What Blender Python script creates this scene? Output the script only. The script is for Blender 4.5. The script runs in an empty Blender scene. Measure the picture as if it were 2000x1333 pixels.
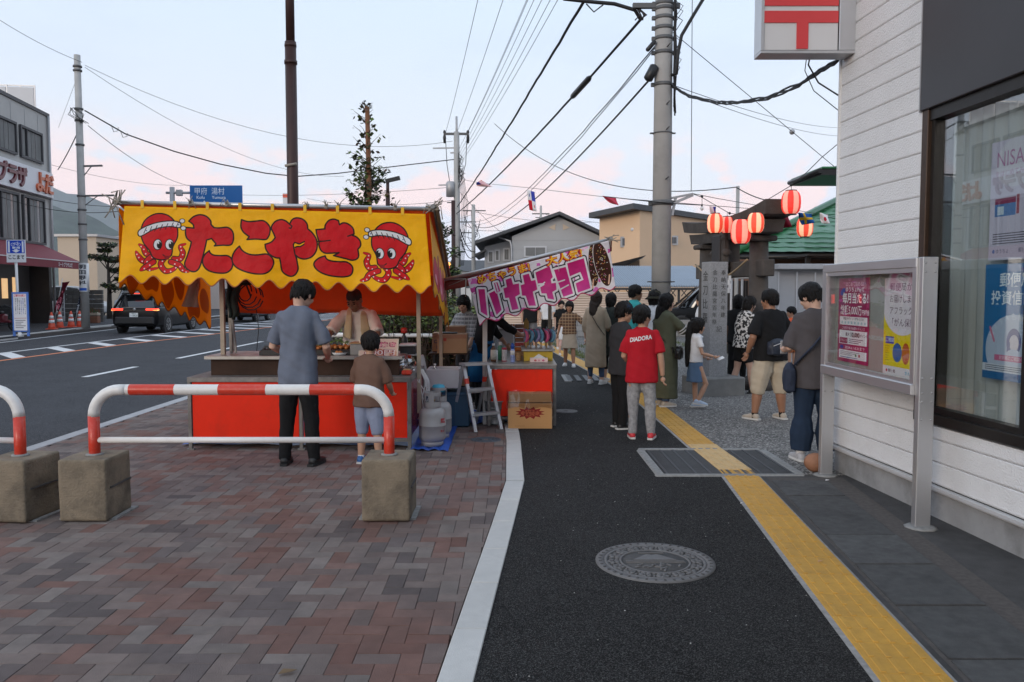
import bpy, bmesh, math, random
import numpy as np
from mathutils import Vector, Matrix, noise as mnoise
R = math.radians
rng = random.Random(7)
S = bpy.context.scene
COL = S.collection
FPX, CAMH, PITCH = 1583.0, 1.6, R(3.49)
cam_d = bpy.data.cameras.new('camera')
cam_d.sensor_width = 36.0
cam_d.lens = FPX / 2000 * 36.0
cam_d.clip_start, cam_d.clip_end = 0.05, 6000
cam = bpy.data.objects.new('camera', cam_d)
cam.location = (0, 0, CAMH)
cam.rotation_euler = (R(90) - PITCH, 0, 0)
COL.objects.link(cam)
S.camera = cam
SUN_EL, SUN_AZ = R(14), R(215)          # evening sun low behind the camera, left
W = bpy.data.worlds.new('World'); S.world = W; W.use_nodes = True
def build_world():
 nt = W.node_tree; N = nt.nodes; L = nt.links; N.clear()
 def nd(t, **k):
  n = N.new(t)
  for a, v in k.items(): setattr(n, a, v)
  return n
 def val(n, i, v): n.inputs[i].default_value = v
 out = nd('ShaderNodeOutputWorld'); bg = nd('ShaderNodeBackground'); val(bg, 1, 0.1)
 L.new(bg.outputs[0], out.inputs[0])
 sky = nd('ShaderNodeTexSky', sky_type='NISHITA', sun_disc=False)
 sky.sun_elevation = SUN_EL; sky.sun_rotation = SUN_AZ
 sky.air_density = 1.0; sky.dust_density = 1.5; sky.ozone_density = 1.5
 tc = nd('ShaderNodeTexCoord'); sep = nd('ShaderNodeSeparateXYZ'); L.new(tc.outputs['Generated'], sep.inputs[0])
 z = sep.outputs[2]
 def mr(src, a, b, c=0.0, d=1.0):
  m = nd('ShaderNodeMapRange', interpolation_type='SMOOTHSTEP')
  L.new(src, m.inputs[0]); val(m, 1, a); val(m, 2, b); val(m, 3, c); val(m, 4, d); return m.outputs[0]
 def mul(a, b):
  m = nd('ShaderNodeMath', operation='MULTIPLY'); L.new(a, m.inputs[0])
  if isinstance(b, float): val(m, 1, b)
  else: L.new(b, m.inputs[1])
  return m.outputs[0]
 def mix(f, a, b):
  m = nd('ShaderNodeMix', data_type='RGBA')
  if isinstance(f, float): val(m, 0, f)
  else: L.new(f, m.inputs[0])
  for i, c in ((6, a), (7, b)):
   if isinstance(c, tuple): val(m, i, (*c, 1))
   else: L.new(c, m.inputs[i])
  return m.outputs[2]
 def noise(scale, stretch, detail, rough, off=(0, 0, 0)):
  mp = nd('ShaderNodeMapping'); L.new(tc.outputs['Generated'], mp.inputs[0])
  val(mp, 'Scale', (1, 1, stretch)); val(mp, 'Location', off)
  n = nd('ShaderNodeTexNoise'); L.new(mp.outputs[0], n.inputs['Vector'])
  val(n, 'Scale', scale); val(n, 'Detail', detail); val(n, 'Roughness', rough); return n.outputs[0]
 veil = mix(mr(z, 0.05, 0.38), (8.2, 8.25, 8.5), (6.7, 7.9, 9.4))
 c = mix(0.86, sky.outputs[0], veil)
 ci = mr(noise(2.6, 3.0, 6, 0.6, (3.1, 1.7, 0.4)), 0.46, 0.68)
 c = mix(mul(mul(ci, mr(z, 0.14, 0.34)), 0.62), c, (5.2, 6.1, 8.6))
 lv = mr(noise(3.0, 5.0, 4, 0.55, (7.7, 0.3, 2.0)), 0.30, 0.62)
 c = mix(mul(mul(lv, mr(z, 0.17, 0.06)), 0.75), c, (6.2, 6.6, 8.3))
 cu = mr(noise(5.2, 2.1, 7, 0.56, (0.35, 2.2, 1.15)), 0.485, 0.55)
 band = mul(mr(z, 0.03, 0.09), mr(z, 0.21, 0.12))
 c = mix(mul(mul(cu, band), 0.85), c, (9.6, 7.2, 6.7))
 L.new(c, bg.inputs[0])
build_world()
sl = bpy.data.lights.new('sun', 'SUN'); sl.energy = 0.8; sl.angle = R(20); sl.color = (1.0, 0.86, 0.72)
so = bpy.data.objects.new('sun', sl); COL.objects.link(so)
so.rotation_euler = (R(90) - SUN_EL, 0, math.pi - SUN_AZ)
S.view_settings.view_transform = 'Standard'; S.view_settings.look = 'None'
S.view_settings.gamma = 1.0; S.view_settings.use_curve_mapping = False
S.view_settings.exposure = 0.40
S.render.engine = 'CYCLES'
S.cycles.max_bounces = 6; S.cycles.diffuse_bounces = 3; S.cycles.volume_bounces = 1; S.cycles.glossy_bounces = 3
S.cycles.transparent_max_bounces = 8; S.cycles.transmission_bounces = 4
S.cycles.use_denoising = True
S.cycles.use_adaptive_sampling = True
S.cycles.caustics_reflective = False; S.cycles.caustics_refractive = False
_cp, _sp = math.cos(PITCH), math.sin(PITCH)
def ray(u, v):
 a, b = (u - 1000) / FPX, (666.5 - v) / FPX
 return Vector((a, _cp + b * _sp, -_sp + b * _cp))
def G(u, v, z=0.0):
 d = ray(u, v); t = (z - CAMH) / d.z
 return Vector((d.x * t, d.y * t, z))
def P(u, v, Y):
 d = ray(u, v); t = Y / d.y
 return Vector((d.x * t, Y, CAMH + d.z * t))
MATS = {}
def lin(c):
 return tuple(((x / 255) / 12.92 if x / 255 <= 0.04045 else ((x / 255 + 0.055) / 1.055) ** 2.4) for x in c)
def pm(name, col, rough=0.6, metal=0.0, var=0.12, vscale=6.0, bump=0.0, bscale=60.0, spec=0.5, emit=None, es=1.0,
  coat=0.0, alpha=1.0, grime=0.0, gcol=None, gscale=1.5, obj_random=0.0):
 """procedural principled material: base colour broken up by noise, optional dirt patches, optional bump"""
 if name in MATS: return MATS[name]
 m = bpy.data.materials.new(name); m.use_nodes = True; MATS[name] = m
 nt = m.node_tree; N = nt.nodes; L = nt.links
 b = N['Principled BSDF']
 b.inputs['Roughness'].default_value = rough; b.inputs['Metallic'].default_value = metal
 b.inputs['Specular IOR Level'].default_value = spec
 if coat: b.inputs['Coat Weight'].default_value = coat; b.inputs['Coat Roughness'].default_value = 0.08
 m.diffuse_color = (*col, 1)
 tc = N.new('ShaderNodeTexCoord')
 VO = N.new('ShaderNodeNewGeometry').outputs['Position'] if obj_random else tc.outputs['Object']
 n = N.new('ShaderNodeTexNoise'); L.new(VO, n.inputs['Vector'])
 n.inputs['Scale'].default_value = vscale; n.inputs['Detail'].default_value = 5; n.inputs['Roughness'].default_value = 0.6
 r = N.new('ShaderNodeMapRange'); L.new(n.outputs[0], r.inputs[0])
 r.inputs[1].default_value = 0.25; r.inputs[2].default_value = 0.75
 r.inputs[3].default_value = 1 - var; r.inputs[4].default_value = 1 + var
 mx = N.new('ShaderNodeVectorMath'); mx.operation = 'SCALE'; mx.inputs[0].default_value = col
 L.new(r.outputs[0], mx.inputs['Scale'])
 c = mx.outputs[0]
 if obj_random:
  oi = N.new('ShaderNodeObjectInfo'); r2 = N.new('ShaderNodeMapRange'); L.new(oi.outputs['Random'], r2.inputs[0])
  r2.inputs[3].default_value = 1 - obj_random; r2.inputs[4].default_value = 1 + obj_random
  m2 = N.new('ShaderNodeVectorMath'); m2.operation = 'SCALE'; L.new(c, m2.inputs[0]); L.new(r2.outputs[0], m2.inputs['Scale']); c = m2.outputs[0]
 if grime:
  g = N.new('ShaderNodeTexNoise'); L.new(VO, g.inputs['Vector'])
  g.inputs['Scale'].default_value = gscale; g.inputs['Detail'].default_value = 8; g.inputs['Roughness'].default_value = 0.7
  gr = N.new('ShaderNodeMapRange'); L.new(g.outputs[0], gr.inputs[0]); gr.inputs[1].default_value = 0.5; gr.inputs[2].default_value = 0.75
  gr.inputs[4].default_value = grime
  mm = N.new('ShaderNodeMix'); mm.data_type = 'RGBA'; L.new(gr.outputs[0], mm.inputs[0]); L.new(c, mm.inputs[6])
  mm.inputs[7].default_value = (*(gcol or (0.05, 0.045, 0.04)), 1); c = mm.outputs[2]
 L.new(c, b.inputs['Base Color'])
 if bump:
  bn = N.new('ShaderNodeTexNoise'); L.new(VO, bn.inputs['Vector'])
  bn.inputs['Scale'].default_value = bscale; bn.inputs['Detail'].default_value = 4
  bp = N.new('ShaderNodeBump'); bp.inputs['Strength'].default_value = bump; bp.inputs['Distance'].default_value = 0.01
  L.new(bn.outputs[0], bp.inputs['Height']); L.new(bp.outputs[0], b.inputs['Normal'])
 if emit:
  b.inputs['Emission Color'].default_value = (*emit, 1); b.inputs['Emission Strength'].default_value = es
 return m
def glass_mat(name, tint=(0.9, 0.95, 0.95), refl=0.12, top=0.6):
 """window pane: see-through with a clear mirror sheen growing at grazing angles"""
 if name in MATS: return MATS[name]
 m = bpy.data.materials.new(name); m.use_nodes = True; MATS[name] = m
 N = m.node_tree.nodes; L = m.node_tree.links; N.clear()
 o = N.new('ShaderNodeOutputMaterial'); t = N.new('ShaderNodeBsdfTransparent'); g = N.new('ShaderNodeBsdfGlossy')
 t.inputs[0].default_value = (*tint, 1); g.inputs['Roughness'].default_value = 0.01
 g.inputs[0].default_value = (0.9, 0.92, 0.95, 1)
 lw = N.new('ShaderNodeLayerWeight'); lw.inputs[0].default_value = 0.35
 mr = N.new('ShaderNodeMapRange'); L.new(lw.outputs['Facing'], mr.inputs[0]); mr.inputs[3].default_value = refl; mr.inputs[4].default_value = top
 mx = N.new('ShaderNodeMixShader'); L.new(mr.outputs[0], mx.inputs[0]); L.new(t.outputs[0], mx.inputs[1]); L.new(g.outputs[0], mx.inputs[2])
 L.new(mx.outputs[0], o.inputs[0])
 return m
def tag(o, label=None, cat=None, group=None, kind=None):
 if label: o['label'] = label
 if cat: o['category'] = cat
 if group: o['group'] = group
 if kind: o['kind'] = kind
 return o
ROOTM = {}
def thing(name, label, cat, loc=(0, 0, 0), rz=0.0, group=None):
 o = bpy.data.objects.new(name, None); COL.objects.link(o)
 o.empty_display_size = 0.1
 o.location = loc; o.rotation_euler = (0, 0, rz)
 o['label'] = label; o['category'] = cat
 if group: o['group'] = group
 ROOTM[o.name] = Matrix.Translation(Vector(loc)) @ Matrix.Rotation(rz, 4, 'Z')
 return o
def rootmat(o):
 while o.parent: o = o.parent
 return ROOTM.get(o.name, Matrix.Identity(4))
KIDS = {}
def setp(o, parent):
 o.parent = parent; KIDS.setdefault(parent.name, []).append(o)
def dup(root, loc, rz=0.0, label=None, group=None, scale=None):
 def cp(o, par):
  c = o.copy(); COL.objects.link(c)
  if par: setp(c, par)
  for k in KIDS.get(o.name, []): cp(k, c)
  return c
 c = cp(root, None)
 c.location = loc; c.rotation_euler = (0, 0, rz)
 if scale: c.scale = (scale,) * 3
 if label: c['label'] = label
 if group: c['group'] = group
 ROOTM[c.name] = Matrix.Translation(Vector(loc)) @ Matrix.Rotation(rz, 4, 'Z')
 return c
_bevcache = {}
def bevbox(sx, sy, sz, b, seg=1):
 k = (round(sx, 4), round(sy, 4), round(sz, 4), b, seg)
 if k not in _bevcache:
  bm = bmesh.new(); bmesh.ops.create_cube(bm, size=1)
  for v in bm.verts: v.co.x *= sx; v.co.y *= sy; v.co.z *= sz
  bmesh.ops.bevel(bm, geom=bm.edges[:], offset=b, segments=seg, affect='EDGES', profile=0.5)
  bm.verts.index_update()
  _bevcache[k] = ([v.co.copy() for v in bm.verts], [[v.index for v in f.verts] for f in bm.faces]); bm.free()
 return _bevcache[k]
class MB:
 """collects shapes, then links them as ONE mesh object"""
 def __init__(s): s.v = []; s.f = []; s.m = []; s.s = []; s.uv = {}
 def add(s, vs, fs, mi=0, smooth=False, M=None):
  o = len(s.v)
  if M is not None: vs = [M @ Vector(p) for p in vs]
  s.v.extend([tuple(p) for p in vs])
  for f in fs:
   s.f.append([i + o for i in f]); s.m.append(mi); s.s.append(smooth)
  return s
 def box(s, c, d, mi=0, M=None, b=0.0, rz=0.0, seg=1):
  T = Matrix.Translation(Vector(c)) @ Matrix.Rotation(rz, 4, 'Z')
  if M is not None: T = M @ T
  if b:
   vs, fs = bevbox(*d, b, seg)
  else:
   x, y, z = d[0] / 2, d[1] / 2, d[2] / 2
   vs = [Vector(p) for p in ((-x, -y, -z), (x, -y, -z), (x, y, -z), (-x, y, -z), (-x, -y, z), (x, -y, z), (x, y, z), (-x, y, z))]
   fs = [(0, 3, 2, 1), (4, 5, 6, 7), (0, 1, 5, 4), (1, 2, 6, 5), (2, 3, 7, 6), (3, 0, 4, 7)]
  return s.add(vs, fs, mi, False, T)
 def bar(s, a, b, w, h=None, mi=0):
  """square bar from a to b"""
  a, b = Vector(a), Vector(b); d = b - a; h = h or w
  up = Vector((0, 0, 1)) if abs(d.normalized().z) < 0.95 else Vector((0, 1, 0))
  x = d.cross(up).normalized(); y = x.cross(d).normalized()
  vs = [p + x * sx * w / 2 + y * sy * h / 2 for p in (a, b) for sx, sy in ((-1, -1), (1, -1), (1, 1), (-1, 1))]
  fs = [(0, 1, 2, 3), (7, 6, 5, 4), (0, 4, 5, 1), (1, 5, 6, 2), (2, 6, 7, 3), (3, 7, 4, 0)]
  return s.add(vs, fs, mi)
 def tube(s, pts, r, n=8, mi=0, cap=True, smooth=True, sq=None):
  """round (or flattened: sq=(a,b) factors, side/up) tube along pts; r number or list"""
  pts = [Vector(p) for p in pts]; k = len(pts)
  rs = r if isinstance(r, (list, tuple)) else [r] * k
  vs = []; t0 = (pts[1] - pts[0]).normalized()
  ref = Vector((0, 0, 1)) if abs(t0.z) < 0.9 else Vector((0, 1, 0))
  x = t0.cross(ref).normalized()
  for i, p in enumerate(pts):
   t = (pts[min(i + 1, k - 1)] - pts[max(i - 1, 0)]).normalized()
   x = (x - t * x.dot(t)).normalized(); y = t.cross(x)
   a, b = sq or (1, 1)
   for j in range(n):
    w = 2 * math.pi * j / n
    vs.append(p + (x * math.cos(w) * a + y * math.sin(w) * b) * rs[i])
  fs = [(i * n + j, i * n + (j + 1) % n, (i + 1) * n + (j + 1) % n, (i + 1) * n + j) for i in range(k - 1) for j in range(n)]
  s.add(vs, fs, mi, smooth)
  if cap:
   o = len(s.v) - k * n
   s.f.append([o + j for j in reversed(range(n))]); s.m.append(mi); s.s.append(False)
   s.f.append([o + (k - 1) * n + j for j in range(n)]); s.m.append(mi); s.s.append(False)
  return s
 def lathe(s, prof, n=16, c=(0, 0, 0), mi=0, M=None, smooth=True):
  vs = []; T = Matrix.Translation(Vector(c))
  if M is not None: T = T @ M
  for r, z in prof:
   for j in range(n):
    w = 2 * math.pi * j / n; vs.append(T @ Vector((r * math.cos(w), r * math.sin(w), z)))
  k = len(prof)
  fs = [(i * n + j, i * n + (j + 1) % n, (i + 1) * n + (j + 1) % n, (i + 1) * n + j) for i in range(k - 1) for j in range(n)]
  if prof[0][0] > 1e-5: fs.append([j for j in reversed(range(n))])
  if prof[-1][0] > 1e-5: fs.append([(k - 1) * n + j for j in range(n)])
  return s.add(vs, fs, mi, smooth)
 def ball(s, c, r, n=12, k=8, mi=0, M=None):
  rx, ry, rz = r if isinstance(r, tuple) else (r, r, r)
  T = Matrix.Translation(Vector(c)) @ (M or Matrix.Identity(4)) @ Matrix.Diagonal((rx, ry, rz, 1))
  prof = [(max(1e-4, math.sin(math.pi * i / k)), -math.cos(math.pi * i / k)) for i in range(k + 1)]
  return s.lathe(prof, n, (0, 0, 0), mi, T)
 def prism(s, poly, z0, z1, mi=0, M=None):
  n = len(poly)
  vs = [(x, y, z0) for x, y in poly] + [(x, y, z1) for x, y in poly]
  fs = [list(reversed(range(n))), list(range(n, 2 * n))] + [(i, (i + 1) % n, n + (i + 1) % n, n + i) for i in range(n)]
  return s.add(vs, fs, mi, False, M)
 def quad(s, a, b, c, d, mi=0, uv=True):
  s.add([a, b, c, d], [(0, 1, 2, 3)], mi)
  if uv: s.uv[len(s.f) - 1] = [(0, 0), (1, 0), (1, 1), (0, 1)]
  return s
 def grid(s, fn, nu, nv, mi=0, smooth=True, uv=True):
  o = len(s.v)
  for j in range(nv + 1):
   for i in range(nu + 1): s.v.append(tuple(fn(i / nu, j / nv)))
  for j in range(nv):
   for i in range(nu):
    a = o + j * (nu + 1) + i
    s.f.append([a, a + 1, a + nu + 2, a + nu + 1]); s.m.append(mi); s.s.append(smooth)
    if uv: s.uv[len(s.f) - 1] = [(i / nu, j / nv), ((i + 1) / nu, j / nv), ((i + 1) / nu, (j + 1) / nv), (i / nu, (j + 1) / nv)]
  return s
 def mesh(s, name, mats, M=None):
  me = bpy.data.meshes.new(name)
  v = s.v if M is None else [tuple(M @ Vector(p)) for p in s.v]
  me.from_pydata(v, [], s.f)
  for m in (mats if isinstance(mats, (list, tuple)) else [mats]): me.materials.append(m)
  me.polygons.foreach_set('material_index', s.m); me.polygons.foreach_set('use_smooth', s.s)
  if s.uv:
   ul = me.uv_layers.new(name='UVMap')
   for fi, u in s.uv.items():
    p = me.polygons[fi]
    for li, c in zip(p.loop_indices, u): ul.data[li].uv = c
  me.update()
  return me
 def build(s, name, mats, parent=None, world=False, loc=None, label=None):
  M = None
  if world and parent is not None: M = rootmat(parent).inverted()
  if loc is not None: M = Matrix.Translation(-Vector(loc))
  me = s.mesh(name, mats, M)
  o = bpy.data.objects.new(name, me); COL.objects.link(o)
  if loc is not None: o.location = loc
  if parent is not None: setp(o, parent)
  if label: o['label'] = label
  return o
def inst(name, me, parent, loc=(0, 0, 0), rot=(0, 0, 0), scale=(1, 1, 1), mat=None):
 """another piece sharing mesh data"""
 o = bpy.data.objects.new(name, me); COL.objects.link(o)
 o.location = loc; o.rotation_euler = rot; o.scale = scale
 if parent is not None: setp(o, parent)
 return o
def solidify(o, t, off=0.0):
 m = o.modifiers.new('thickness', 'SOLIDIFY'); m.thickness = t; m.offset = off
 return o
def structure(o): o['kind'] = 'structure'; return o
def stuff(o): o['kind'] = 'stuff'; return o
TMP = bpy.data.scenes.new('workshop')
_tri = {}
def text_tris(body, bold=0.0):
 k = (body, bold)
 if k not in _tri:
  c = bpy.data.curves.new('t', 'FONT'); c.body = body; c.offset = bold; c.resolution_u = 4
  o = bpy.data.objects.new('t', c); TMP.collection.objects.link(o)
  vl = TMP.view_layers[0]; vl.update()
  me = bpy.data.meshes.new_from_object(o.evaluated_get(vl.depsgraph))
  me.calc_loop_triangles()
  V = np.array([(v.co.x, v.co.y) for v in me.vertices]).reshape(-1, 2)
  T = np.array([t.vertices[:] for t in me.loop_triangles], int).reshape(-1, 3)
  bpy.data.objects.remove(o); bpy.data.curves.remove(c); bpy.data.meshes.remove(me)
  _tri[k] = (V, T)
 return _tri[k]
class Canvas:
 """y runs down like on a sheet; colours 0..255"""
 def __init__(s, w, h, bg): s.w, s.h = w, h; s.a = np.empty((h, w, 3), np.float32); s.a[:] = np.array(bg) / 255
 def _box(s, x0, y0, x1, y1):
  return max(0, int(x0) - 1), max(0, int(y0) - 1), min(s.w, int(x1) + 2), min(s.h, int(y1) + 2)
 def _put(s, x0, y0, x1, y1, cov, col):
  c = np.array(col, np.float32) / 255
  s.a[y0:y1, x0:x1] = s.a[y0:y1, x0:x1] * (1 - cov[..., None]) + c * cov[..., None]
 def mask_poly(s, pts):
  pts = np.asarray(pts, float)
  b = s._box(pts[:, 0].min(), pts[:, 1].min(), pts[:, 0].max(), pts[:, 1].max())
  x0, y0, x1, y1 = b
  if x1 <= x0 or y1 <= y0: return None
  cov = np.zeros((y1 - y0, x1 - x0), np.float32)
  q = np.roll(pts, -1, 0)
  for dx, dy in ((.25, .25), (.75, .25), (.25, .75), (.75, .75)):
   X = np.arange(x0, x1) + dx; Y = np.arange(y0, y1) + dy
   ins = np.zeros(cov.shape, bool)
   for (ax, ay), (bx, by) in zip(pts, q):
    if ay == by: continue
    m = (ay > Y) != (by > Y)
    if not m.any(): continue
    xs = ax + (Y - ay) * (bx - ax) / (by - ay)
    ins ^= m[:, None] & (X[None, :] < xs[:, None])
   cov += ins * 0.25
  return b, cov
 def poly(s, pts, col):
  r = s.mask_poly(pts)
  if r: s._put(*r[0], r[1], col)
 def line(s, pts, w, col, closed=False):
  pts = [tuple(p) for p in pts]
  if closed: pts = pts + [pts[0]]
  xs = [p[0] for p in pts]; ys = [p[1] for p in pts]
  x0, y0, x1, y1 = s._box(min(xs) - w, min(ys) - w, max(xs) + w, max(ys) + w)
  if x1 <= x0 or y1 <= y0: return
  X, Y = np.meshgrid(np.arange(x0, x1) + .5, np.arange(y0, y1) + .5)
  D = np.full(X.shape, 1e9)
  for (ax, ay), (bx, by) in zip(pts[:-1], pts[1:]):
   dx, dy = bx - ax, by - ay; l = dx * dx + dy * dy
   t = np.clip(((X - ax) * dx + (Y - ay) * dy) / (l or 1), 0, 1)
   D = np.minimum(D, np.hypot(X - ax - t * dx, Y - ay - t * dy))
  s._put(x0, y0, x1, y1, np.clip(w / 2 - D + .5, 0, 1).astype(np.float32), col)
 def ell(s, cx, cy, rx, ry, col, rot=0.0):
  m = max(rx, ry); x0, y0, x1, y1 = s._box(cx - m, cy - m, cx + m, cy + m)
  if x1 <= x0 or y1 <= y0: return
  X, Y = np.meshgrid(np.arange(x0, x1) + .5 - cx, np.arange(y0, y1) + .5 - cy)
  c, sn = math.cos(rot), math.sin(rot)
  U = (X * c + Y * sn) / rx; V = (-X * sn + Y * c) / ry
  d = (1 - np.hypot(U, V)) * min(rx, ry)
  s._put(x0, y0, x1, y1, np.clip(d + .5, 0, 1).astype(np.float32), col)
 def rect(s, x0, y0, x1, y1, col): s.poly([(x0, y0), (x1, y0), (x1, y1), (x0, y1)], col)
 def text(s, body, x, y, size, col, bold=0.0, sx=1.0, align='l', rot=0.0, skew=0.0, fit=None):
  """baseline-left at x, y (or centred)"""
  V, T = text_tris(body, bold)
  if not len(V): return
  wd = V[:, 0].max() - min(0, V[:, 0].min())
  if fit: sx = fit / (wd * size)
  ox = {'l': 0, 'c': -wd / 2, 'r': -wd}[align]
  X = (V[:, 0] + ox + skew * V[:, 1]) * size * sx; Y = -V[:, 1] * size
  c, sn = math.cos(rot), math.sin(rot)
  PX = x + X * c - Y * sn; PY = y + X * sn + Y * c
  bx0, by0, bx1, by1 = s._box(PX.min(), PY.min(), PX.max(), PY.max())
  if bx1 <= bx0 or by1 <= by0: return
  ss = 3; W_, H_ = (bx1 - bx0) * ss, (by1 - by0) * ss
  M = np.zeros((H_, W_), bool)
  QX = (PX - bx0) * ss; QY = (PY - by0) * ss
  for a, b, d in T:
   ax, ay, bx, by, dx, dy = QX[a], QY[a], QX[b], QY[b], QX[d], QY[d]
   i0, i1 = max(0, int(min(ax, bx, dx))), min(W_, int(max(ax, bx, dx)) + 1)
   j0, j1 = max(0, int(min(ay, by, dy))), min(H_, int(max(ay, by, dy)) + 1)
   if i1 <= i0 or j1 <= j0: continue
   gx = np.arange(i0, i1)[None, :] + .5; gy = np.arange(j0, j1)[:, None] + .5
   e1 = (bx - ax) * (gy - ay) - (by - ay) * (gx - ax)
   e2 = (dx - bx) * (gy - by) - (dy - by) * (gx - bx)
   e3 = (ax - dx) * (gy - dy) - (ay - dy) * (gx - dx)
   M[j0:j1, i0:i1] |= ((e1 >= 0) & (e2 >= 0) & (e3 >= 0)) | ((e1 <= 0) & (e2 <= 0) & (e3 <= 0))
  cov = M.reshape(by1 - by0, ss, bx1 - bx0, ss).mean((1, 3)).astype(np.float32)
  s._put(bx0, by0, bx1, by1, cov, col)
 def vtext(s, body, x, y, size, col, bold=0.0, step=1.05):
  for i, ch in enumerate(body): s.text(ch, x, y + (i + 0.85) * size * step, size, col, bold, align='c')
 def mat(s, name, rough=0.45, emit=0.0, coat=0.0, wear=0.0, bump=0.0):
  if wear:        # sun-faded, dusty patches of old cloth
   q = np.random.RandomState(3); f = np.zeros((s.h, s.w))
   for k in (6, 14, 40):
    g = q.rand(k // 2 + 2, k + 2); Y, X = np.linspace(0, k // 2, s.h), np.linspace(0, k, s.w); yi, xi = Y.astype(int), X.astype(int); ty, tx = (Y - yi)[:, None], (X - xi)[None]
    f += ((g[yi][:, xi] * (1 - ty) + g[yi + 1][:, xi] * ty) * (1 - tx) + (g[yi][:, xi + 1] * (1 - ty) + g[yi + 1][:, xi + 1] * ty) * tx - .5) / 3
   s.a *= (1 + wear * f)[..., None]
  img = bpy.data.images.new(name, s.w, s.h, alpha=False)
  px = np.ones((s.h, s.w, 4), np.float32); px[..., :3] = np.clip(s.a[::-1], 0, 1)
  img.pixels.foreach_set(px.ravel()); img.update(); img.pack()
  m = bpy.data.materials.new(name); m.use_nodes = True
  N = m.node_tree.nodes; L = m.node_tree.links; b = N['Principled BSDF']
  t = N.new('ShaderNodeTexImage'); t.image = img; t.extension = 'EXTEND'
  L.new(t.outputs[0], b.inputs['Base Color']); b.inputs['Roughness'].default_value = rough; b.inputs['Specular IOR Level'].default_value = .22
  if bump:
   n = N.new('ShaderNodeTexNoise'); n.inputs['Scale'].default_value = 7; n.inputs['Detail'].default_value = 3; tc = N.new('ShaderNodeTexCoord'); L.new(tc.outputs['Object'], n.inputs[0]); bp = N.new('ShaderNodeBump'); bp.inputs['Strength'].default_value = bump; bp.inputs['Distance'].default_value = .03; L.new(n.outputs[0], bp.inputs['Height']); L.new(bp.outputs[0], b.inputs['Normal'])
  if emit: L.new(t.outputs[0], b.inputs['Emission Color']); b.inputs['Emission Strength'].default_value = emit
  return m
def letters(parent, body, size, depth, M, mat, name='letter', bold=0.0, adv=None, spacing=1.0, label=None):
 """raised letters, each its own part; M maps (x right, y up, z out of the sign)"""
 x = 0.0; objs = []
 for ch in body:
  if ch == ' ': x += size * 0.5; continue
  V, T = text_tris(ch, bold)
  mb = MB(); n = len(V)
  if n:
   E = {}
   for t in T:
    for a, b in ((t[0], t[1]), (t[1], t[2]), (t[2], t[0])): E[(a, b)] = 1
   vs = [(x + p[0] * size, p[1] * size, depth) for p in V] + [(x + p[0] * size, p[1] * size, 0) for p in V]
   fs = [tuple(t) for t in T] + [(b, a, a + n, b + n) for (a, b) in E if (b, a) not in E]
   mb.add([M @ Vector(p) for p in vs], fs)
   objs.append(mb.build(name, mat, parent, world=True))
  x += (adv or (V[:, 0].max() if n else 1.0)) * size * spacing
 return objs
def cable(mb, a, b, sag, r, n=14, mi=0, seg=5, wob=0.0):
 a, b = Vector(a), Vector(b); pts = []
 for i in range(n + 1):
  t = i / n; p = a.lerp(b, t); p.z -= sag * 4 * t * (1 - t)
  if wob: p.z += rng.uniform(-wob, wob); p.x += rng.uniform(-wob, wob)
  pts.append(p)
 mb.tube(pts, r, seg, mi)
 return pts
# ================================================================== THE GROUND
def asphalt(name, base, speck, dark, sc=150.0, rough=0.85):
 m = bpy.data.materials.new(name); m.use_nodes = True; MATS[name] = m
 N = m.node_tree.nodes; L = m.node_tree.links; b = N['Principled BSDF']
 tc = N.new('ShaderNodeTexCoord')
 v = N.new('ShaderNodeTexVoronoi'); v.inputs['Scale'].default_value = sc; L.new(tc.outputs['Object'], v.inputs['Vector'])
 sp = N.new('ShaderNodeSeparateColor'); L.new(v.outputs['Color'], sp.inputs[0])
 r = N.new('ShaderNodeMapRange'); L.new(sp.outputs[0], r.inputs[0]); r.inputs[1].default_value = 0.35; r.inputs[2].default_value = 1.0
 p = N.new('ShaderNodeMath'); p.operation = 'POWER'; L.new(r.outputs[0], p.inputs[0]); p.inputs[1].default_value = 2.2
 n = N.new('ShaderNodeTexNoise'); n.inputs['Scale'].default_value = 1.1; n.inputs['Detail'].default_value = 8; n.inputs['Roughness'].default_value = 0.7; L.new(tc.outputs['Object'], n.inputs['Vector'])
 nr = N.new('ShaderNodeMapRange'); L.new(n.outputs[0], nr.inputs[0]); nr.inputs[1].default_value = 0.35; nr.inputs[2].default_value = 0.68
 m1 = N.new('ShaderNodeMix'); m1.data_type = 'RGBA'; L.new(nr.outputs[0], m1.inputs[0]); m1.inputs[6].default_value = (*dark, 1); m1.inputs[7].default_value = (*base, 1)
 m2 = N.new('ShaderNodeMix'); m2.data_type = 'RGBA'; L.new(p.outputs[0], m2.inputs[0]); L.new(m1.outputs[2], m2.inputs[6]); m2.inputs[7].default_value = (*speck, 1)
 L.new(m2.outputs[2], b.inputs['Base Color']); b.inputs['Roughness'].default_value = rough; b.inputs['Specular IOR Level'].default_value = 0.16
 bp = N.new('ShaderNodeBump'); bp.inputs['Strength'].default_value = 0.8; bp.inputs['Distance'].default_value = 0.004
 L.new(v.outputs['Distance'], bp.inputs['Height']); bp.invert = True
 L.new(bp.outputs[0], b.inputs['Normal'])
 return m
M_PATH = asphalt('new_asphalt', (0.0165, 0.016, 0.0158), (0.10, 0.098, 0.096), (0.006, 0.0058, 0.0057), 225)
M_ROAD = asphalt('road_asphalt', (0.052, 0.054, 0.060), (0.13, 0.13, 0.14), (0.034, 0.035, 0.039), 130)
M_GRAVEL = asphalt('gravel', (0.14, 0.136, 0.13), (0.42, 0.40, 0.38), (0.08, 0.078, 0.075), 62)
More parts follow.
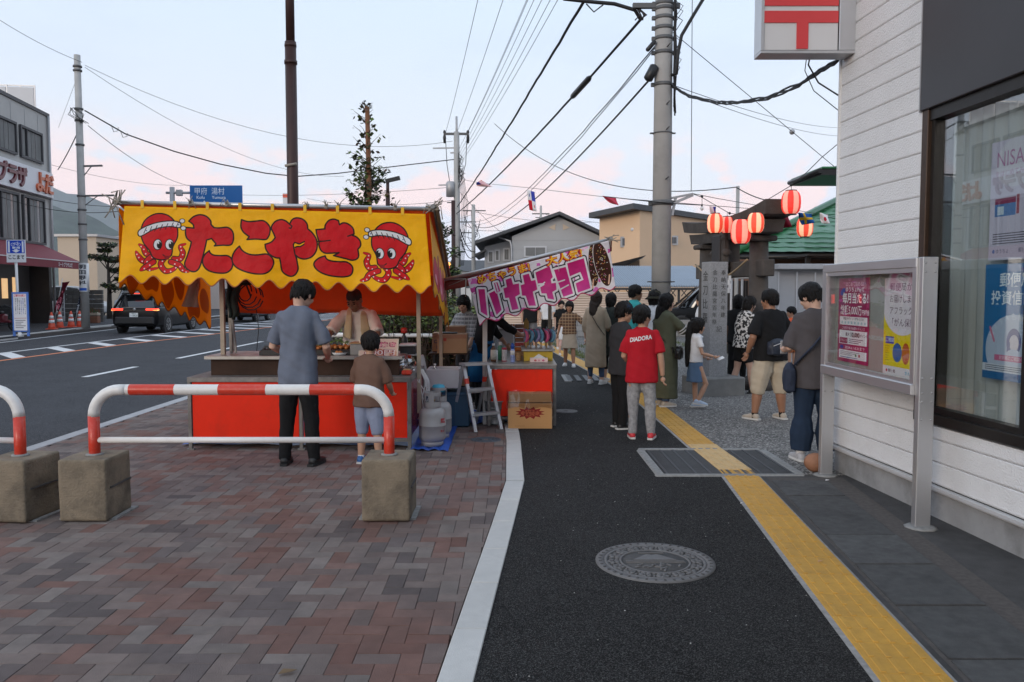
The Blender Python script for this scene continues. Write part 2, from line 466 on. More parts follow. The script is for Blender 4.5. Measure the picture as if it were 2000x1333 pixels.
M_APRON = pm('stained_concrete', (0.06, 0.058, 0.058), 0.85, var=0.25, vscale=9, bump=0.5, bscale=120, grime=0.95, gcol=(0.016, 0.015, 0.015), gscale=.9)
M_SLAB = pm('slab_concrete', (0.075, 0.075, 0.075), 0.85, var=0.3, vscale=14, bump=0.6, bscale=140, grime=0.8, gcol=(0.028, 0.027, 0.028), gscale=2.2, obj_random=0.12)
M_KERB = pm('kerb_concrete', (0.54, 0.53, 0.505), 0.75, var=0.07, vscale=20, bump=0.25, bscale=200, grime=0.3, gcol=(0.3, 0.3, 0.29), gscale=5, obj_random=0.06)
M_KERB2 = pm('old_kerb_concrete', (0.40, 0.40, 0.41), 0.8, var=0.1, vscale=14, bump=0.3, bscale=120, grime=0.5, gcol=(0.22, 0.22, 0.22), gscale=3, obj_random=0.08)
M_YEL = pm('tactile_yellow', (0.57, 0.305, 0.045), 0.6, var=0.10, vscale=16, bump=0.25, bscale=200, grime=0.35, gcol=(0.28, 0.16, 0.05), gscale=7, obj_random=0.06)
M_YEL2 = pm('tactile_peach', (0.62, 0.42, 0.19), 0.65, var=0.12, vscale=16, bump=0.25, bscale=200, grime=0.7, gcol=(0.28, 0.17, 0.07), gscale=9)
M_WPAINT = pm('road_paint_white', (0.68, 0.68, 0.68), 0.7, var=0.1, vscale=18, grime=0.35, gcol=(0.4, 0.4, 0.4), gscale=8)
M_OPAINT = pm('road_paint_orange', (0.70, 0.22, 0.09), 0.7, var=0.12, vscale=18, grime=0.3, gcol=(0.4, 0.16, 0.1), gscale=8)
M_DIRT = pm('mortar_bed', (0.085, 0.075, 0.07), 0.95, var=0.3, vscale=30)
M_IRON = pm('cast_iron', (0.155, 0.15, 0.148), 0.6, 0.25, var=0.18, vscale=22, bump=0.3, bscale=160, grime=0.45, gcol=(0.09, 0.09, 0.09), gscale=9)
M_IROND = pm('cast_iron_recess', (0.075, 0.072, 0.071), 0.8, 0.1, var=0.3, vscale=30)
M_GRATE = pm('grating_steel', (0.075, 0.08, 0.085), 0.55, 0.5, var=0.2, vscale=20)
M_GRIM = pm('grating_rim', (0.25, 0.25, 0.243), 0.85, var=0.25, vscale=25, bump=0.5, bscale=150)
mb = MB(); mb.box((0, 380, -0.35), (2400, 3200, 0.2)); o = structure(mb.build('ground', M_ROAD)); o.location = (0, 0, 0)
def sheet(name, poly, z, mat, thick=0.12):
 mb = MB(); mb.prism(poly, z - thick, z); return structure(mb.build(name, mat))
sheet('road', [(-17.05, -6), (-5.0, -6), (-5.0, 150), (-19.5, 150), (-18.2, 36), (-17.05, 26)], -0.06, M_ROAD)
CURB = [(-0.48, 0.6), (-0.31, 3.24), (-0.13, 5.63), (-0.05, 6.81), (-0.06, 8.82), (-0.22, 13.0), (-0.75, 21.0), (-1.6, 32.0)]
CURBR = [(-0.33, 0.6), (-0.16, 3.24), (0.02, 5.63), (0.105, 6.80), (0.09, 8.95), (-0.07, 13.0), (-0.6, 21.0), (-1.45, 32.0)]
STRIP = [(1.27, 0.6), (1.51, 3.23), (1.85, 7.06), (1.83, 8.21), (1.83, 11.46), (1.68, 14.85), (1.14, 21.08), (0.2, 32.0)]
def interp(pl, y):
 for (x0, y0), (x1, y1) in zip(pl[:-1], pl[1:]):
  if y <= y1 or (x1, y1) == pl[-1]: return x0 + (x1 - x0) * (y - y0) / (y1 - y0)
sheet('footpath', CURBR + [(2.6, 32.0), (2.2, 12.0), (2.4, 8.2), (2.4, 6.9), (1.9, 0.6)], -0.006, M_PATH)
sheet('building_apron', [(1.58, 0.6), (1.83, 3.2), (2.16, 7.0), (3.6, 7.0), (3.6, 0.6)], -0.002, M_APRON)
sheet('gravel_yard', [(2.14, 8.15), (2.12, 11.4), (1.98, 14.9), (1.45, 21.0), (0.6, 32), (16, 32), (16, 7.02), (2.52, 7.02), (2.52, 8.15)], -0.002, M_GRAVEL)
sheet('far_pavement', [(-17.05, -6), (-17.05, 26), (-18.2, 36), (-19.5, 150), (-60, 150), (-60, -6)], 0.06, M_ROAD)
sheet('back_street', [(-1.5, 32.02), (40, 32.02), (40, 150), (-4.99, 150), (-4.99, 32.02)], -0.02, M_ROAD)
def pebbles(name, n, region, mat, r0, r1):
 mb = MB()
 for _ in range(n):
  x, y, z = region()
  r = rng.uniform(r0, r1); a = rng.uniform(0, 6.28)
  vs = [(x + r * math.cos(a + k * 2.09) * rng.uniform(.7, 1.3), y + r * math.sin(a + k * 2.09) * rng.uniform(.7, 1.3), z) for k in range(3)]
  vs += [(x + rng.uniform(-.4, .4) * r, y + rng.uniform(-.4, .4) * r, z + r * rng.uniform(.5, .9))]
  mb.add(vs, [(0, 1, 3), (1, 2, 3), (2, 0, 3)])
 return stuff(mb.build(name, mat))
def reg_g():
 y = 7.1 + 12 * rng.random() ** 1.6; return (rng.uniform(2.55 if y < 8.3 else 2.2, 8.0), y, -0.004)
pebbles('pebbles', 5200, reg_g, pm('pebble_grey', (0.27, 0.265, 0.26), 0.9, var=0.5, vscale=40), 0.007, 0.018)
def reg_p():
 y = rng.uniform(2.6, 12); return (rng.uniform(interp(CURBR, y) + .1, interp(STRIP, y) + (0.9 if y < 7 else 0)), y, -0.006)
pebbles('grit', 260, reg_p, pm('grit_pale', (0.42, 0.41, 0.39), 0.9, var=0.4, vscale=40), 0.002, 0.0055)
BCOL = [(0.195, 0.106, 0.088), (0.175, 0.085, 0.068), (0.215, 0.135, 0.118), (0.205, 0.178, 0.168), (0.225, 0.21, 0.20), (0.10, 0.094, 0.098), (0.125, 0.115, 0.118), (0.165, 0.132, 0.125)]
BM = [pm('paver_%s' % n, tuple(k_ * (.68 * a + .32 * m) for a, m, k_ in zip(c, (.165, .128, .118), (.94, .885, .85))), 0.85, var=0.17, vscale=9, bump=0.55, bscale=170, spec=0.25, grime=0.55, gcol=(0.085, 0.076, 0.074), gscale=1.7, obj_random=0.10) for n, c in zip(
 ('red', 'deep_red', 'rose', 'warm_grey', 'pale_grey', 'charcoal', 'slate', 'brown'), BCOL)]
pavement = structure(MB().box((-2.6, 8.5, -0.075), (4.6, 18.0, 0.06)).build('brick_pavement', M_DIRT))
U = 0.1
def brick_mesh(w, d, mi, mats):
 mb = MB(); c = 0.0022; x, y = w / 2 - 0.0009, d / 2 - 0.0009
 vs = [(-x, -y, -.05), (x, -y, -.05), (x, y, -.05), (-x, y, -.05), (-x, -y, -c), (x, -y, -c), (x, y, -c), (-x, y, -c),
   (-x + c, -y + c, 0), (x - c, -y + c, 0), (x - c, y - c, 0), (-x + c, y - c, 0)]
 fs = [(8, 9, 10, 11)] + [(a, (a + 1) % 4, (a + 1) % 4 + 4, a + 4) for a in range(4)] + [(a + 4, (a + 1) % 4 + 4, (a + 1) % 4 + 8, a + 8) for a in range(4)]
 mb.add(vs, fs, mi); return mb
bmesh_cache = {(o_, k): brick_mesh(*((0.2, 0.1) if o_ == 0 else (0.1, 0.2)), 0, None).mesh('brick', BM[k]) for o_ in (0, 1) for k in range(8)}
def clip(poly, a, b, c):      # keep a*x + b*y <= c
 out = []
 for p, q in zip(poly, poly[1:] + poly[:1]):
  dp, dq = a * p[0] + b * p[1] - c, a * q[0] + b * q[1] - c
  if dp <= 0: out.append(p)
  if dp * dq < 0:
   t = dp / (dp - dq); out.append((p[0] + (q[0] - p[0]) * t, p[1] + (q[1] - p[1]) * t))
 return out
full, cut = [], []
X0, Y0 = -4.84, 2.0
for j in range(0, 125):
 for i in range(0, 52):
  k = (i - j) % 4
  if k == 0: w, d, o_ = 2, 1, 0
  elif k == 3: w, d, o_ = 1, 2, 1
  else: continue
  x0, y0 = X0 + i * U - 0.05, Y0 + j * U
  cx, cy = x0 + w * U / 2, y0 + d * U / 2
  if cy > 14.4: continue
  nz = mnoise.noise(Vector((cx * 2.1, cy * 1.5, 4.2))) + .5 * mnoise.noise(Vector((cx * 5, cy * 4, 1))) + rng.uniform(-.42, .42); col = (1, 0, 0, 2, 7, 3, 4, 3, 6, 5, 5)[max(0, min(10, int(5.2 + nz * 6)))]
  xr = interp(CURB, cy) - 0.006
  sl_ = (interp(CURB, cy + .1) - interp(CURB, cy - .1)) / 0.2
  if x0 > X0 and max(interp(CURB, y0), 0 * 1 + interp(CURB, y0 + d * U)) - 0.006 > x0 + w * U and min(interp(CURB, y0), interp(CURB, y0 + d * U)) - .006 >= x0 + w * U:
   full.append((cx, cy, o_, col))
  else:
   e = 0.0016
   pl = [(x0 + e, y0 + e), (x0 + w * U - e, y0 + e), (x0 + w * U - e, y0 + d * U - e), (x0 + e, y0 + d * U - e)]
   pl = clip(pl, 1, -sl_, xr - sl_ * cy); pl = clip(pl, -1, 0, -X0) if pl else pl
   if len(pl) >= 3:
    ar = abs(sum(p[0] * q[1] - q[0] * p[1] for p, q in zip(pl, pl[1:] + pl[:1]))) / 2
    if ar > 0.0012: cut.append((pl, col))
vis = [b for b in full if abs(b[0] / b[1]) < 0.655 and b[1] > 3.1]
vis.sort(key=lambda b: b[1] ** 2 + 0.3 * b[0] ** 2)
solo = set(vis[:300])
rest = MB()
proto_b = {(o_, k): brick_mesh(*((0.2, 0.1) if o_ == 0 else (0.1, 0.2)), k, None) for o_ in (0, 1) for k in range(8)}
for b in full:
 cx, cy, o_, col = b; dz = rng.uniform(-0.0012, 0.0012)
 if b in solo:
  inst('brick', bmesh_cache[(o_, col)], pavement, (cx, cy, dz), (rng.uniform(-.006, .006), rng.uniform(-.006, .006), 0))
 elif cy < 14.2:
  p = proto_b[(o_, col)]; rest.add([(x + cx, y + cy, z + dz) for x, y, z in p.v], p.f, col)
for pl, col in cut: rest.prism(pl, -0.05, rng.uniform(-.001, .001), col)
stuff(rest.build('paving_bricks', BM, pavement))
def kerb_line(name, L_, R_, y0, y1, step, z0, z1, mat):
 mb = MB().prism([(interp(L_, y0) + .01, y0), (interp(R_, y0) - .01, y0), (interp(R_, y1) - .01, y1), (interp(L_, y1) + .01, y1)], z0, z1 - 0.03)
 root = structure(mb.build(name, M_DIRT))
 y = y0
 while y < y1:
  e = min(y + step * rng.uniform(.97, 1.03), y1); g = 0.004; c = 0.004
  a = [(interp(L_, y + g), y + g), (interp(R_, y + g), y + g), (interp(R_, e - g), e - g), (interp(L_, e - g), e - g)]
  cx, cy = sum(p[0] for p in a) / 4, sum(p[1] for p in a) / 4
  vs = [(p[0] - cx, p[1] - cy, z0) for p in a] + [(p[0] - cx, p[1] - cy, z1 - c) for p in a] + [((p[0] - cx) * (1 - c / .08), (p[1] - cy) * 0.985, z1) for p in a]
  fs = [(8, 9, 10, 11)] + [(k, (k + 1) % 4, (k + 1) % 4 + 4, k + 4) for k in range(4)] + [(k + 4, (k + 1) % 4 + 4, (k + 1) % 4 + 8, k + 8) for k in range(4)]
  ko = MB().add(vs, fs).build('kerb_stone', mat, root); ko.location = (cx, cy, 0); ko.rotation_euler = (rng.uniform(-.003, .003), rng.uniform(-.003, .003), 0)
  y = e
 return root
kerb_line('path_kerb', CURB, CURBR, 0.75, 6.8, 0.605, -0.1, 0.003, M_KERB)
kerb_line('path_kerb', CURB, CURBR, 6.8, 20.0, 0.6, -0.1, 0.003, M_KERB)
RL = [(-5.0, 0), (-5.0, 60)]; RR = [(-4.845, 0), (-4.845, 60)]
kerb_line('road_kerb', RL, RR, 2.0, 44.0, 0.6, -0.14, 0.002, M_KERB2)
FL = [(-17.25, -6), (-17.25, 26), (-18.4, 36), (-19.7, 150)]; FR = [(-17.05, -6), (-17.05, 26), (-18.2, 36), (-19.5, 150)]
kerb_line('far_kerb', FL, FR, 20.0, 60.0, 1.2, -0.14, 0.09, M_KERB)
def mark(name, poly, mat, z=-0.055):
 return structure(MB().prism(poly, z - 0.003, z).build(name, mat))
def stripe(name, pts, w, mat):
 for a, b in zip(pts[:-1], pts[1:]):
  mark(name, [(a[0] - w / 2, a[1]), (a[0] + w / 2, a[1]), (b[0] + w / 2, b[1]), (b[0] - w / 2, b[1])], mat)
stripe('edge_line', [(-13.75, 14), (-13.85, 70)], 0.13, M_WPAINT)
stripe('centre_line', [(-12.55, 12), (-12.3, 19.4), (-12.18, 25.3), (-11.7, 30.7), (-10.6, 50), (-9.4, 75)], 0.14, M_OPAINT)
def gx(y): return interp([(-12.55, 12), (-12.3, 19.4), (-12.18, 25.3), (-11.7, 30.7), (-10.6, 50), (-9.4, 75)], y)
y = 13.2
while y < 62:                        # white diagonal hatching of the median
 mark('hatch_mark', [(gx(y) - .12, y), (gx(y + .55) - .12, y + .55), (-13.66, y + 2.0), (-13.66, y + 1.45)], M_WPAINT); y += 2.28
for y0, y1 in ((9.9, 12.3), (15.69, 17.84), (20.1, 26.9), (31, 36), (41, 46)):
 mark('lane_dash', [(-8.38, y0), (-8.24, y0), (-8.24, y1), (-8.38, y1)], M_WPAINT)
stripe('edge_line', [(-16.55, 10), (-16.6, 26), (-17.6, 36), (-19.0, 75)], 0.12, M_WPAINT)
bedpts = [(x - 0.022, y) for x, y in STRIP] + [(x + 0.335, y) for x, y in reversed(STRIP)]
tact = structure(MB().prism(bedpts, -0.06, -0.003).build('tactile_paving', pm('strip_mortar', (0.30, 0.29, 0.28), 0.9, var=0.3, vscale=20)))
tb = MB()
tb.box((0, 0, -0.01), (0.297, 0.297, 0.024), b=0.002)
for k in range(4):
 x = (k - 1.5) * 0.073
 for yy in ((-0.073, 0.073)):
  tb.box((x, yy, 0.0035), (0.026, 0.136, 0.006), b=0.0025)
TILE = tb.mesh('tactile_tile', M_YEL); TILE2 = tb.mesh('tactile_tile', M_YEL2)
y = 1.2
while y < 30:
 x = interp(STRIP, y); x2 = interp(STRIP, y + .3); a = math.atan2(x - x2, 0.3)
 on = 6.98 < y < 8.1
 inst('tactile_tile', TILE2 if on else TILE, tact, ((x + x2) / 2 + 0.156, y + 0.15, 0.006 if on else 0.0), (rng.uniform(-.004, .004), rng.uniform(-.004, .004), a))
 y += 0.3 * math.cos(a) + 0.0008
slabs = structure(MB().prism([(1.64, 1.0), (1.86, 3.2), (2.2, 6.9), (2.85, 6.9), (2.5, 3.2), (2.25, 1.0)], -0.05, -0.0005).build('drain_channel', M_DIRT))
y = 1.2
i = 0
while y < 6.6:
 ln = (0.62, 0.58, 1.02, 0.6)[i % 4]; e = min(y + ln, 6.78)
 xa, xb = interp(STRIP, y) + .375, interp(STRIP, e) + .375
 w = 0.46
 poly = [(xa, y + .008), (xa + w, y + .008), (xb + w, e - .008), (xb, e - .008)]
 MB().prism(poly, -0.03, 0.0055 + rng.uniform(0, .003)).build('concrete_slab', M_SLAB, slabs)
 y = e + .004; i += 1
gt = thing('drain_grating', 'wide steel drain grating in a rough concrete rim crossed by the yellow strip', 'drain', (1.9, 7.58, 0))
rim = MB()
for c, d in (((1.90, 6.995, -0.02), (1.30, 0.075, 0.056)), ((1.90, 8.155, -0.02), (1.24, 0.075, 0.056)), ((1.30, 7.575, -0.02), (0.085, 1.08, 0.056)), ((2.53, 7.575, -0.02), (0.085, 1.08, 0.056))):
 rim.box(c, d, b=0.012)
rim.build('rim', M_GRIM, gt, world=True)
MB().box((1.9, 7.575, -0.1), (1.2, 1.1, 0.1)).build('pit', pm('pit_dark', (0.01, 0.01, 0.01), 0.9), gt, world=True)
for gx0, gx1 in ((1.345, 1.90), (1.905, 2.485)):
 g = MB()
 n = 22
 for k in range(n):
  yy = 7.05 + 1.06 * (k + .5) / n
  g.box(((gx0 + gx1) / 2, yy, -0.012), (gx1 - gx0, 0.030, 0.028))
 for k in range(5):
  xx = gx0 + .02 + (gx1 - gx0 - .04) * k / 4
  g.box((xx, 7.575, -0.004), (0.022, 1.07, 0.02))
 g.build('grate', M_GRATE, gt, world=True)
def manhole(x, y, r, name, label, relief=True, mat=None):
 t = thing(name, label, 'manhole cover', (x, y, 0))
 MB().lathe([(r, -.04), (r, 0.002), (r * .86, 0.003), (r * .86, -.006)], 48).build('frame', mat or M_IRON, t)
 MB().lathe([(1e-4, -0.003), (r * .855, -0.003), (r * .855, -.03)][::-1], 48).build('cover', M_IROND, t)
 if not relief:
  m2 = MB()
  for q in (.25, .5, .75): m2.lathe([(r * q * .85, -.004), (r * q * .85, 0.003), (r * q * .85 + .03, 0.003), (r * q * .85 + .03, -.004)], 32)
  m2.build('ring', mat or M_IRON, t); return t
 rr = MB()
 for a, b_ in ((.80, .855), (.56, .60)):
  rr.lathe([(r * a, -.004), (r * a, 0.003), (r * b_, 0.003), (r * b_, -.004)], 48)
 rr.build('ring', M_IRON, t)
 fl = MB()       # wreath of five-petal blossoms
 for k in range(16):
  a = 2 * math.pi * k / 16; cx, cy = r * .70 * math.cos(a), r * .70 * math.sin(a)
  for q in range(5):
   w = a + q * 1.2566
   fl.lathe([(1e-4, -.004), (r * .052, -.004), (r * .048, .003), (1e-4, .003)][0:4], 7, (cx + r * .062 * math.cos(w), cy + r * .062 * math.sin(w), 0))
  a2 = a + math.pi / 16
  fl.box((r * .75 * math.cos(a2), r * .75 * math.sin(a2), 0), (r * .05, r * .03, .006), rz=a2)
  fl.box((r * .64 * math.cos(a2), r * .64 * math.sin(a2), 0), (r * .05, r * .03, .006), rz=a2 + .6)
 fl.build('blossom_wreath', M_IRON, t)
 c = MB()        # middle: a peak over waves and pines
 c.prism([(-.36 * r, .06 * r), (-.16 * r, .27 * r), (-.09 * r, .36 * r), (0, .30 * r), (.08 * r, .36 * r), (.17 * r, .26 * r), (.38 * r, .06 * r)], -.004, .003)
 for k, (yy, w) in enumerate(((.43, .22), (.0, .49), (-.06, .5))):
  c.box((0, yy * r, 0), (w * 2 * r, .022 * r, .006))
 for k in range(17):
  a = rng.uniform(0, 6.28); q = rng.uniform(.05, .46); x_, y_ = q * r * math.cos(a), -abs(q * r * math.sin(a)) - .1 * r
  if math.hypot(x_, y_) < .5 * r: c.box((x_, y_, 0), (.11 * r, .028 * r, .006), rz=rng.choice((.5, -.5, 1.2, -1.1)))
 c.build('picture_relief', M_IRON, t)
 nb = MB()
 for k in range(40):
  a = 2 * math.pi * k / 40; nb.box((r * .925 * math.cos(a), r * .925 * math.sin(a), .003), (.018, .012, .006), rz=a)
 stuff(nb.build('stud', M_IROND, t))
 return t
manhole(0.85, 4.73, 0.352, 'manhole_cover', 'large round manhole cover with blossom wreath relief in the dark footpath')
manhole(-0.28, 8.7, 0.165, 'manhole_cover', 'small round blue-grey cover in the bricks beside the white kerb', False, pm('cover_blue_grey', (0.07, 0.09, 0.11), 0.6, 0.2, var=0.3, vscale=20))
manhole(0.72, 10.81, 0.16, 'manhole_cover', 'small worn grey cover in the asphalt behind the cardboard box', False)
t = thing('drain_grating', 'pale concrete drain inlet in the asphalt near the beige-coated woman', 'drain', (1.35, 14.9, 0))
d = MB()
for k in range(5): d.box((1.05 + .16 * k, 14.9, 0.003), (.09, .95, .02))
d.build('grate', M_GRATE, t, world=True)
MB().box((1.0, 14.9, 0.0), (.12, 1.15, .024)).build('rim', M_GRIM, t, world=True)
def tuft(mb, x, y, h, n, spread):
 for _ in range(n):
  a = rng.uniform(0, 6.28); r = rng.uniform(0, spread); l = h * rng.uniform(.5, 1.1)
  bx, by = x + r * math.cos(a), y + r * math.sin(a); ln = rng.uniform(.2, .7) * l
  w = 0.004 + .006 * rng.random()
  dx, dy = math.cos(a) * ln, math.sin(a) * ln
  mb.add([(bx - w * math.sin(a), by + w * math.cos(a), 0), (bx + w * math.sin(a), by - w * math.cos(a), 0), (bx + dx, by + dy, l)], [(0, 1, 2)])
gm = MB()
for _ in range(70):
 y = rng.uniform(15, 27); tuft(gm, interp(STRIP, y) + .38 + rng.uniform(0, .9) ** 2, y, rng.uniform(.05, .16), 26, .16)
for _ in range(60): tuft(gm, rng.uniform(4.2, 7.5), rng.uniform(22, 26), rng.uniform(.06, .16), 26, .25)
stuff(gm.build('grass', pm('weed_green', (0.10, 0.13, 0.035), 0.7, var=0.4, vscale=5)))
# ================================================================== BUILDINGS AND FAR SETTING
M_PLANK = pm('white_siding', (0.75, 0.745, 0.74), 0.75, var=0.05, vscale=3, bump=0.9, bscale=75, grime=0.30, gcol=(0.50, 0.485, 0.46), gscale=1.1)
M_FOUND = pm('foundation_grey', (0.30, 0.30, 0.30), 0.85, var=0.15, vscale=4, bump=0.3, bscale=90, grime=0.75, gcol=(0.10, 0.10, 0.095), gscale=1.4)
M_ALU = pm('aluminium', (0.55, 0.55, 0.56), 0.38, 0.75, var=0.04, vscale=3)
M_ALUD = pm('aluminium_dull', (0.42, 0.42, 0.43), 0.5, 0.5, var=0.08, vscale=8)
M_FASCIA = pm('charcoal_fascia', (0.055, 0.055, 0.060), 0.5, 0.2, var=0.08, vscale=1.5)
M_BROWNF = pm('bronze_frame', (0.055, 0.032, 0.020), 0.4, 0.4, var=0.15, vscale=12)
M_BLACKF = pm('dark_frame', (0.018, 0.016, 0.015), 0.4, 0.3, var=0.15, vscale=12)
M_GLASS = glass_mat('pane_glass', (0.92, 0.95, 0.95), 0.07, 0.36)
M_CURT = pm('curtain_grey', (0.47, 0.49, 0.485), 0.9, var=0.08, vscale=2)
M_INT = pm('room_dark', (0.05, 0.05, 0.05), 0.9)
PO = thing('post_office', 'white sided building with dark fascia and shop window at the right edge', 'building', (2.885, 7.225, 0), R(3.9))
def po(mb, name, mat, par=PO): return mb.build(name, mat, par)
po(MB().box((2.0, -5.0, 0.095), (3.96, 10.0, 0.21)), 'foundation', M_FOUND)
po(MB().box((2.02, -5.0, 3.4), (3.96, 9.96, 6.4)), 'wall_core', M_INT) if False else None
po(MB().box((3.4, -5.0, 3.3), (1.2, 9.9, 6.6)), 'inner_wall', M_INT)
po(MB().box((2.0, -0.06, 3.3), (3.9, 0.1, 6.18)).box((2.0, -9.9, 3.3), (3.9, 0.1, 6.18)), 'end_wall', M_PLANK)
po(MB().box((2.0, -5.0, 6.45), (4.2, 10.2, 0.12)), 'roof', M_ALUD)
po(MB().box((-0.012, -5.0, 0.222), (0.05, 10.0, 0.022)).box((0.0, -5.0, 0.205), (0.012, 10.0, 0.03)), 'drip_flashing', pm('flashing', (0.62, 0.62, 0.62), 0.45, 0.3, var=0.05))
po(MB().box((0.012, 0.012, 3.3), (0.05, 0.024, 6.16)), 'corner_trim', M_PLANK)
WY0, WZ0, WZ1 = -1.27, 0.66, 2.9
k = 0; z = 0.237; PH = 0.1575
def plank(y0, y1, z0, z1):
 """textured siding board with a recessed lower joint"""
 mb = MB(); c = .006
 prof = [(0.03, z0 + .002), (0.012, z0 + .002), (0.003, z0 + .011), (0.0, z0 + .018), (0.0, z1 - .004), (0.004, z1), (0.03, z1)]
 vs = [(x, y0, zz) for x, zz in prof] + [(x, y1, zz) for x, zz in prof]; n = len(prof)
 mb.add(vs, [(i, i + 1, n + i + 1, n + i) for i in range(n - 1)] + [tuple(range(n - 1, -1, -1)), tuple(range(n, 2 * n))])
 return po(mb, 'siding_board', M_PLANK)
while z < 6.35:
 z1 = z + PH
 if z1 <= WZ0 + .002: plank(-9.9, 0, z, z1)
 elif z < WZ0: plank(-9.9, WY0, z, WZ0 - .01); plank(WY0, 0, z, z1)
 else: plank(WY0, 0, z, z1)
 z = z1
po(MB().box((0.10, -5.58, 4.66), (0.24, 8.62, 3.52), b=0.006), 'fascia_panel', M_FASCIA)
po(MB().box((0.05, WY0 + .008, 4.66), (0.14, 0.012, 3.53)), 'fascia_edge', M_ALUD)
win = po(MB().box((0.05, WY0 - .045, 1.78), (0.11, 0.075, 2.24), 0, b=.004).box((0.06, WY0 - .10, 1.78), (0.07, 0.045, 2.24), 1)
   .box((0.045, -5.6, 0.70), (0.13, 8.6, 0.075), 1, b=.004).box((0.06, -5.6, 0.755), (0.07, 8.6, 0.04), 1).box((0.06, -5.6, 2.86), (0.10, 8.6, 0.08), 1)
   .box((0.06, -2.40, 1.78), (0.075, 0.065, 2.2), 1).box((0.06, -4.0, 1.78), (0.075, 0.065, 2.2), 1), 'window_frame', [M_BROWNF, M_BLACKF])
for y0, y1 in ((-2.37, WY0 - .12), (-3.97, -2.43), (-7.0, -4.03)):
 po(MB().box((0.065, (y0 + y1) / 2, 1.8), (0.006, y1 - y0, 2.1)), 'window_pane', M_GLASS, win)
cm = MB()
def cf(u, v):
 y = WY0 - .1 - u * 5.0
 return (0.19 + 0.035 * math.sin(y * 41 + 1.2 * math.sin(y * 7)) + .012 * math.sin(y * 93), y, 0.74 + v * 2.1)
cm.grid(cf, 420, 2)
po(cm, 'curtain', M_CURT)
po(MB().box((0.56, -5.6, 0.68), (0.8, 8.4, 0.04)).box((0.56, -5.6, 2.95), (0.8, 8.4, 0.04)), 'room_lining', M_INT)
PS = thing('post_sign', 'grey boxed sign with a red postal mark projecting high from the white wall', 'sign', (2.9, 6.99, 3.655))
M_SIGNW = pm('sign_white_face', (0.62, 0.62, 0.63), 0.35, var=0.03, vscale=2)
M_POSTR = pm('postal_red', (0.62, 0.055, 0.06), 0.4, var=0.05, vscale=3)
b = MB()
X0_, X1_, Z_ = 2.105, 2.905, P(1550, 105, 7).z
b.box(((X0_ + X1_) / 2, 7.09, Z_ + .012), (X1_ - X0_, 0.2, 0.024), b=.003)
b.box((X0_ + .012, 7.09, Z_ + .55), (0.024, 0.2, 1.05)).box((X1_ - .07, 7.09, Z_ + .55), (0.14, 0.2, 1.05), b=.004).box(((X0_ + X1_) / 2, 7.15, Z_ + .55), (.76, .04, 1.05)).box(((X0_ + X1_) / 2, 7.09, Z_ + 1.085), (X1_ - X0_, .2, .024))
b.build('casing', M_ALU, PS, world=True)
b = MB(); b.box((2.44, 7.012, Z_ + .55), (0.632, 0.02, 1.04)); b.build('face', M_SIGNW, PS, world=True)
b = MB(); zs = [P(1550, v, 7).z for v in (96, 45, 22, 12, -11)]
b.box((2.455, 6.998, (zs[0] + zs[1]) / 2), (.098, .012, zs[1] - zs[0])); b.box((2.44, 6.998, (zs[1] + zs[2]) / 2), (.632, .012, zs[2] - zs[1])); b.box((2.44, 6.998, (zs[3] + zs[4]) / 2), (.632, .012, zs[4] - zs[3]))
b.build('postal_mark', M_POSTR, PS, world=True)
b = MB(); b.tube([(2.60, 7.2, 3.66), (2.62, 7.3, 3.60), (2.72, 7.32, 3.45), (2.9, 7.3, 3.33)], .007, 6); b.tube([(2.57, 7.2, 3.66), (2.59, 7.3, 3.55), (2.68, 7.32, 3.38), (2.9, 7.3, 3.2)], .004, 6)
tag(b.build('sign_wire', M_BLACKF), 'thin black wires curling behind the boxed postal sign', 'wire')
NB = thing('notice_board', 'aluminium notice board on two posts in front of the white wall', 'notice board', (2.78, 5.43, 0), R(1.4))
def nbp(y, nm='post'):
 p = MB().box((0, y, 0.915), (0.105, 0.06, 1.83), b=.004).build(nm, M_ALU, NB)
 for zz in (1.79, 1.73, 1.02, 0.92, 0.86, 0.74):
  for xx in (-.032, .032):
   MB().lathe([(1e-4, .006), (.006, .004), (.008, 0)], 8, (0, 0, 0), 0, Matrix.Translation((xx, y - .03, zz)) @ Matrix.Rotation(R(90), 4, 'X')).build('bolt', M_ALUD, p)
 MB().lathe([(.11, -.002), (.09, .008), (.07, .012), (1e-4, .012)], 10, (0, y, 0)).build('footing', M_GRIM, p)
nbp(0.0); nbp(1.58)
f = MB()
f.box((-.01, .79, 1.795), (.115, 1.52, .07), b=.006).box((-.015, .79, 0.935), (.13, 1.52, .075), b=.006)
f.box((-.02, .055, 1.365), (.09, .05, .80)).box((-.02, 1.525, 1.365), (.09, .05, .80))
f.box((-.045, .79, 1.745), (.03, 1.42, .03)).box((-.045, .79, .985), (.03, 1.42, .028))
f.build('frame', M_ALU, NB)
MB().box((.03, .79, 1.365), (.012, 1.46, .82)).build('back_panel', pm('board_back', (0.34, 0.34, 0.32), 0.8, var=0.05), NB)
MB().box((-.038, .43, 1.365), (.005, .72, .74)).build('glass_door', glass_mat('board_glass', (0.94, 0.95, 0.94), 0.02, 0.22), NB)
MB().box((-.050, 1.14, 1.365), (.005, .72, .74)).build('glass_door', MATS['board_glass'], NB)
MB().box((-.052, .80, 0.99), (.012, .06, .02)).build('lock', M_ALUD, NB)
LB = thing('shop_building', 'grey three storey corner shop with white sign band and dark red awning', 'building', (-17.5, 31.0, 0.06), R(7.9))
M_LBW = pm('shop_wall_panel', (0.50, 0.485, 0.46), 0.7, var=0.05, vscale=1.0, grime=0.25, gcol=(0.26, 0.25, 0.24), gscale=0.6)
M_DKWIN = pm('dark_window', (0.035, 0.037, 0.04), 0.08, 0.0, var=0.3, vscale=1.2, spec=0.9)
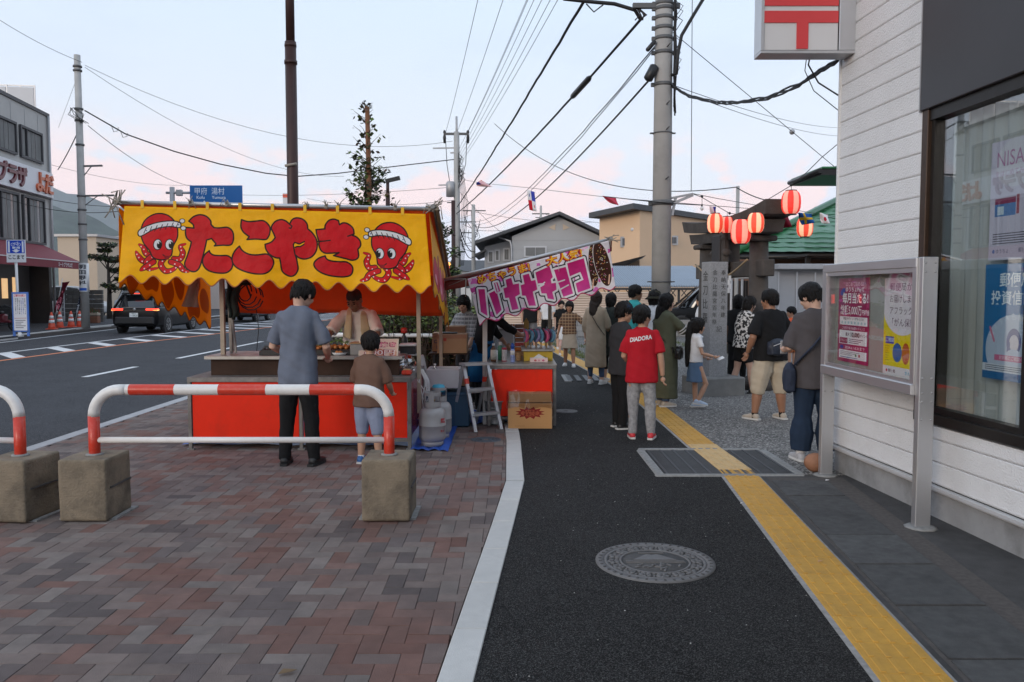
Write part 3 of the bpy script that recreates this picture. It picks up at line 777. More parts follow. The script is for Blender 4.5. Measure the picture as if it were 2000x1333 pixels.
M_CURT2 = pm('window_blind', (0.20, 0.20, 0.195), 0.8, var=0.15, vscale=2)
M_DARKW = pm('dark_shopfront', (0.035, 0.028, 0.025), 0.5, var=0.2)
lb = LambdaType = None
def LBo(mb, name, mat, par=LB): return mb.build(name, mat, par)
LBo(MB().box((-4.5, -7, 5.5), (9.0, 14.0, 5.2)).box((-4.9, -7, 1.5), (8.2, 14.0, 3.0)), 'wall', M_LBW)
LBo(MB().box((-.4, -.12, 1.5), (.7, .24, 3.0)), 'corner_post', M_DARKW)
for q in range(9): LBo(MB().box((.006, -.9 - q * 1.05, 8.0 - .45), (.012, .012, .9)), 'panel_joint', M_ALUD)
LBo(MB().box((-4.5, -7, 8.16), (9.1, 14.1, .12)), 'roof_edge', M_FASCIA)
def lwin(y0, y1, z0, z1, blinds):
 fr = LBo(MB().box((.03, (y0 + y1) / 2, z1 + .03), (.12, y1 - y0 + .12, .08)).box((.03, (y0 + y1) / 2, z0 - .03), (.12, y1 - y0 + .12, .08))
    .box((.03, y0 - .03, (z0 + z1) / 2), (.12, .08, z1 - z0)).box((.03, y1 + .03, (z0 + z1) / 2), (.12, .08, z1 - z0)).box((.03, y0 + (y1 - y0) * .28, (z0 + z1) / 2), (.08, .06, z1 - z0)), 'window', M_FASCIA)
 LBo(MB().box((.012, (y0 + y1) / 2, (z0 + z1) / 2), (.02, y1 - y0, z1 - z0)), 'pane', M_DKWIN, fr)
 for q in blinds: LBo(MB().box((.026, y0 + (y1 - y0) * q, (z0 + z1) / 2), (.01, (y1 - y0) * .16, z1 - z0 - .06)), 'blind', M_CURT2, fr)
for q in range(4):
 yr = -.75 - q * 2.05
 lwin(yr - 1.62, yr, 6.30, 7.28, (.12, .42, .6, .8, .93)); lwin(yr - 1.62, yr, 3.32, 4.86, (.42, .62, .9))
sb = LBo(MB().box((.10, -6.2, 5.50), (.18, 12.0, .92), b=.01), 'sign_band', pm('sign_white', (0.72, 0.73, 0.75), 0.4, var=0.03, vscale=1))
Mx = rootmat(LB) @ Matrix.Translation((.19, -6.62, 5.22)) @ Matrix(((0, 0, 1, 0), (1, 0, 0, 0), (0, 1, 0, 0), (0, 0, 0, 1)))
M_LETR = pm('letter_maroon', (0.13, 0.015, 0.025), 0.35, var=0.1); M_LETO = pm('letter_orange', (0.55, 0.11, 0.03), 0.35, var=0.2)
letters(LB, 'ミートプラザ', 0.74, .07, Mx, M_LETR, 'letter', .035)
letters(LB, 'よだ', 0.80, .07, Mx @ Matrix.Translation((4.85, -.02, 0)), M_LETO, 'letter', .03)
LBo(MB().box((-.75, -7, 1.45), (.12, 13.3, 2.9)), 'shopfront', M_DARKW)
M_WARM = pm('lit_shop_window', (0.6, 0.4, 0.2), 0.3, emit=(1.0, 0.62, 0.3), es=0.55, var=0.4, vscale=3)
for y0, y1, z0, z1 in ((-1.75, -1.35, 1.3, 2.05), (-2.55, -2.15, 1.3, 2.0), (-4.3, -3.9, .9, 1.9), (-5.3, -4.7, 1.0, 2.0)):
 LBo(MB().box((-.68, (y0 + y1) / 2, (z0 + z1) / 2), (.03, y1 - y0, z1 - z0)), 'lit_pane', M_WARM)
for y0, y1 in ((-1.9, -1.25), (-2.75, -2.0), (-3.5, -2.9)):
 LBo(MB().box((-.685, (y0 + y1) / 2, .55), (.02, y1 - y0, 1.0)), 'door_glass', M_DKWIN)
nc = Canvas(80, 120, (225, 222, 215))
for q in range(6): nc.rect(8, 10 + q * 18, 72 - (q * 13) % 30, 18 + q * 18, ((190, 40, 40), (40, 40, 45))[q % 2])
NOTE = nc.mat('shop_notice')
for y0, z0 in ((-3.25, 1.5), (-3.2, .8), (-4.1, .6), (-1.7, .7), (-4.9, .5)):
 p = MB(); p.quad((-.66, y0, z0), (-.66, y0 + .36, z0), (-.66, y0 + .36, z0 + .5), (-.66, y0, z0 + .5)); LBo(p, 'notice', NOTE)
M_AWN = pm('awning_maroon', (0.20, 0.022, 0.035), 0.7, var=0.12, vscale=3, grime=0.2, gcol=(0.12, 0.02, 0.03))
aw = MB(); aw.add([(0.02, -12, 3.25), (0.02, -.9, 3.25), (1.35, -.9, 2.62), (1.35, -12, 2.62), (1.35, -12, 2.36), (1.35, -.9, 2.36)], [(0, 1, 2, 3), (3, 2, 5, 4)])
aw.add([(0.02, -.9, 3.25), (1.35, -.9, 2.62), (1.35, -.9, 2.36), (0.02, -.9, 2.9)], [(3, 2, 1, 0)])
awo = LBo(aw, 'awning', M_AWN); solidify(awo, .02)
LBo(MB().box((1.36, -6.5, 2.62), (.03, 11.1, .03)), 'awning_rail', M_SIGNW, awo)
letters(LB, 'ミートプラザよだ', 0.17, .004, rootmat(LB) @ Matrix.Translation((1.366, -3.0, 2.42)) @ Matrix(((0, 0, 1, 0), (1, 0, 0, 0), (0, 1, 0, 0), (0, 0, 0, 1))), M_SIGNW, 'awning_letter', .01)
LBo(MB().tube([(.07, -.12, 8.1), (.07, -.12, .2)], .05, 8), 'downpipe', M_ALUD)
for y0 in (-1.2, -5.4): LBo(MB().box((.22, y0, 5.0 - .85 + 1.95), (.30, .8, .55), b=.03).lathe([(.2, 0), (.2, .02), (1e-3, .02)], 12, (.38, y0 - .1, 6.1), 0, Matrix.Rotation(R(90), 4, 'Y')), 'air_conditioner', M_SIGNW) if y0 < -3 else None
RS = thing('roof_screen', 'pale panelled screen frame standing on the roof of the corner shop', 'roof screen', (-19.05, 32.5, 8.5), R(7.9))
x0, x1 = -8.0, .2
s_ = MB(); n = 8
for q in range(n): s_.box((x0 + (x1 - x0) * (q + .5) / n, 0, .55), ((x1 - x0) / n - .05, .03, 1.05))
for q in range(n): MB().box((x0 + (x1 - x0) * (q + .5) / n, 0, .58), ((x1 - x0) / n - .06, .03, 1.1)).build('screen_panel', M_SIGNW, RS)
g_ = MB()
for q in range(n + 1): g_.box((x0 + (x1 - x0) * q / n, .03, .6), (.05, .05, 1.25))
for zz in (.0, .6, 1.2): g_.box(((x0 + x1) / 2, .05, zz), (x1 - x0, .04, .05))
g_.bar((x1, .05, .0), (x1 - .55, .06, 1.2), .05)
g_.build('frame', M_ALU, RS)
for o in (LB, RS):      # the shop stands well back from the kerb
 o.scale = (1.29,) * 3; o.location = (o.location.x * 1.29, o.location.y * 1.29, o.location.z * 1.29 - .46)
M_CREAM = pm('cream_wall', (0.62, 0.50, 0.38), 0.8, var=0.04, vscale=0.6); M_WHITEW = pm('white_wall', (0.60, 0.58, 0.55), 0.8, var=0.05, vscale=0.6)
M_WING = pm('grey_window', (0.06, 0.065, 0.07), 0.1, spec=0.8, var=0.2, vscale=2)
def simple_building(name, label, u0, u1, v0, Y, depth, mat, wins=(), roof=None, roofmat=None):
 a, b_ = P(u0, v0, Y), P(u1, v0, Y)
 t = thing(name, label, 'building', ((a.x + b_.x) / 2, Y, 0)); w = b_.x - a.x; h = a.z
 MB().box((0, depth / 2, h / 2 - .2), (w, depth, h + .4)).build('wall', mat, t)
 MB().box((0, depth / 2, h + .06), (w + .3, depth + .3, .16)).build('roof', roofmat or M_ALUD, t)
 for (p0, q0, p1, q1) in wins:
  A, B = P(p0, q0, Y), P(p1, q1, Y); c = ((A.x + B.x) / 2 - t.location.x, -.02, (A.z + B.z) / 2); d = (abs(B.x - A.x), .06, abs(A.z - B.z))
  f_ = MB().box((c[0], c[1], c[2]), (d[0] + .16, .05, d[2] + .16)).build('window', M_SIGNW, t)
  for sx in (-.25, .25): MB().box((c[0] + sx * d[0], -.06, c[2]), (d[0] * .46, .04, d[2])).build('pane', M_WING, f_)
 return t
simple_building('warehouse', 'plain cream walled block behind the utility pole on the left', 112, 188, 462, 52, 10, M_CREAM)
simple_building('warehouse', 'low white building with balcony windows behind the small pine', 186, 262, 466, 60, 10, M_WHITEW, ((196, 486, 236, 500), (195, 543, 240, 553)))
t = simple_building('warehouse', 'pale shop wall across the road seen through the yellow stall', 240, 520, 520, 72, 8, pm('pale_pink_wall', (0.66, 0.56, 0.50), 0.8, var=0.04))
GH = thing('gabled_house', 'light grey gabled house with dark roof behind the pink banner', 'house', (P(1050, 570, 58).x, 58, 0))
M_GHW = pm('grey_siding', (0.45, 0.45, 0.45), 0.7, var=0.04, vscale=1.0); M_GROOF = pm('dark_roof_tile', (0.075, 0.077, 0.082), 0.6, var=0.2, vscale=5)
def gp(u, v, Y=58): p = P(u, v, Y); return (p.x, p.z)
w = [gp(1000, 600), gp(1000, 462), gp(1091, 424), gp(1185, 468), gp(1185, 600)]
m_ = MB(); n = len(w); m_.add([(x, 58, z) for x, z in w] + [(x, 68, z) for x, z in w], [tuple(range(n)), tuple(range(2 * n - 1, n - 1, -1))] + [(i, n + i, n + (i + 1) % n, (i + 1) % n) for i in range(n)])
m_.build('wall', M_GHW, GH, world=True)
for q in range(10):
 zz = gp(1000, 470 + q * 9)[1]; MB().box(((w[0][0] + w[3][0]) / 2, 57.99, zz), (w[3][0] - w[0][0], .012, .012)).build('siding_joint', M_ALUD, GH, world=True) if q % 2 == 0 else None
lw = [gp(945, 600, 57.6), gp(945, 480, 57.6), gp(1000, 466, 57.6), gp(1000, 600, 57.6)]
m_ = MB(); n = 4; m_.add([(x, 59.2, z) for x, z in lw] + [(x, 66, z) for x, z in lw], [tuple(range(n)), tuple(range(2 * n - 1, n - 1, -1))] + [(i, n + i, n + (i + 1) % n, (i + 1) % n) for i in range(n)])
m_.build('side_wing', M_GHW, GH, world=True)
def roof_slab(A, B, y0, y1, t_, mat, parent, name='roof'):
 m_ = MB(); m_.add([(A[0], y0, A[1]), (B[0], y0, B[1]), (B[0], y1, B[1]), (A[0], y1, A[1]), (A[0], y0, A[1] + t_), (B[0], y0, B[1] + t_), (B[0], y1, B[1] + t_), (A[0], y1, A[1] + t_)],
  [(3, 2, 1, 0), (4, 5, 6, 7), (0, 1, 5, 4), (1, 2, 6, 5), (2, 3, 7, 6), (3, 0, 4, 7)]); return m_.build(name, mat, parent, world=True)
roof_slab(gp(928, 478), gp(1092, 421), 57.3, 68.6, .22, M_GROOF, GH); roof_slab(gp(1092, 421), gp(1196, 470), 57.3, 68.6, .22, M_GROOF, GH)
roof_slab(gp(926, 500), gp(948, 490), 58.6, 66, .15, M_GROOF, GH, 'lower_roof')
for (u0, v0, u1, v1) in ((1026, 484, 1065, 500), (954, 491, 961, 510), (968, 489, 973, 507), (985, 486, 993, 506)):
 a, b_ = gp(u0, v0), gp(u1, v1); yy = 57.97 if u0 > 1000 else 59.15
 f_ = MB().box(((a[0] + b_[0]) / 2, yy, (a[1] + b_[1]) / 2), (b_[0] - a[0] + .2, .08, a[1] - b_[1] + .2)).build('window', M_SIGNW, GH, world=True)
 for sx in (-.25, .25): MB().box(((a[0] + b_[0]) / 2 + sx * (b_[0] - a[0]), yy - .05, (a[1] + b_[1]) / 2), ((b_[0] - a[0]) * .47, .04, a[1] - b_[1])).build('pane', M_CURT2, f_, world=True)
for s in (-1, 1):
 a = gp(1092 + s * 7, 438); MB().add([(a[0], 57.96, a[1]), (a[0] + s * .02, 57.96, a[1] - .45), (a[0] + s * .5, 57.96, a[1] - .25)], [(0, 1, 2) if s < 0 else (0, 2, 1)]).build('gable_vent', M_CREAM, GH, world=True)
a = gp(999, 466); MB().tube([(a[0] - .9, 58.4, a[1] + .1), (a[0] - .1, 57.9, a[1] - .2), (a[0], 57.9, a[1] - .6), (a[0], 57.9, 0)], .06, 6).build('downpipe', M_SIGNW, GH, world=True)
BH = thing('beige_house', 'beige two storey house with dark sloping eave behind the utility pole', 'house', (P(1262, 570, 48).x, 48, 0))
M_BEI = pm('beige_wall', (0.76, 0.52, 0.33), 0.8, var=0.03, vscale=0.5)
c0, c1, c2 = P(1171, 420, 50), P(1250, 409, 48), P(1430, 425, 56)
m_ = MB(); base = [(c0.x, 50), (c1.x, 48), (c2.x, 56), (c0.x + (c2.x - c1.x), 58)]
tops = [c0.z, c1.z + .2, c2.z, c2.z]
m_.add([(x, y, 0) for x, y in base] + [(x, y, z) for (x, y), z in zip(base, tops)], [(4, 5, 6, 7)] + [(i, (i + 1) % 4, (i + 1) % 4 + 4, i + 4) for i in range(4)])
m_.build('wall', M_BEI, BH, world=True)
A, B, C_ = P(1150, 416, 49.6), P(1237, 397, 47.2), P(1460, 432, 57)
m_ = MB(); T_ = .32
rr_ = [(A.x, A.y, A.z), (B.x, B.y, B.z), (C_.x, C_.y, C_.z), (A.x + C_.x - B.x, A.y + C_.y - B.y, C_.z)]
m_.add([(x, y, z - T_) for x, y, z in rr_] + rr_, [(3, 2, 1, 0), (4, 5, 6, 7)] + [(i, (i + 1) % 4, (i + 1) % 4 + 4, i + 4) for i in range(4)])
m_.build('roof', M_GROOF, BH, world=True)
def bwin(u0, v0, u1, v1, Y):
 a, b_ = P(u0, v0, Y), P(u1, v1, Y)
 f_ = MB().box(((a.x + b_.x) / 2, Y, (a.z + b_.z) / 2), (b_.x - a.x + .2, .1, a.z - b_.z + .2)).build('window', M_ALUD, BH, world=True)
 for sx in (-.25, .25): MB().box(((a.x + b_.x) / 2 + sx * (b_.x - a.x), Y - .06, (a.z + b_.z) / 2), ((b_.x - a.x) * .46, .04, a.z - b_.z)).build('pane', M_WING, f_, world=True)
bwin(1215, 466, 1234, 480, 48.8); bwin(1308, 464, 1321, 476, 50.6)
MB().add([tuple(P(1171, 522, 47)), tuple(P(1262, 499, 46)), tuple(P(1255, 505, 46)), tuple(P(1218, 522, 47)), (P(1171, 522, 47).x, 50, P(1171, 519, 47).z), (P(1262, 499, 46).x, 50, P(1262, 499, 46).z)], [(0, 3, 2, 1), (0, 1, 5, 4)]).build('porch_roof', M_GROOF, BH, world=True)
a = P(1235, 449, 48.5); MB().ball((a.x, a.y - .1, a.z), .12).build('vent_hood', M_SIGNW, BH, world=True)
CP = thing('carport', 'open shed with blue grey corrugated roof behind the people', 'shed', (7.5, 31, 0))
M_BLUR = pm('blue_grey_roofing', (0.30, 0.36, 0.43), 0.5, 0.2, var=0.08, vscale=2)
a0, a1 = P(1190, 560, 31), P(1420, 560, 31); b0, b1 = P(1195, 521, 37), P(1340, 521, 37)
m_ = MB(); n = 150
m_.grid(lambda u, v: (a0.x + (a1.x - a0.x) * u - .3 * (1 - v) * 0, 31 + 6 * v, a0.z + (b0.z - a0.z) * v + .035 * math.sin(u * n * 2.0)), 460, 1, smooth=False, uv=False)
solidify(m_.build('roof', M_BLUR, CP, world=True), .02)
for q in range(6): MB().box((a0.x + (a1.x - a0.x) * q / 5, 31.2, .85), (.08, .08, 1.7)).build('post', M_FASCIA, CP, world=True)
MB().box(((a0.x + a1.x) / 2, 31.1, 1.7), (a1.x - a0.x, .08, .08)).build('beam', M_FASCIA, CP, world=True)
for q in range(22):
 xx = a0.x + (a1.x - a0.x) * q / 21; MB().bar((xx, 31.15, 1.42), (xx + .21 * (1 if q % 2 else -1), 31.15, 1.68), .03).build('truss_bar', M_FASCIA, CP, world=True)
CF = thing('corrugated_fence', 'cream ribbed sheet fence on a low grey block wall', 'fence', (2.6, 29, 0))
M_CSHEET = pm('cream_sheet', (0.66, 0.53, 0.43), 0.6, var=0.05, vscale=1)
x0, x1 = P(985, 600, 29).x, P(1275, 600, 29).x
for q in range(14):
 zz = .42 + q * .085
 MB().box(((x0 + x1) / 2, 29, zz + .026), (x1 - x0, .04, .052), b=.012).build('rib', M_CSHEET, CF, world=True)
MB().box(((x0 + x1) / 2, 29.03, .95), (x1 - x0, .02, 1.2)).build('sheet', M_CSHEET, CF, world=True)
xm = P(1105, 600, 29).x
for q in range(11):
 for r_ in range(3):
  MB().box((xm + .2 + q * .40 + (.2 if r_ % 2 else 0), 28.8, .1 + r_ * .2), (.39, .14, .19), b=.006).build('wall_block', M_FOUND, CF, world=True)
DF = thing('dark_fence', 'dark brown corrugated fence with steel posts behind the stone marker', 'fence', (6.0, 21, 0))
M_DKB = pm('dark_brown_sheet', (0.032, 0.026, 0.024), 0.6, var=0.2, vscale=2)
x0, x1 = P(1405, 600, 21).x, P(1530, 600, 21).x
n = int((x1 - x0) / .075)
for q in range(n): MB().box((x0 + q * .075 + .03, 21 + (.012 if q % 2 else 0), .94), (.06, .03, 1.88)).build('fence_rib', M_DKB, DF, world=True)
for u in (1428, 1449, 1491): MB().tube([(P(u, 600, 20.8).x, 20.8, 0), (P(u, 600, 20.8).x, 20.8, 2.15)], .035, 8).build('post', M_ALUD, DF, world=True)
MB().tube([(x0, 20.78, 1.95), (x1, 20.78, 1.95)], .03, 8).build('rail', M_ALUD, DF, world=True)
PF = thing('prefab_shed', 'pale grey panelled prefab shed left of the notice board', 'shed', (P(1567, 600, 18.5).x, 18.5, 0))
a, b_ = P(1519, 527, 18.5), P(1640, 527, 18.5)
MB().box(((a.x + b_.x) / 2, 19.5, a.z / 2), (b_.x - a.x, 2, a.z)).build('wall', pm('shed_grey', (0.42, 0.42, 0.43), 0.6, var=0.04), PF, world=True)
MB().box(((a.x + b_.x) / 2, 19.4, a.z + .06), (b_.x - a.x + .2, 2.5, .12), b=.01).build('roof', M_ALUD, PF, world=True)
for q in range(4): MB().box((a.x + (b_.x - a.x) * (q + .05) / 3.4, 18.49, a.z / 2), (.03, .02, a.z - .1)).build('panel_joint', M_ALU, PF, world=True)
GR = thing('green_roof_house', 'house with bright green tiled roof and brown walls behind the gate', 'house', (P(1560, 570, 26).x, 26, 0))
M_GREEN = pm('green_tile', (0.025, 0.15, 0.055), 0.35, var=0.12, vscale=6, obj_random=0.12)
M_BRW = pm('brown_wall', (0.16, 0.075, 0.04), 0.8, var=0.1)
e0, e1 = P(1415, 498, 25), P(1720, 478, 25)
r0_, r1_ = P(1478, 476, 30), P(1700, 372, 30)
MB().box(((e0.x + e1.x) / 2 + 1.0, 29, 1.5), (e1.x - e0.x - .8, 6, 3.0)).build('wall', M_BRW, GR, world=True)
ga, gb = Vector((P(1440, 495, 25).x, 25, P(1440, 495, 25).z)), Vector((P(1760, 495, 25).x, 25, P(1760, 495, 25).z))
gc = Vector((P(1640, 395, 30.5).x, 30.5, P(1640, 395, 30.5).z))
gd = gb + (gc - ga) * 0 + Vector((0, 5.5, gc.z - gb.z))
MB().add([tuple(ga + Vector((0, 0, -.06))), tuple(gb + Vector((0, 0, -.06))), tuple(gd + Vector((0, 0, -.06))), tuple(gc + Vector((0, 0, -.06)))], [(0, 1, 2, 3)]).build('roof_deck', M_FASCIA, GR, world=True)
rows = 13
tile = MB(); tile.grid(lambda u, v: ((u - .5) * .5, v * .5, .008 * math.sin(u * 6.283) + (0.022 if v == 0 else 0)), 6, 1, uv=False)
TM = tile.mesh('roof_tile', M_GREEN)
sl_len = (Vector((0, 5.5, gc.z - ga.z))).length; pit = math.atan2(gc.z - ga.z, 5.5)
for r_ in range(rows):
 f0 = r_ / rows; xl = ga.x + (gc.x - ga.x) * f0; yy = 25 + 5.5 * f0; zz = ga.z + (gc.z - ga.z) * f0
 x = xl + .25 + .12 * (r_ % 2)
 while x < min(gb.x, xl + 9):
  inst('roof_tile', TM, GR, tuple(Vector((x, yy, zz + .03)) - Vector(GR.location)), (pit, 0, 0), (1.0, sl_len / rows / .5 * 1.3, 1)); x += .5
MB().tube([tuple(ga + Vector((0, 0, .08))), tuple(gc + Vector((0, 0, .12)))], .13, 6).build('hip_ridge', M_GREEN, GR, world=True)
MB().tube([tuple(ga + Vector((-.1, -.1, -.12))), tuple(gb + Vector((0, -.1, -.12)))], .08, 6).build('gutter', M_BLACKF, GR, world=True)
la, lb_ = P(1575, 500, 23), P(1720, 500, 23)
tl = thing('porch', 'small lower green tiled porch roof beside the white wall', 'porch', (la.x, 23, 0))
for q in range(5):
 for c in range(5): inst('roof_tile', TM, tl, (c * .5 + .25 + q * .1, q * .32, la.z + .1 + q * .17), (pit, 0, 0), (1, .78, 1))
for c in range(2): MB().box((.15 + c * 2.1, .3, la.z / 2), (.12, .12, la.z)).build('post', M_DKB, tl)
MB().box((1.3, .7, la.z + .02), (2.6, 1.6, .06)).build('soffit', M_DKB, tl)
ru, rv = P(1600, 338, 20), P(1660, 325, 20)
t = thing('tall_house', 'taller green roofed house whose eave end shows high beside the white wall', 'house', (ru.x, 20, 0))
MB().box((3.9, 1.2, ru.z / 2), (5.0, 1.4, ru.z)).build('wall', M_BRW, t)
for c in range(16): MB().box((.2 + c * .42, .9, ru.z + .10 + c * .05), (.41, 2.2, .05), b=.01, M=Matrix.Identity(4)).build('roof_tile', M_GREEN, t)
MB().box((3.4, .9, ru.z + .0), (6.8, 2.1, .14)).build('eave_board', M_BLACKF, t)
MB().tube([(-.05, -.2, ru.z + .02), (-.05, 2.0, ru.z + .02)], .06, 6).build('gutter', M_BLACKF, t)
def hill(name, pts, Y, depth, mat, seed):
 m_ = MB(); xs = [P(u, v, Y) for u, v in pts]; n = 160
 def fn(u, v):
  q = u * (len(xs) - 1); i = min(int(q), len(xs) - 2); a, b_ = xs[i], xs[i + 1]; f = q - i; f = f * f * (3 - 2 * f)
  x = a.x + (b_.x - a.x) * (q - i); h = a.z + (b_.z - a.z) * f
  nz = mnoise.fractal(Vector((x * 6 / Y + seed, v * 3, seed)), 1.0, 2.0, 6)
  return (x, Y - depth + depth * v + 0, h * (v ** .8) + nz * h * .09 * v - 5)
 m_.grid(fn, n, 24, uv=False); return structure(m_.build(name, mat))
M_FOREST = pm('forest_hill', (0.028, 0.048, 0.028), 0.95, var=0.6, vscale=0.035, bump=0.0)
hill('hill', [(-1500, 470), (-900, 400), (-400, 420), (-60, 378), (60, 388), (150, 412), (260, 452), (420, 500), (600, 528), (900, 545), (1300, 552)], 2400, 600, M_FOREST, 3.3)
hill('far_hills', [(-2200, 420), (-1300, 380), (-600, 390), (-100, 330), (60, 352), (140, 378), (260, 410), (420, 455), (560, 498), (760, 515), (900, 522), (1000, 530), (1400, 520), (2000, 490), (3000, 450), (4200, 430)], 4600, 900, M_FOREST, 8.1)
k = 0
for u, wl, rf, Yb, w_, h_ in ((-420, 0, 0, 120, 11, 6), (-150, 1, 1, 140, 12, 5), (260, 0, 0, 150, 12, 5), (330, 2, 2, 120, 9, 5.5), (425, 1, 0, 165, 12, 6), (500, 0, 1, 130, 10, 4.5), (585, 2, 0, 150, 11, 6), (905, 1, 2, 170, 9, 5), (945, 0, 0, 120, 9, 4.5)):
 a = P(u, 570, Yb); t = thing('distant_house', '%s distant house under a %s roof, %s from the left on the horizon' % (('white', 'cream', 'grey')[wl], ('dark', 'pale metal', 'brown')[rf], ('first', 'second', 'third', 'fourth', 'fifth', 'sixth', 'seventh', 'eighth', 'ninth')[k]), 'house', (a.x, Yb, 0), rng.uniform(-.3, .3), 'distant houses along the horizon'); k += 1
 d_ = w_ * .7; MB().box((0, 0, h_ / 2), (w_, d_, h_)).build('wall', (M_WHITEW, M_CREAM, M_GHW)[wl], t)
 m_ = MB(); m_.add([(-w_ / 2 - .4, -d_ / 2 - .4, h_), (w_ / 2 + .4, -d_ / 2 - .4, h_), (w_ / 2 + .4, d_ / 2 + .4, h_), (-w_ / 2 - .4, d_ / 2 + .4, h_), (-w_ / 2 - .4, 0, h_ + 1.7), (w_ / 2 + .4, 0, h_ + 1.7)],
  [(0, 1, 5, 4), (2, 3, 4, 5), (1, 2, 5), (3, 0, 4), (3, 2, 1, 0)]); m_.build('roof', (M_GROOF, M_ALUD, M_BRW)[rf], t)
 for q in (-.28, .22): MB().box((q * w_, -d_ / 2 - .03, h_ * .6), (1.6, .06, 1.2)).build('window', M_WING, t)
hz = MB().box((0, 2440, 359), (9000, 5200, 722)).build('haze', None)
hm = bpy.data.materials.new('evening_air'); hm.use_nodes = True; N = hm.node_tree.nodes; N.clear(); o_ = N.new('ShaderNodeOutputMaterial'); v_ = N.new('ShaderNodeVolumePrincipled')
v_.inputs['Color'].default_value = (.86, .91, 1, 1); v_.inputs['Density'].default_value = .00009; hm.node_tree.links.new(v_.outputs[0], o_.inputs['Volume']); hz.data.materials.clear(); hz.data.materials.append(hm); stuff(hz)
# ================================================================== FESTIVAL STALLS
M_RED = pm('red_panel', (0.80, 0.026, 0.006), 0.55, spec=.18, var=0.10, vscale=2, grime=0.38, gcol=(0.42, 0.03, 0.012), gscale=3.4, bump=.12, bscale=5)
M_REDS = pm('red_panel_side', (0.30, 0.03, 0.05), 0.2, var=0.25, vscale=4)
M_ANGLE = pm('angle_iron', (0.20, 0.19, 0.18), 0.55, 0.35, var=0.3, vscale=14, grime=0.5, gcol=(0.10, 0.075, 0.055), gscale=5)
M_WOODD = pm('dark_wood', (0.046, 0.024, 0.016), 0.65, spec=.2, var=0.35, vscale=4, bump=0.2, bscale=30)
M_STEEL = pm('steel_sheet', (0.42, 0.40, 0.37), 0.4, 0.6, var=0.2, vscale=10, grime=0.4, gcol=(0.16, 0.13, 0.10), gscale=4)
M_POSTW = pm('post_wood', (0.40, 0.33, 0.25), 0.7, var=0.15, vscale=8)
M_TARP = pm('tarp_orange', (0.80, 0.17, 0.035), 0.6, var=0.12, vscale=2.5, bump=0.15, bscale=12)
M_TARPD = pm('tarp_dark_red', (0.22, 0.035, 0.022), 0.65, var=0.15, vscale=2.5)
M_POLE = pm('roof_pole', (0.5, 0.5, 0.5), 0.35, 0.7, var=0.1, vscale=10)
M_ROPE = pm('rope_grey', (0.30, 0.27, 0.23), 0.9, var=0.3, vscale=30)
def translucent(m, amt=0.35):
 """cloth that lets some daylight through"""
 N = m.node_tree.nodes; L = m.node_tree.links; b = N['Principled BSDF']
 t = N.new('ShaderNodeBsdfTranslucent'); mx = N.new('ShaderNodeMixShader'); mx.inputs[0].default_value = amt
 src = b.inputs['Base Color'].links[0].from_socket
 L.new(src, t.inputs[0]); L.new(b.outputs[0], mx.inputs[1]); L.new(t.outputs[0], mx.inputs[2])
 L.new(mx.outputs[0], N['Material Output'].inputs[0]); return m
translucent(M_TARP, 0.65)
ST = thing('takoyaki_stall', 'red octopus ball stall with yellow lettered banner and orange tarp roof', 'stall', (-2.15, 8.13, 0))
def st(mb, name, mat, par=ST, **k): return mb.build(name, mat, par, world=True, **k)
XL, XR, YF, YB = -3.25, -1.035, 8.13, 9.35
for x, y, nm in ((XL, YF, 0), (XR, YF, 0), (-2.13, YF, 0), (XL, YB, 0), (XR, YB, 0)):
 st(MB().box((x, y, 0.36), (.036, .036, .72), b=.003).box((x, y, .008), (.07, .05, .016)), 'leg', M_ANGLE)
fr = MB()
fr.box(((XL + XR) / 2, YF, .715), (XR - XL + .04, .045, .05), b=.004).box(((XL + XR) / 2, YB, .715), (XR - XL + .04, .04, .04))
for x in (XL, XR): fr.box((x, (YF + YB) / 2, .714), (.042, YB - YF, .045))
fr.box(((XL + XR) / 2, YF, .10), (XR - XL, .03, .03)).box(((XL + XR) / 2, (YF + YB) / 2, .735), (XR - XL + .03, YB - YF + .03, .012))
st(fr, 'counter_frame', M_ANGLE)
st(MB().box(((XL - 2.13) / 2, YF + .004, .405), (-2.13 - XL - .05, .014, .565)), 'red_panel', M_RED)
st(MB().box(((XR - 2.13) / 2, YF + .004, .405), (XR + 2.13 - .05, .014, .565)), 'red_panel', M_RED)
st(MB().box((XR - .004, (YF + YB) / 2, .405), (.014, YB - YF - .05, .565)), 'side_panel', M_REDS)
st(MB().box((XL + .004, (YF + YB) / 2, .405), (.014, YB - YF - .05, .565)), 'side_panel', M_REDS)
st(MB().box((-2.13, 8.62, .835), (1.94, .62, .19), b=.004), 'griddle_box', M_WOODD)
st(MB().box((-2.13, 8.60, .936), (2.02, .72, .014), b=.003).box((-2.13, 8.245, .925), (2.02, .012, .03)), 'griddle_top', M_STEEL)
st(MB().box((-3.035, 8.5, 1.69), (.045, .045, 1.5), b=.003), 'post', M_POSTW)
st(MB().box((-.985, 8.55, 1.36), (.042, .042, 2.1), b=.003), 'post', M_POSTW)
for x in (-3.55, -.9): st(MB().box((x, 10.25, .93), (.04, .04, 1.86)), 'post', M_POSTW)
st(MB().bar((-2.99, 8.62, .95), (-3.05, 8.75, 1.55), .03).bar((-2.93, 8.58, .95), (-3.02, 8.7, 1.5), .022), 'brace', M_ANGLE)
FL_, FR_ = Vector((-3.82, 7.93, 2.465)), Vector((-.77, 7.98, 2.405)); BL_, BR_ = Vector((-3.80, 10.3, 1.86)), Vector((-.83, 10.2, 1.80))
st(MB().tube([FL_ + Vector((-.05, 0, 0)), FR_ + Vector((.04, 0, 0))], .021, 10), 'roof_pole', M_POLE)
st(MB().tube([BL_, BR_], .02, 8), 'roof_pole', M_POLE)
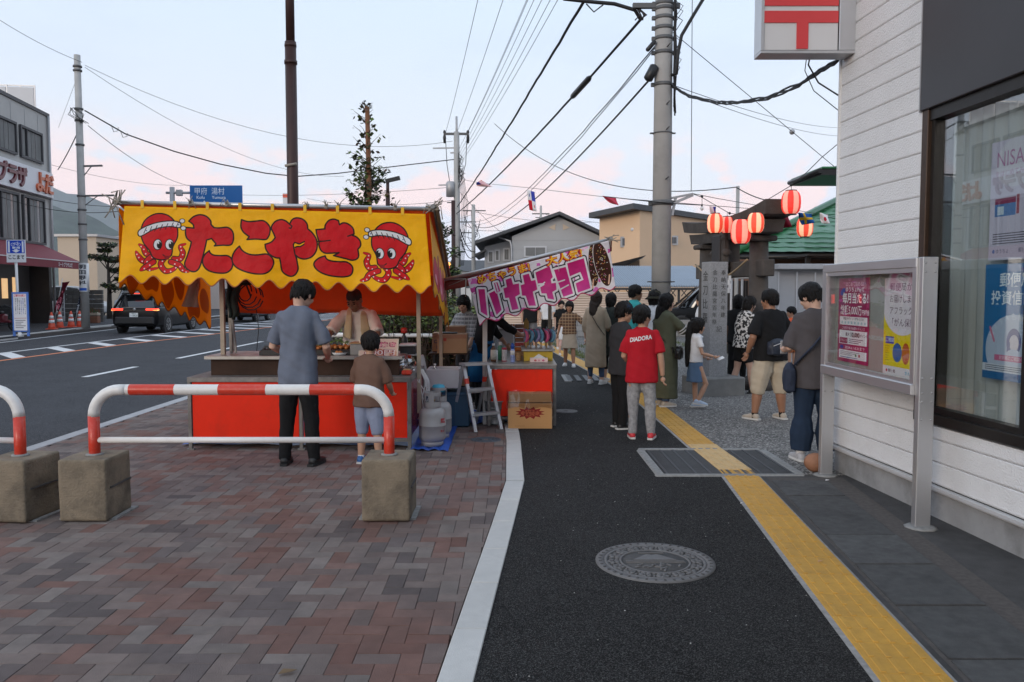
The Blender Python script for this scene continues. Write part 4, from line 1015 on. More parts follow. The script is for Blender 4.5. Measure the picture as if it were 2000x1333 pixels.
st(MB().tube([FL_, BL_], .02, 8), 'roof_pole', M_POLE)
st(MB().tube([FR_ + Vector((0, -.06, .02)), BR_ + Vector((.0, .1, -.03))], .024, 8), 'roof_pole', M_ANGLE)
st(MB().tube([FR_ + Vector((.04, -.04, .0)), BR_ + Vector((.05, .1, -.08))], .02, 8), 'roof_pole', pm('bamboo_pole', (0.16, 0.12, 0.075), 0.7, var=0.3, vscale=10))
st(MB().tube([(-3.55, 8.6, 1.9), (-3.03, 8.52, 2.2), (-3.02, 9.4, 2.05)], .016, 6), 'brace', M_ANGLE)
def roof(u, v):
 a = FL_.lerp(FR_, u); b = BL_.lerp(BR_, u); p = a.lerp(b, v)
 p.z -= .05 * math.sin(math.pi * v) * (1 - .3 * math.cos(u * 14)) + .02
 return p
o = st(MB().grid(roof, 36, 14, uv=False), 'roof_tarp', M_TARP); solidify(o, .003)
def backt(u, v):
 a = Vector((-3.60, 10.24, 1.84)).lerp(Vector((-.86, 10.16, 1.80)), u); a.z -= v * (.50 + .012 * math.sin(u * 9)); a.y += .05 * v + .02 * math.sin(u * 17 + v * 2); return a
o = st(MB().grid(backt, 50, 8, uv=False), 'back_tarp', M_TARP); solidify(o, .003)
BANL = lambda v: 243 - 11 * v; BANR = lambda v: 831 + 12 * v
def ban_px(u, v):
 L0, R0 = BANL(v), BANR(v); x = L0 + (R0 - L0) * u
 return x, 403 + 15.5 * u + v * (142 + 6 * u)
CS = 3.0; CW, CH = int(600 * CS), int(170 * CS)
def to_c(px, py):
 v = 0.5; u = 0.5
 for _ in range(4):
  u = (px - BANL(v)) / (BANR(v) - BANL(v)); v = (py - 403 - 15.5 * u) / (142 + 6 * u)
 return (u * CW, v / 1.16 * CH)
def spline(pts, n=6):
 """closed smooth outline; points with a third entry are corners"""
 out = []; N_ = len(pts)
 P2 = [np.array(p[:2], float) for p in pts]; sh = [len(p) > 2 for p in pts]
 for i in range(N_):
  p1, p2 = P2[i], P2[(i + 1) % N_]
  p0 = P2[i - 1] if not sh[i] else p1 - (p2 - p1) * .5
  p3 = P2[(i + 2) % N_] if not sh[(i + 1) % N_] else p2 + (p2 - p1) * .5
  for k in range(n):
   t = k / n
   out.append(tuple(.5 * (2 * p1 + (p2 - p0) * t + (2 * p0 - 5 * p1 + 4 * p2 - p3) * t * t + (3 * p1 - p0 - 3 * p2 + p3) * t ** 3)))
 return out
TAKO = [
 [(152,170,1),(200,125),(265,105),(330,120),(375,165),(380,205,1),(412,238,1),(470,240),(550,235),(600,275),(612,340),(600,395),(570,418),(500,418),(415,425,1),(432,405,1),(385,350,1),(335,365,1),(322,430),(300,520),(275,610),(250,665),(210,690),(160,680),(120,645),(110,600),(135,530),(165,440),(178,385,1),(135,350),(118,300),(120,235,1),(205,242,1),(195,205)],
 [(362,475,1),(320,510),(295,560),(300,620),(340,670),(400,695),(470,705),(540,700),(590,660),(603,600),(585,550),(545,525),(480,525),(410,520),(375,500)],
 [(693,155,1),(760,175),(840,170),(910,165),(955,190),(985,235),(985,290),(965,340),(935,360),(840,355),(750,360,1),(772,330,1),(715,285),(688,230)],
 [(672,428,1),(630,470),(600,530),(600,590),(640,645),(720,685),(820,710),(920,712),(985,680),(1020,620),(1020,570),(985,525),(940,508),(850,518),(770,510),(705,475)],
 [(1000,235),(1040,175),(1100,155),(1150,170),(1187,202,1),(1215,155),(1260,137),(1320,150),(1365,195),(1375,250,1),(1420,290),(1460,350),(1472,420),(1455,490),(1410,540),(1345,560),(1290,550),(1256,525,1),(1265,590),(1275,660),(1250,715),(1205,738),(1150,720),(1110,680),(1095,600),(1085,550,1),(1040,545),(980,510),(945,460),(935,410,1),(1000,385),(1040,340,1),(1025,300)],
 [(1460,258,1),(1550,250,1),(1555,210),(1590,165),(1640,150),(1690,165,1),(1700,207,1),(1740,188),(1790,200),(1840,245),(1850,302,1),(1835,318,1),(1870,330),(1910,370),(1918,420),(1890,460,1),(1895,540),(1840,572),(1760,555),(1640,525,1),(1695,495,1),(1600,500),(1550,498),(1510,470),(1490,420),(1490,385,1),(1480,350),(1465,300)],
 [(1553,527,1),(1490,550),(1445,590),(1440,630),(1480,680),(1560,720),(1660,740),(1760,742),(1820,720),(1838,665),(1820,620),(1770,590),(1700,588),(1620,580),(1570,560)]]
def cpx(X, Y): return to_c(340 + X / 5.263, 400 + Y / 5.263)
bc = Canvas(CW, CH, (255, 194, 6))
BK, RD, YE, WH = (46, 26, 22), (216, 20, 32), (255, 194, 6), (232, 234, 236)
for L_ in TAKO:
 q = [cpx(*p) for p in spline(L_)]
 bc.poly(q, RD); bc.line(q, 2.9 * CS, BK, True)
bc.poly([cpx(*p) for p in spline([(1238, 398), (1285, 412), (1338, 382), (1330, 408), (1300, 428), (1262, 430), (1240, 450)])], YE)
for L_ in ([(1340, 380), (1290, 405), (1240, 390), (1226, 410), (1240, 500), (1258, 560)], [(1245, 440), (1265, 432), (1300, 432), (1335, 410)], [(1187, 202), (1212, 222), (1200, 246), (1184, 240)], [(1475, 380), (1540, 376), (1605, 368)], [(1785, 326), (1850, 302)]):
 bc.line([cpx(*p) for p in L_], 2.6 * CS, BK)
def octopus(c, T, s):
 f = lambda pts: [T(*p) for p in pts]
 tent = [[(300, 500), (286, 496), (280, 484), (272, 478)], [(298, 508), (280, 510), (270, 500), (266, 492)], [(318, 505), (300, 500), (286, 512), (290, 526), (308, 524)],
   [(322, 503), (314, 516), (324, 530), (342, 524), (346, 508)], [(340, 506), (352, 506), (357, 494), (352, 482), (362, 477)], [(334, 512), (350, 518), (358, 528), (368, 531)], [(300, 512), (284, 522), (275, 528)]]
 for t in tent:
  q = np.array(t, float); qq = []
  for i in range(len(q) - 1):
   p0, p1, p2, p3 = q[max(i - 1, 0)], q[i], q[i + 1], q[min(i + 2, len(q) - 1)]
   for k in range(6):
    w = k / 6; qq.append(.5 * (2 * p1 + (p2 - p0) * w + (2 * p0 - 5 * p1 + 4 * p2 - p3) * w * w + (3 * p1 - p0 - 3 * p2 + p3) * w ** 3))
  qq.append(q[-1]); n = len(qq)
  for ww, cc in ((12.5, BK), (9.3, RD)):
   for i in range(n - 1): c.line(f([qq[i], qq[i + 1]]), s * (ww - (ww - 3) * max(0, i / n - .45) / .55), cc)
  for i in range(3, n - 2, 4): c.ell(*T(*(qq[i] + np.array((0, 1.8)))), 1.5 * s, 1.5 * s, (240, 225, 225))
 head = spline([(275, 452), (284, 430), (305, 418), (328, 421), (344, 438), (347, 462), (338, 482), (334, 500), (318, 508), (300, 504), (292, 490), (280, 474)])
 c.poly(f(head), RD); c.line(f(head), 2.6 * s, BK, True)
 band = spline([(272, 450), (300, 437), (330, 432), (351, 435), (351, 445), (330, 443), (302, 448), (274, 462)])
 c.poly(f(band), WH); c.line(f(band), 2.2 * s, BK, True)
 for k in range(7):
  x = 281 + k * 10.5; y0 = 447 - k * 1.9; c.line(f([(x, y0 + 9), (x + 5, y0 - 2)]), 1.4 * s, BK); c.ell(*T(x + 5, y0 + 4), 1.3 * s, 1.3 * s, (90, 110, 150))
 for x, y in ((356, 432), (358, 446)): c.ell(*T(x, y), 6 * s, 5 * s, BK); c.ell(*T(x, y), 4.6 * s, 3.7 * s, WH)
 for x in (308, 331): c.ell(*T(x, 478), 9 * s, 11.5 * s, BK); c.ell(*T(x, 478), 7.4 * s, 9.8 * s, WH); c.ell(*T(x + 3, 479), 4.6 * s, 7 * s, (20, 18, 18)); c.ell(*T(x + 1.5, 475), 1.6 * s, 2.2 * s, WH)
 c.line(f([(318, 498), (326, 503), (336, 499)]), 2 * s, BK); c.poly(f([(320, 500), (334, 500), (329, 508), (323, 507)]), (150, 20, 30))
octopus(bc, lambda x, y: to_c(x, y), CS * .98)
octopus(bc, lambda x, y: to_c(757 - (x - 316), y + 17.5), CS * .98)
for k in range(7):           # sewn hem
 pass
M_BAN = translucent(bc.mat('banner_print', 0.5, wear=.15, bump=.55), 0.3)
NSC = 13.5
def hem(u): return .055 * math.cos(u * NSC * 2 * math.pi)
def banner(u, v):
 vv = v * 1.0
 h = 1.0 + (hem(u) if v > 0 else 0)
 x, y = ban_px(u, vv * (1 + (hem(u)) * (v ** 3)))
 sg = .016 * math.sin(u * 9 + 1.5 * v) * v + .010 * math.sin(u * 31 + 4 * v) * v ** 1.5 + .02 * math.exp(-((u) / .05) ** 2) * math.sin(v * 5) + .012 * math.sin(u * 21 - 9 * v) * (1 - v) * v * 2
 return P(x, y, 7.90 + .05 * u - .05 * v + sg)
bm_ = MB(); bm_.grid(banner, 260, 44)
for fi in list(bm_.uv):      # print runs flat over the scalloped edge
 bm_.uv[fi] = [(a, 1 - (b * (1 + hem(a) * b ** 3)) / 1.16) for a, b in bm_.uv[fi]]
front = st(bm_, 'banner', M_BAN); solidify(front, .002)
pp = [tuple(banner(i / 260, 1)) for i in range(261)]
st(MB().tube([(x, y - .003, z) for x, y, z in pp], .0065, 5), 'hem_binding', pm('hem_orange', (0.42, 0.14, 0.03), 0.7), front)
lp = MB()
for k in range(9):
 u = .06 + k * .108; x, y = ban_px(u, 0); p = P(x, y, 7.90 + .05 * u); q = P(x, y - 9, 7.93)
 MB().box((p.x, p.y - .004, (p.z + q.z) / 2), (.030, .004, abs(q.z - p.z) + .03)).build('banner_tab', pm('tab_yellow', (0.75, 0.42, 0.01), 0.6), ST, world=True)
for u in (.0, .23, .345, .60, .66, .70, .88, .99):
 p = FL_.lerp(FR_, u); m_ = MB()
 for k in range(4):
  a = rng.uniform(-1, 1); m_.tube([p + Vector((0, -.02, .0)), p + Vector((.03 * a, -.04, .04)), p + Vector((.07 * a, -.03, rng.uniform(-.06, .09)))], .004, 5)
 m_.lathe([(.02, -.02), (.028, -.01), (.028, .012), (.02, .02)], 8, (0, 0, 0), 0, Matrix.Translation(p) @ Matrix.Rotation(R(90), 4, 'Y'))
 m_.build('string_knot', M_ROPE, ST, world=True)
for p in (FL_, FR_):
 m_ = MB()
 for k in range(9): m_.tube([p + Vector((rng.uniform(-.03, .03), -.02, rng.uniform(-.03, .03))), p + Vector((rng.uniform(-.12, .10), -.04, rng.uniform(-.02, .13))), p + Vector((rng.uniform(-.16, .12), -.03, rng.uniform(-.22, .10)))], .006, 5)
 m_.build('rope_lashing', M_ROPE, ST, world=True)
sc_ = Canvas(700, 300, (240, 170, 26))
for x, y, a, b_ in ((90, 60, 45, 60), (200, 90, 60, 55), (330, 80, 50, 70), (420, 150, 40, 80), (540, 70, 60, 60), (560, 210, 50, 50), (640, 130, 40, 70), (260, 200, 40, 40)): sc_.ell(x, y, a, b_, (196, 118, 20))
M_SB = translucent(sc_.mat('side_banner_print', 0.6), 0.6)
def lside(u, v):
 p = Vector((-3.835, 7.97, 2.42)).lerp(Vector((-3.81, 10.25, 1.80)), u); h = .75 - .10 * u
 p.z -= v * h + (.035 * math.cos(u * 52) * v ** 3); p.x += .012 * math.sin(u * 20 + v * 2) * v; p.x -= .03 * v * (1 - u); return p
o = st(MB().grid(lside, 150, 14), 'side_banner', M_SB); solidify(o, .002)
st(MB().tube([lside(i / 150, 1) for i in range(151)], .006, 5), 'hem_binding', pm('hem_brown', (0.14, 0.05, 0.015), 0.7), o)
sr = Canvas(700, 300, (238, 172, 22))
for x, y, a, b_, c in ((70, 90, 40, 60, (190, 40, 50)), (180, 110, 60, 70, (200, 60, 90)), (300, 140, 60, 90, (186, 48, 70)), (420, 140, 55, 80, (214, 110, 130)), (540, 160, 60, 90, (190, 40, 60)), (640, 170, 40, 70, (176, 36, 50))):
 sr.ell(x, y, a + 5, b_ + 5, (60, 24, 20)); sr.ell(x, y, a, b_, c); sr.ell(x - 12, y - 25, a * .35, b_ * .3, (236, 170, 180))
M_SR = translucent(sr.mat('side_banner_print', 0.5), 0.2)
def rside(u, v):
 p = Vector((-.805, 7.97, 2.36)).lerp(Vector((-.80, 9.75, 1.82)), u); h = .72 - .06 * u
 p.z -= v * h + (.03 * math.cos(u * 45) * v ** 3); p.x += .03 * v + .014 * math.sin(u * 18 + v * 3) * v; return p
o = st(MB().grid(rside, 130, 14), 'side_banner', M_SR); solidify(o, .002)
st(MB().tube([rside(i / 130, 1) for i in range(131)], .006, 5), 'hem_binding', MATS['hem_orange'], o)
# ================================================================== chocolate banana stall
BS = thing('banana_stall', 'chocolate banana stall with pink slanted banner and red counter', 'stall', (.1, 9.62, 0))
def bs(mb, name, mat, par=BS, **k): return mb.build(name, mat, par, world=True, **k)
BX0, BX1, BY0, BY1 = -.275, .51, 9.62, 11.9
for x, y in ((BX0, BY0), (BX1, BY0), (BX0, BY1), (BX1, BY1), (BX1 + .0, 10.8)):
 bs(MB().box((x, y, .36), (.034, .034, .72), b=.003), 'leg', M_ANGLE)
fr = MB(); fr.box(((BX0 + BX1) / 2, BY0, .705), (BX1 - BX0 + .04, .04, .05), b=.004).box(((BX0 + BX1) / 2, BY0, .09), (BX1 - BX0, .03, .03)).box((BX1, (BY0 + BY1) / 2, .705), (.035, BY1 - BY0, .045)).box((BX0, (BY0 + BY1) / 2, .705), (.035, BY1 - BY0, .045))
bs(fr, 'counter_frame', M_ANGLE)
bs(MB().box(((BX0 + BX1) / 2, (BY0 + BY1) / 2, .728), (BX1 - BX0 + .05, BY1 - BY0 + .05, .014), b=.003), 'counter_top', M_STEEL)
bs(MB().box(((BX0 + BX1) / 2 + .0, BY0 + .002, .395), (BX1 - BX0 - .06, .014, .56)), 'red_panel', M_RED)
bs(MB().box((BX1 - .004, (BY0 + BY1) / 2, .395), (.014, BY1 - BY0 - .05, .56)), 'side_panel', M_REDS)
bs(MB().box((-.325, 9.72, 1.3), (.055, .055, 1.15), b=.004).box((-.325, 9.72, .36), (.055, .055, .72), b=.004), 'post', pm('post_pale', (0.50, 0.47, 0.44), 0.7, var=0.1))
for p in ((.55, 11.8), (-.35, 11.8)): bs(MB().box((p[0], p[1], .95), (.05, .05, 1.9)), 'post', M_POSTW)
A_, B_ = P(868, 547, 9.45), P(1196, 467, 9.4)
C_, D_ = A_ + Vector((-.02, 2.6, .02)), B_ + Vector((0.0, 2.6, .02))
bs(MB().tube([A_, B_], .022, 10), 'roof_pole', M_POLE); bs(MB().tube([C_, D_], .022, 8), 'roof_pole', M_POLE)
bs(MB().tube([B_ + Vector((-.05, 0, -.03)), D_ + Vector((-.05, 0, -.03))], .02, 8), 'roof_pole', M_POLE)
def broof(u, v):
 p = A_.lerp(B_, u).lerp(C_.lerp(D_, u), v); p.z += -.03 - .04 * math.sin(v * 3.14) + .01 * math.sin(u * 22); return p
o = bs(MB().grid(broof, 30, 12, uv=False), 'roof_tarp', M_TARPD); solidify(o, .003)
def bval(u, v):
 p = A_.lerp(B_, u); p.y += .04; p.z -= .02 + v * (.10 + .02 * math.sin(u * 14)); return p
o = bs(MB().grid(bval, 40, 3, uv=False), 'roof_valance', M_TARPD); solidify(o, .003)
m_ = MB()
for k in range(8): m_.tube([B_ + Vector((rng.uniform(-.08, .03), -.02, rng.uniform(-.03, .03))), B_ + Vector((rng.uniform(-.1, .08), -.04, rng.uniform(-.02, .06))), B_ + Vector((rng.uniform(-.12, .1), -.03, rng.uniform(-.10, .04)))], .005, 5)
m_.build('rope_lashing', M_ROPE, BS, world=True)
QTL, QTR, QBR, QBL = (913, 545), (1189, 470), (1202, 560), (936, 632)
def bq(u, v):
 x0, y0 = QTL[0] + (QTR[0] - QTL[0]) * u, QTL[1] + (QTR[1] - QTL[1]) * u
 x1, y1 = QBL[0] + (QBR[0] - QBL[0]) * u, QBL[1] + (QBR[1] - QBL[1]) * u
 return x0 + (x1 - x0) * v, y0 + (y1 - y0) * v
W2, H2 = 1500, 500
def inv(px, py):
 u = v = .5
 for _ in range(8):
  x, y = bq(u, v); ex, ey = px - x, py - y
  xu, yu = bq(u + 1e-3, v); xv, yv = bq(u, v + 1e-3)
  a, b_, c, d = (xu - x) * 1e3, (xv - x) * 1e3, (yu - y) * 1e3, (yv - y) * 1e3
  D = a * d - b_ * c; u += (ex * d - b_ * ey) / D; v += (a * ey - ex * c) / D
 return u, v
def cb(X, Y):
 u, v = inv(910 + X / 6.667, 470 + Y / 6.667); return (u * W2, v / 1.1 * H2)
kc = Canvas(W2, H2, (232, 226, 230))
r2 = random.Random(4)
for _ in range(95):
 x, y, a = r2.uniform(0, W2), r2.uniform(0, H2), r2.uniform(14, 42)
 c = r2.choice(((226, 120, 196), (214, 86, 170), (240, 190, 220), (246, 240, 244), (222, 110, 190)))
 q = [(x + a * (1 + .35 * math.sin(k * 1.7 + x)) * math.cos(k * .52), y + a * .8 * (1 + .3 * math.cos(k * 2.1 + y)) * math.sin(k * .52)) for k in range(12)]
 kc.poly(spline(q, 3), c)
LET = [[(160, 635), (245, 635), (280, 985), (195, 930)], [(300, 692), (372, 655), (392, 690), (408, 690), (465, 905), (400, 970)], [(365, 555), (410, 545), (450, 660), (400, 682)],
  [(515, 512), (590, 487), (615, 575), (690, 560), (703, 700), (642, 735), (685, 890), (602, 908), (560, 745), (512, 752), (487, 625), (535, 608)],
  [(740, 455), (820, 432), (850, 528), (905, 515), (930, 640), (870, 668), (912, 850), (822, 850), (778, 722), (732, 718), (712, 585), (762, 568)],
  [(905, 418), (1090, 335), (1132, 478), (1105, 505), (1115, 560), (1170, 552), (1180, 640), (1125, 672), (1150, 772), (1065, 757), (1050, 692), (985, 690), (968, 612), (1022, 580), (1020, 555), (935, 560)],
  [(1147, 385), (1300, 345), (1395, 692), (1268, 735), (1235, 640), (1190, 520)],
  [(1318, 300), (1535, 232), (1622, 622), (1458, 680), (1430, 560), (1532, 512), (1490, 410), (1352, 468)]]
LET = [[cb(*p) for p in L_] for L_ in LET]
for L_ in LET: kc.line(L_, 64, (34, 40, 42), True)
for L_ in LET: kc.line(L_, 40, (236, 232, 234), True)
for L_ in LET:
 kc.poly(L_, (222, 84, 168))
 ys = [p[1] for p in L_]; y0, y1 = min(ys), max(ys)
 r = kc.mask_poly(L_)
 if r:
  (x0, yy0, x1, yy1), cov = r; f = np.clip((np.arange(yy0, yy1) - y0) / max(1, y1 - y0), 0, 1)
  kc._put(x0, yy0, x1, yy1, cov * (.85 * (1 - f) ** .7)[:, None].astype(np.float32), (196, 20, 104))
for a, b_ in (((1195, 545), (1285, 515)), ((1215, 645), (1335, 580)), ((985, 580), (1025, 545)), ((390, 560), (418, 660))): kc.line([cb(*a), cb(*b_)], 13, (236, 232, 234))
x, y = cb(140, 525)
for body, X, Y, fw in (('めちゃうま!', 140, 530, 700), ('大人気!', 1045, 290, 480)):
 x, y = cb(X, Y); y = max(y, 78)
 wpx = cb(X + fw, Y - fw * .262)[0] - x
 kc.text(body, x, y, 92, (150, 20, 60), .10, fit=wpx); kc.text(body, x + 3, y - 1, 92, (214, 60, 40), .06, fit=wpx - 6); kc.text(body, x + 6, y - 2, 92, (248, 196, 40), .018, fit=wpx - 14)
for X, Y, rx, ry, rt in ((1660, 300, 66, 260, .10), (1775, 290, 98, 280, -.12)):
 cx, cy = cb(X, Y); ex, ey = cb(X, Y + 100); kx = 1500 / 1900
 kc.ell(cx, cy + 12, rx * .86, ry * .84, (236, 230, 228), rt); kc.ell(cx, cy + 12, rx * .80, ry * .80, (66, 38, 28), rt)
 for _ in range(60):
  a, q = r2.uniform(0, 6.28), r2.random() ** .5; px_, py_ = cx + rx * .68 * q * math.cos(a), cy + 12 + ry * .70 * q * math.sin(a)
  w = r2.uniform(0, 3.1); kc.line([(px_ - 5 * math.cos(w), py_ - 5 * math.sin(w)), (px_ + 5 * math.cos(w), py_ + 5 * math.sin(w))], 4.5, r2.choice(((240, 220, 130), (240, 240, 235), (240, 150, 90), (220, 120, 160))))
for X, Y in ((1650, 620), (1860, 560)): a, b_ = cb(X, Y), cb(X + 10, Y - 110); kc.line([a, b_], 16, (232, 188, 160))
M_KB = translucent(kc.mat('pink_banner_print', 0.42, wear=.2, bump=.5), 0.25)
def khem(u): return .05 * math.cos(u * 7.2 * 2 * math.pi + .4)
def kban(u, v):
 x, y = bq(u, v * (1 + khem(u) * v ** 3))
 return P(x, y, 9.36 + .02 * math.sin(u * 8) * v + .012 * math.sin(u * 25 + 5 * v) * v + .02 * v)
m_ = MB(); m_.grid(kban, 180, 40)
for fi in list(m_.uv): m_.uv[fi] = [(a, 1 - b_ * (1 + khem(a) * b_ ** 3) / 1.1) for a, b_ in m_.uv[fi]]
o = bs(m_, 'banner', M_KB); solidify(o, .002)
bs(MB().tube([kban(i / 180, 1) for i in range(181)], .0065, 5), 'hem_binding', pm('hem_crimson', (0.42, 0.02, 0.10), 0.6), o)
a = P(910, 545, 9.4); m_ = MB(); m_.tube([P(873, 547, 9.45), a], .005, 5); m_.tube([P(873, 560, 9.5), a], .004, 5); m_.tube([a, P(909, 580, 9.4)], .006, 5); m_.build('tie_string', M_ROPE, BS, world=True)
a = P(1089, 490, 9.42); bs(MB().tube([a, P(1090, 515, 9.33), P(1092, 531, 9.33)], .003, 4), 'tie_string', M_SIGNW)
# ================================================================== THINGS ON AND AROUND THE STALLS
M_CARD = pm('cardboard', (0.37, 0.22, 0.12), 0.8, var=0.08, vscale=5)
M_CARD2 = pm('cardboard_pale', (0.50, 0.30, 0.15), 0.8, var=0.07, vscale=5)
M_STY = pm('styrofoam', (0.66, 0.66, 0.66), 0.8, var=0.05, vscale=8, bump=0.3, bscale=160, grime=0.25, gcol=(0.5, 0.5, 0.5), gscale=4)
M_BLUEC = pm('blue_crate', (0.02, 0.07, 0.13), 0.45, var=0.15, vscale=5)
M_BSHEET = pm('blue_sheet', (0.02, 0.09, 0.42), 0.45, var=0.2, vscale=6, bump=0.5, bscale=14)
M_GAS = pm('gas_grey', (0.36, 0.345, 0.34), 0.45, 0.1, var=0.07, vscale=4, grime=0.3, gcol=(0.2, 0.18, 0.16), gscale=5)
M_GALV = pm('galvanised', (0.30, 0.31, 0.32), 0.45, 0.6, var=0.2, vscale=12)
M_BLACK = pm('black_plastic', (0.014, 0.014, 0.015), 0.45, var=0.2)
M_WPLAS = pm('white_plastic', (0.72, 0.72, 0.72), 0.4, var=0.04)
M_CLEAR = glass_mat('clear_film', (0.86, 0.86, 0.86), 0.10)
M_CONC = pm('block_concrete', (0.215, 0.175, 0.125), 0.9, var=0.22, vscale=6, bump=0.8, bscale=70, grime=.97, gcol=(0.050, 0.044, 0.036), gscale=2.6)
M_GRED = pm('rail_red', (0.58, 0.04, 0.018), 0.35, var=0.07, vscale=6, grime=0.22, gcol=(0.6, 0.36, 0.30), gscale=30)
M_GWHT = pm('rail_white', (0.72, 0.71, 0.69), 0.4, var=0.05, vscale=6, grime=0.2, gcol=(0.36, 0.32, 0.28), gscale=17)
def fuse(mb, voxel, smooth=4, fold=0.0, seed=0.0, streak=False):
 """melt overlapping shells into one continuous surface, then press cloth folds / hair strands into it"""
 me = mb.mesh('t', [])
 o = bpy.data.objects.new('t', me); TMP.collection.objects.link(o)
 r = o.modifiers.new('r', 'REMESH'); r.mode = 'VOXEL'; r.voxel_size = voxel
 s = o.modifiers.new('s', 'SMOOTH'); s.iterations = smooth; s.factor = 0.5
 vl = TMP.view_layers[0]; vl.update()
 out = bpy.data.meshes.new_from_object(o.evaluated_get(vl.depsgraph))
 bpy.data.objects.remove(o); bpy.data.meshes.remove(me); out.materials.clear()
 if fold:
  n = len(out.vertices); co = np.empty(n * 3, np.float32); no = np.empty(n * 3, np.float32)
  out.vertices.foreach_get('co', co); out.vertex_normals.foreach_get('vector', no)
  co = co.reshape(-1, 3); no = no.reshape(-1, 3); d = np.empty(n, np.float32)
  N_ = mnoise.noise
  for i, (x, y, z) in enumerate(co.tolist()):
   if streak: d[i] = N_(Vector((x * 75 + seed, y * 75, z * 9))) * .7 + N_(Vector((x * 22, y * 22 + seed, z * 14)))
   else: d[i] = N_(Vector((x * 11 + seed, y * 11, z * 3.2))) + .45 * N_(Vector((x * 5 + y * 4, y * 5 + seed, z * 17 + x * 9)))
  co += no * (d * fold)[:, None]
  out.vertices.foreach_set('co', co.ravel())
 out.polygons.foreach_set('use_smooth', [True] * len(out.polygons)); out.update()
 return out
def guard_rail(name, label, xl, xr, Y, rz=0.0, c=None, group='red and white guard rails'):
 t = thing(name, label, 'guard rail', (c[0], c[1], 0) if c else ((xl + xr) / 2, Y, 0), rz, group)
 h = (xr - xl) / 2; r = .0385; R_ = .19; top = .905; z0 = .45
 def bend(s):
  return [(s * (h - R_ + R_ * math.cos(a)), 0, top - R_ + R_ * math.sin(a)) for a in [R(90) * k / 8 for k in range(9)]]
 red = MB(); wht = MB()
 for s in (-1, 1):
  MB().tube([(s * h, 0, z0 - .1), (s * h, 0, .72)], r, 16).build('post_band', M_GRED, t)
  MB().tube([(s * h, 0, .7201), *bend(s), (s * (h - R_ - .05), 0, top)], r, 16).build('bend', M_GWHT, t)
 x = -(h - R_ - .05); seg = 2 * (h - R_ - .05);
 segs = [(-1.0, -.97, M_GWHT), (-.97, -.573, M_GRED), (-.573, -.189, M_GWHT), (-.189, .226, M_GRED), (.226, .609, M_GWHT), (.609, 1.0, M_GRED)]
 s2 = h - R_ - .05
 for a, b_, m in segs: MB().tube([(a * s2, 0, top), (b_ * s2, 0, top)], r + (.0006 if m is M_GRED else 0), 16, cap=False).build('rail_band', m, t)
 MB().tube([(-h, 0, .545), (h, 0, .545)], .0215, 12).build('lower_rail', M_GWHT, t)
 for s in (-1, 1):
  me = fuse(MB().box((s * h, 0, .225), (.335, .37, .43), b=.008), .011, 0, .0038, s * 3 + h); me.materials.append(M_CONC); bo = bpy.data.objects.new('concrete_block', me); COL.objects.link(bo); setp(bo, t)
  MB().box((s * h, .05, .006), (.40, .34, .014)).build('base_plate', M_GRIM, bo)
  MB().box((s * h + .169, .02, .235), (.012, .30, .012)).build('block_groove', M_IROND, bo)
  MB().lathe([(.06, .438), (.06, .447), (.04, .452)], 14, (s * h, 0, 0)).build('collar', M_GRIM, bo)
 return t
guard_rail('guard_rail', 'red and white tube guard rail on two concrete blocks in front of the red stall', -2.975, -.875, 5.72)
guard_rail('guard_rail', 'guard rail cut off by the left edge of the picture, slightly nearer the road', -1.05, 1.05, 5.6, R(-7), (-4.53, 5.82))
pn = thing('griddle', 'black cast griddle of browning octopus balls on the stall counter', 'griddle', (-2.0, 8.55, .943))
MB().box((-.12, .0, .03), (.95, .42, .06), b=.006).build('body', M_BLACK, pn)
M_TAKO = pm('browned_batter', (0.42, 0.16, 0.045), 0.5, var=0.35, vscale=30)
bl = MB().ball((0, 0, 0), (.023, .023, .02), 8, 5).mesh('octopus_ball', M_TAKO)
for i in range(13):
 for j in range(5): inst('octopus_ball', bl, pn, (-.36 + i * .058 + rng.uniform(-.005, .005), -.13 + j * .058, .068 + rng.uniform(0, .012)))
gmb = MB()
for _ in range(160):
 x, y = rng.uniform(-.05, .33), rng.uniform(-.12, .15); a = rng.uniform(0, 6.28); z = .085 + .05 * math.exp(-((x - .16) / .1) ** 2)
 gmb.add([(x, y, z), (x + .014 * math.cos(a), y + .014 * math.sin(a), z + .008), (x - .006 * math.sin(a), y + .006 * math.cos(a), z + .014)], [(0, 1, 2)])
stuff(gmb.build('chopped_onion', pm('spring_onion', (0.10, 0.19, 0.03), 0.6, var=0.4), pn))
t = thing('gas_burner', 'small black burner knobs at the left of the griddle', 'burner', (-2.53, 8.42, .943))
m_ = MB().box((0, 0, .02), (.17, .14, .04), b=.005); m_.build('body', M_BLACK, t)
for x in (-.05, .0, .05): MB().lathe([(.018, .04), (.018, .07), (.012, .075)], 10, (x, 0, 0)).build('knob', M_BLACK, t)
MB().box((.02, .0, .085), (.13, .02, .02)).build('handle', M_BLACK, t)
t = thing('food_tray', 'white tray of finished octopus balls by the grey shirted customer', 'food tray', (-1.78, 8.36, .943))
MB().lathe([(.06, 0), (.085, .03), (.082, .03), (.058, .004)], 14).build('tray', M_WPLAS, t)
for k in range(5): inst('octopus_ball', bl, t, (.03 * math.cos(k * 1.26), .03 * math.sin(k * 1.26), .03))
t = thing('steel_tray', 'metal condiment box on the counter behind the small boy', 'tray', (-1.56, 8.44, .943))
MB().box((0, 0, .06), (.22, .22, .12), b=.008).build('box', M_STEEL, t); MB().box((0, 0, .125), (.23, .23, .012)).build('lid', M_CARD2, t)
pc_ = Canvas(260, 250, (238, 200, 178))
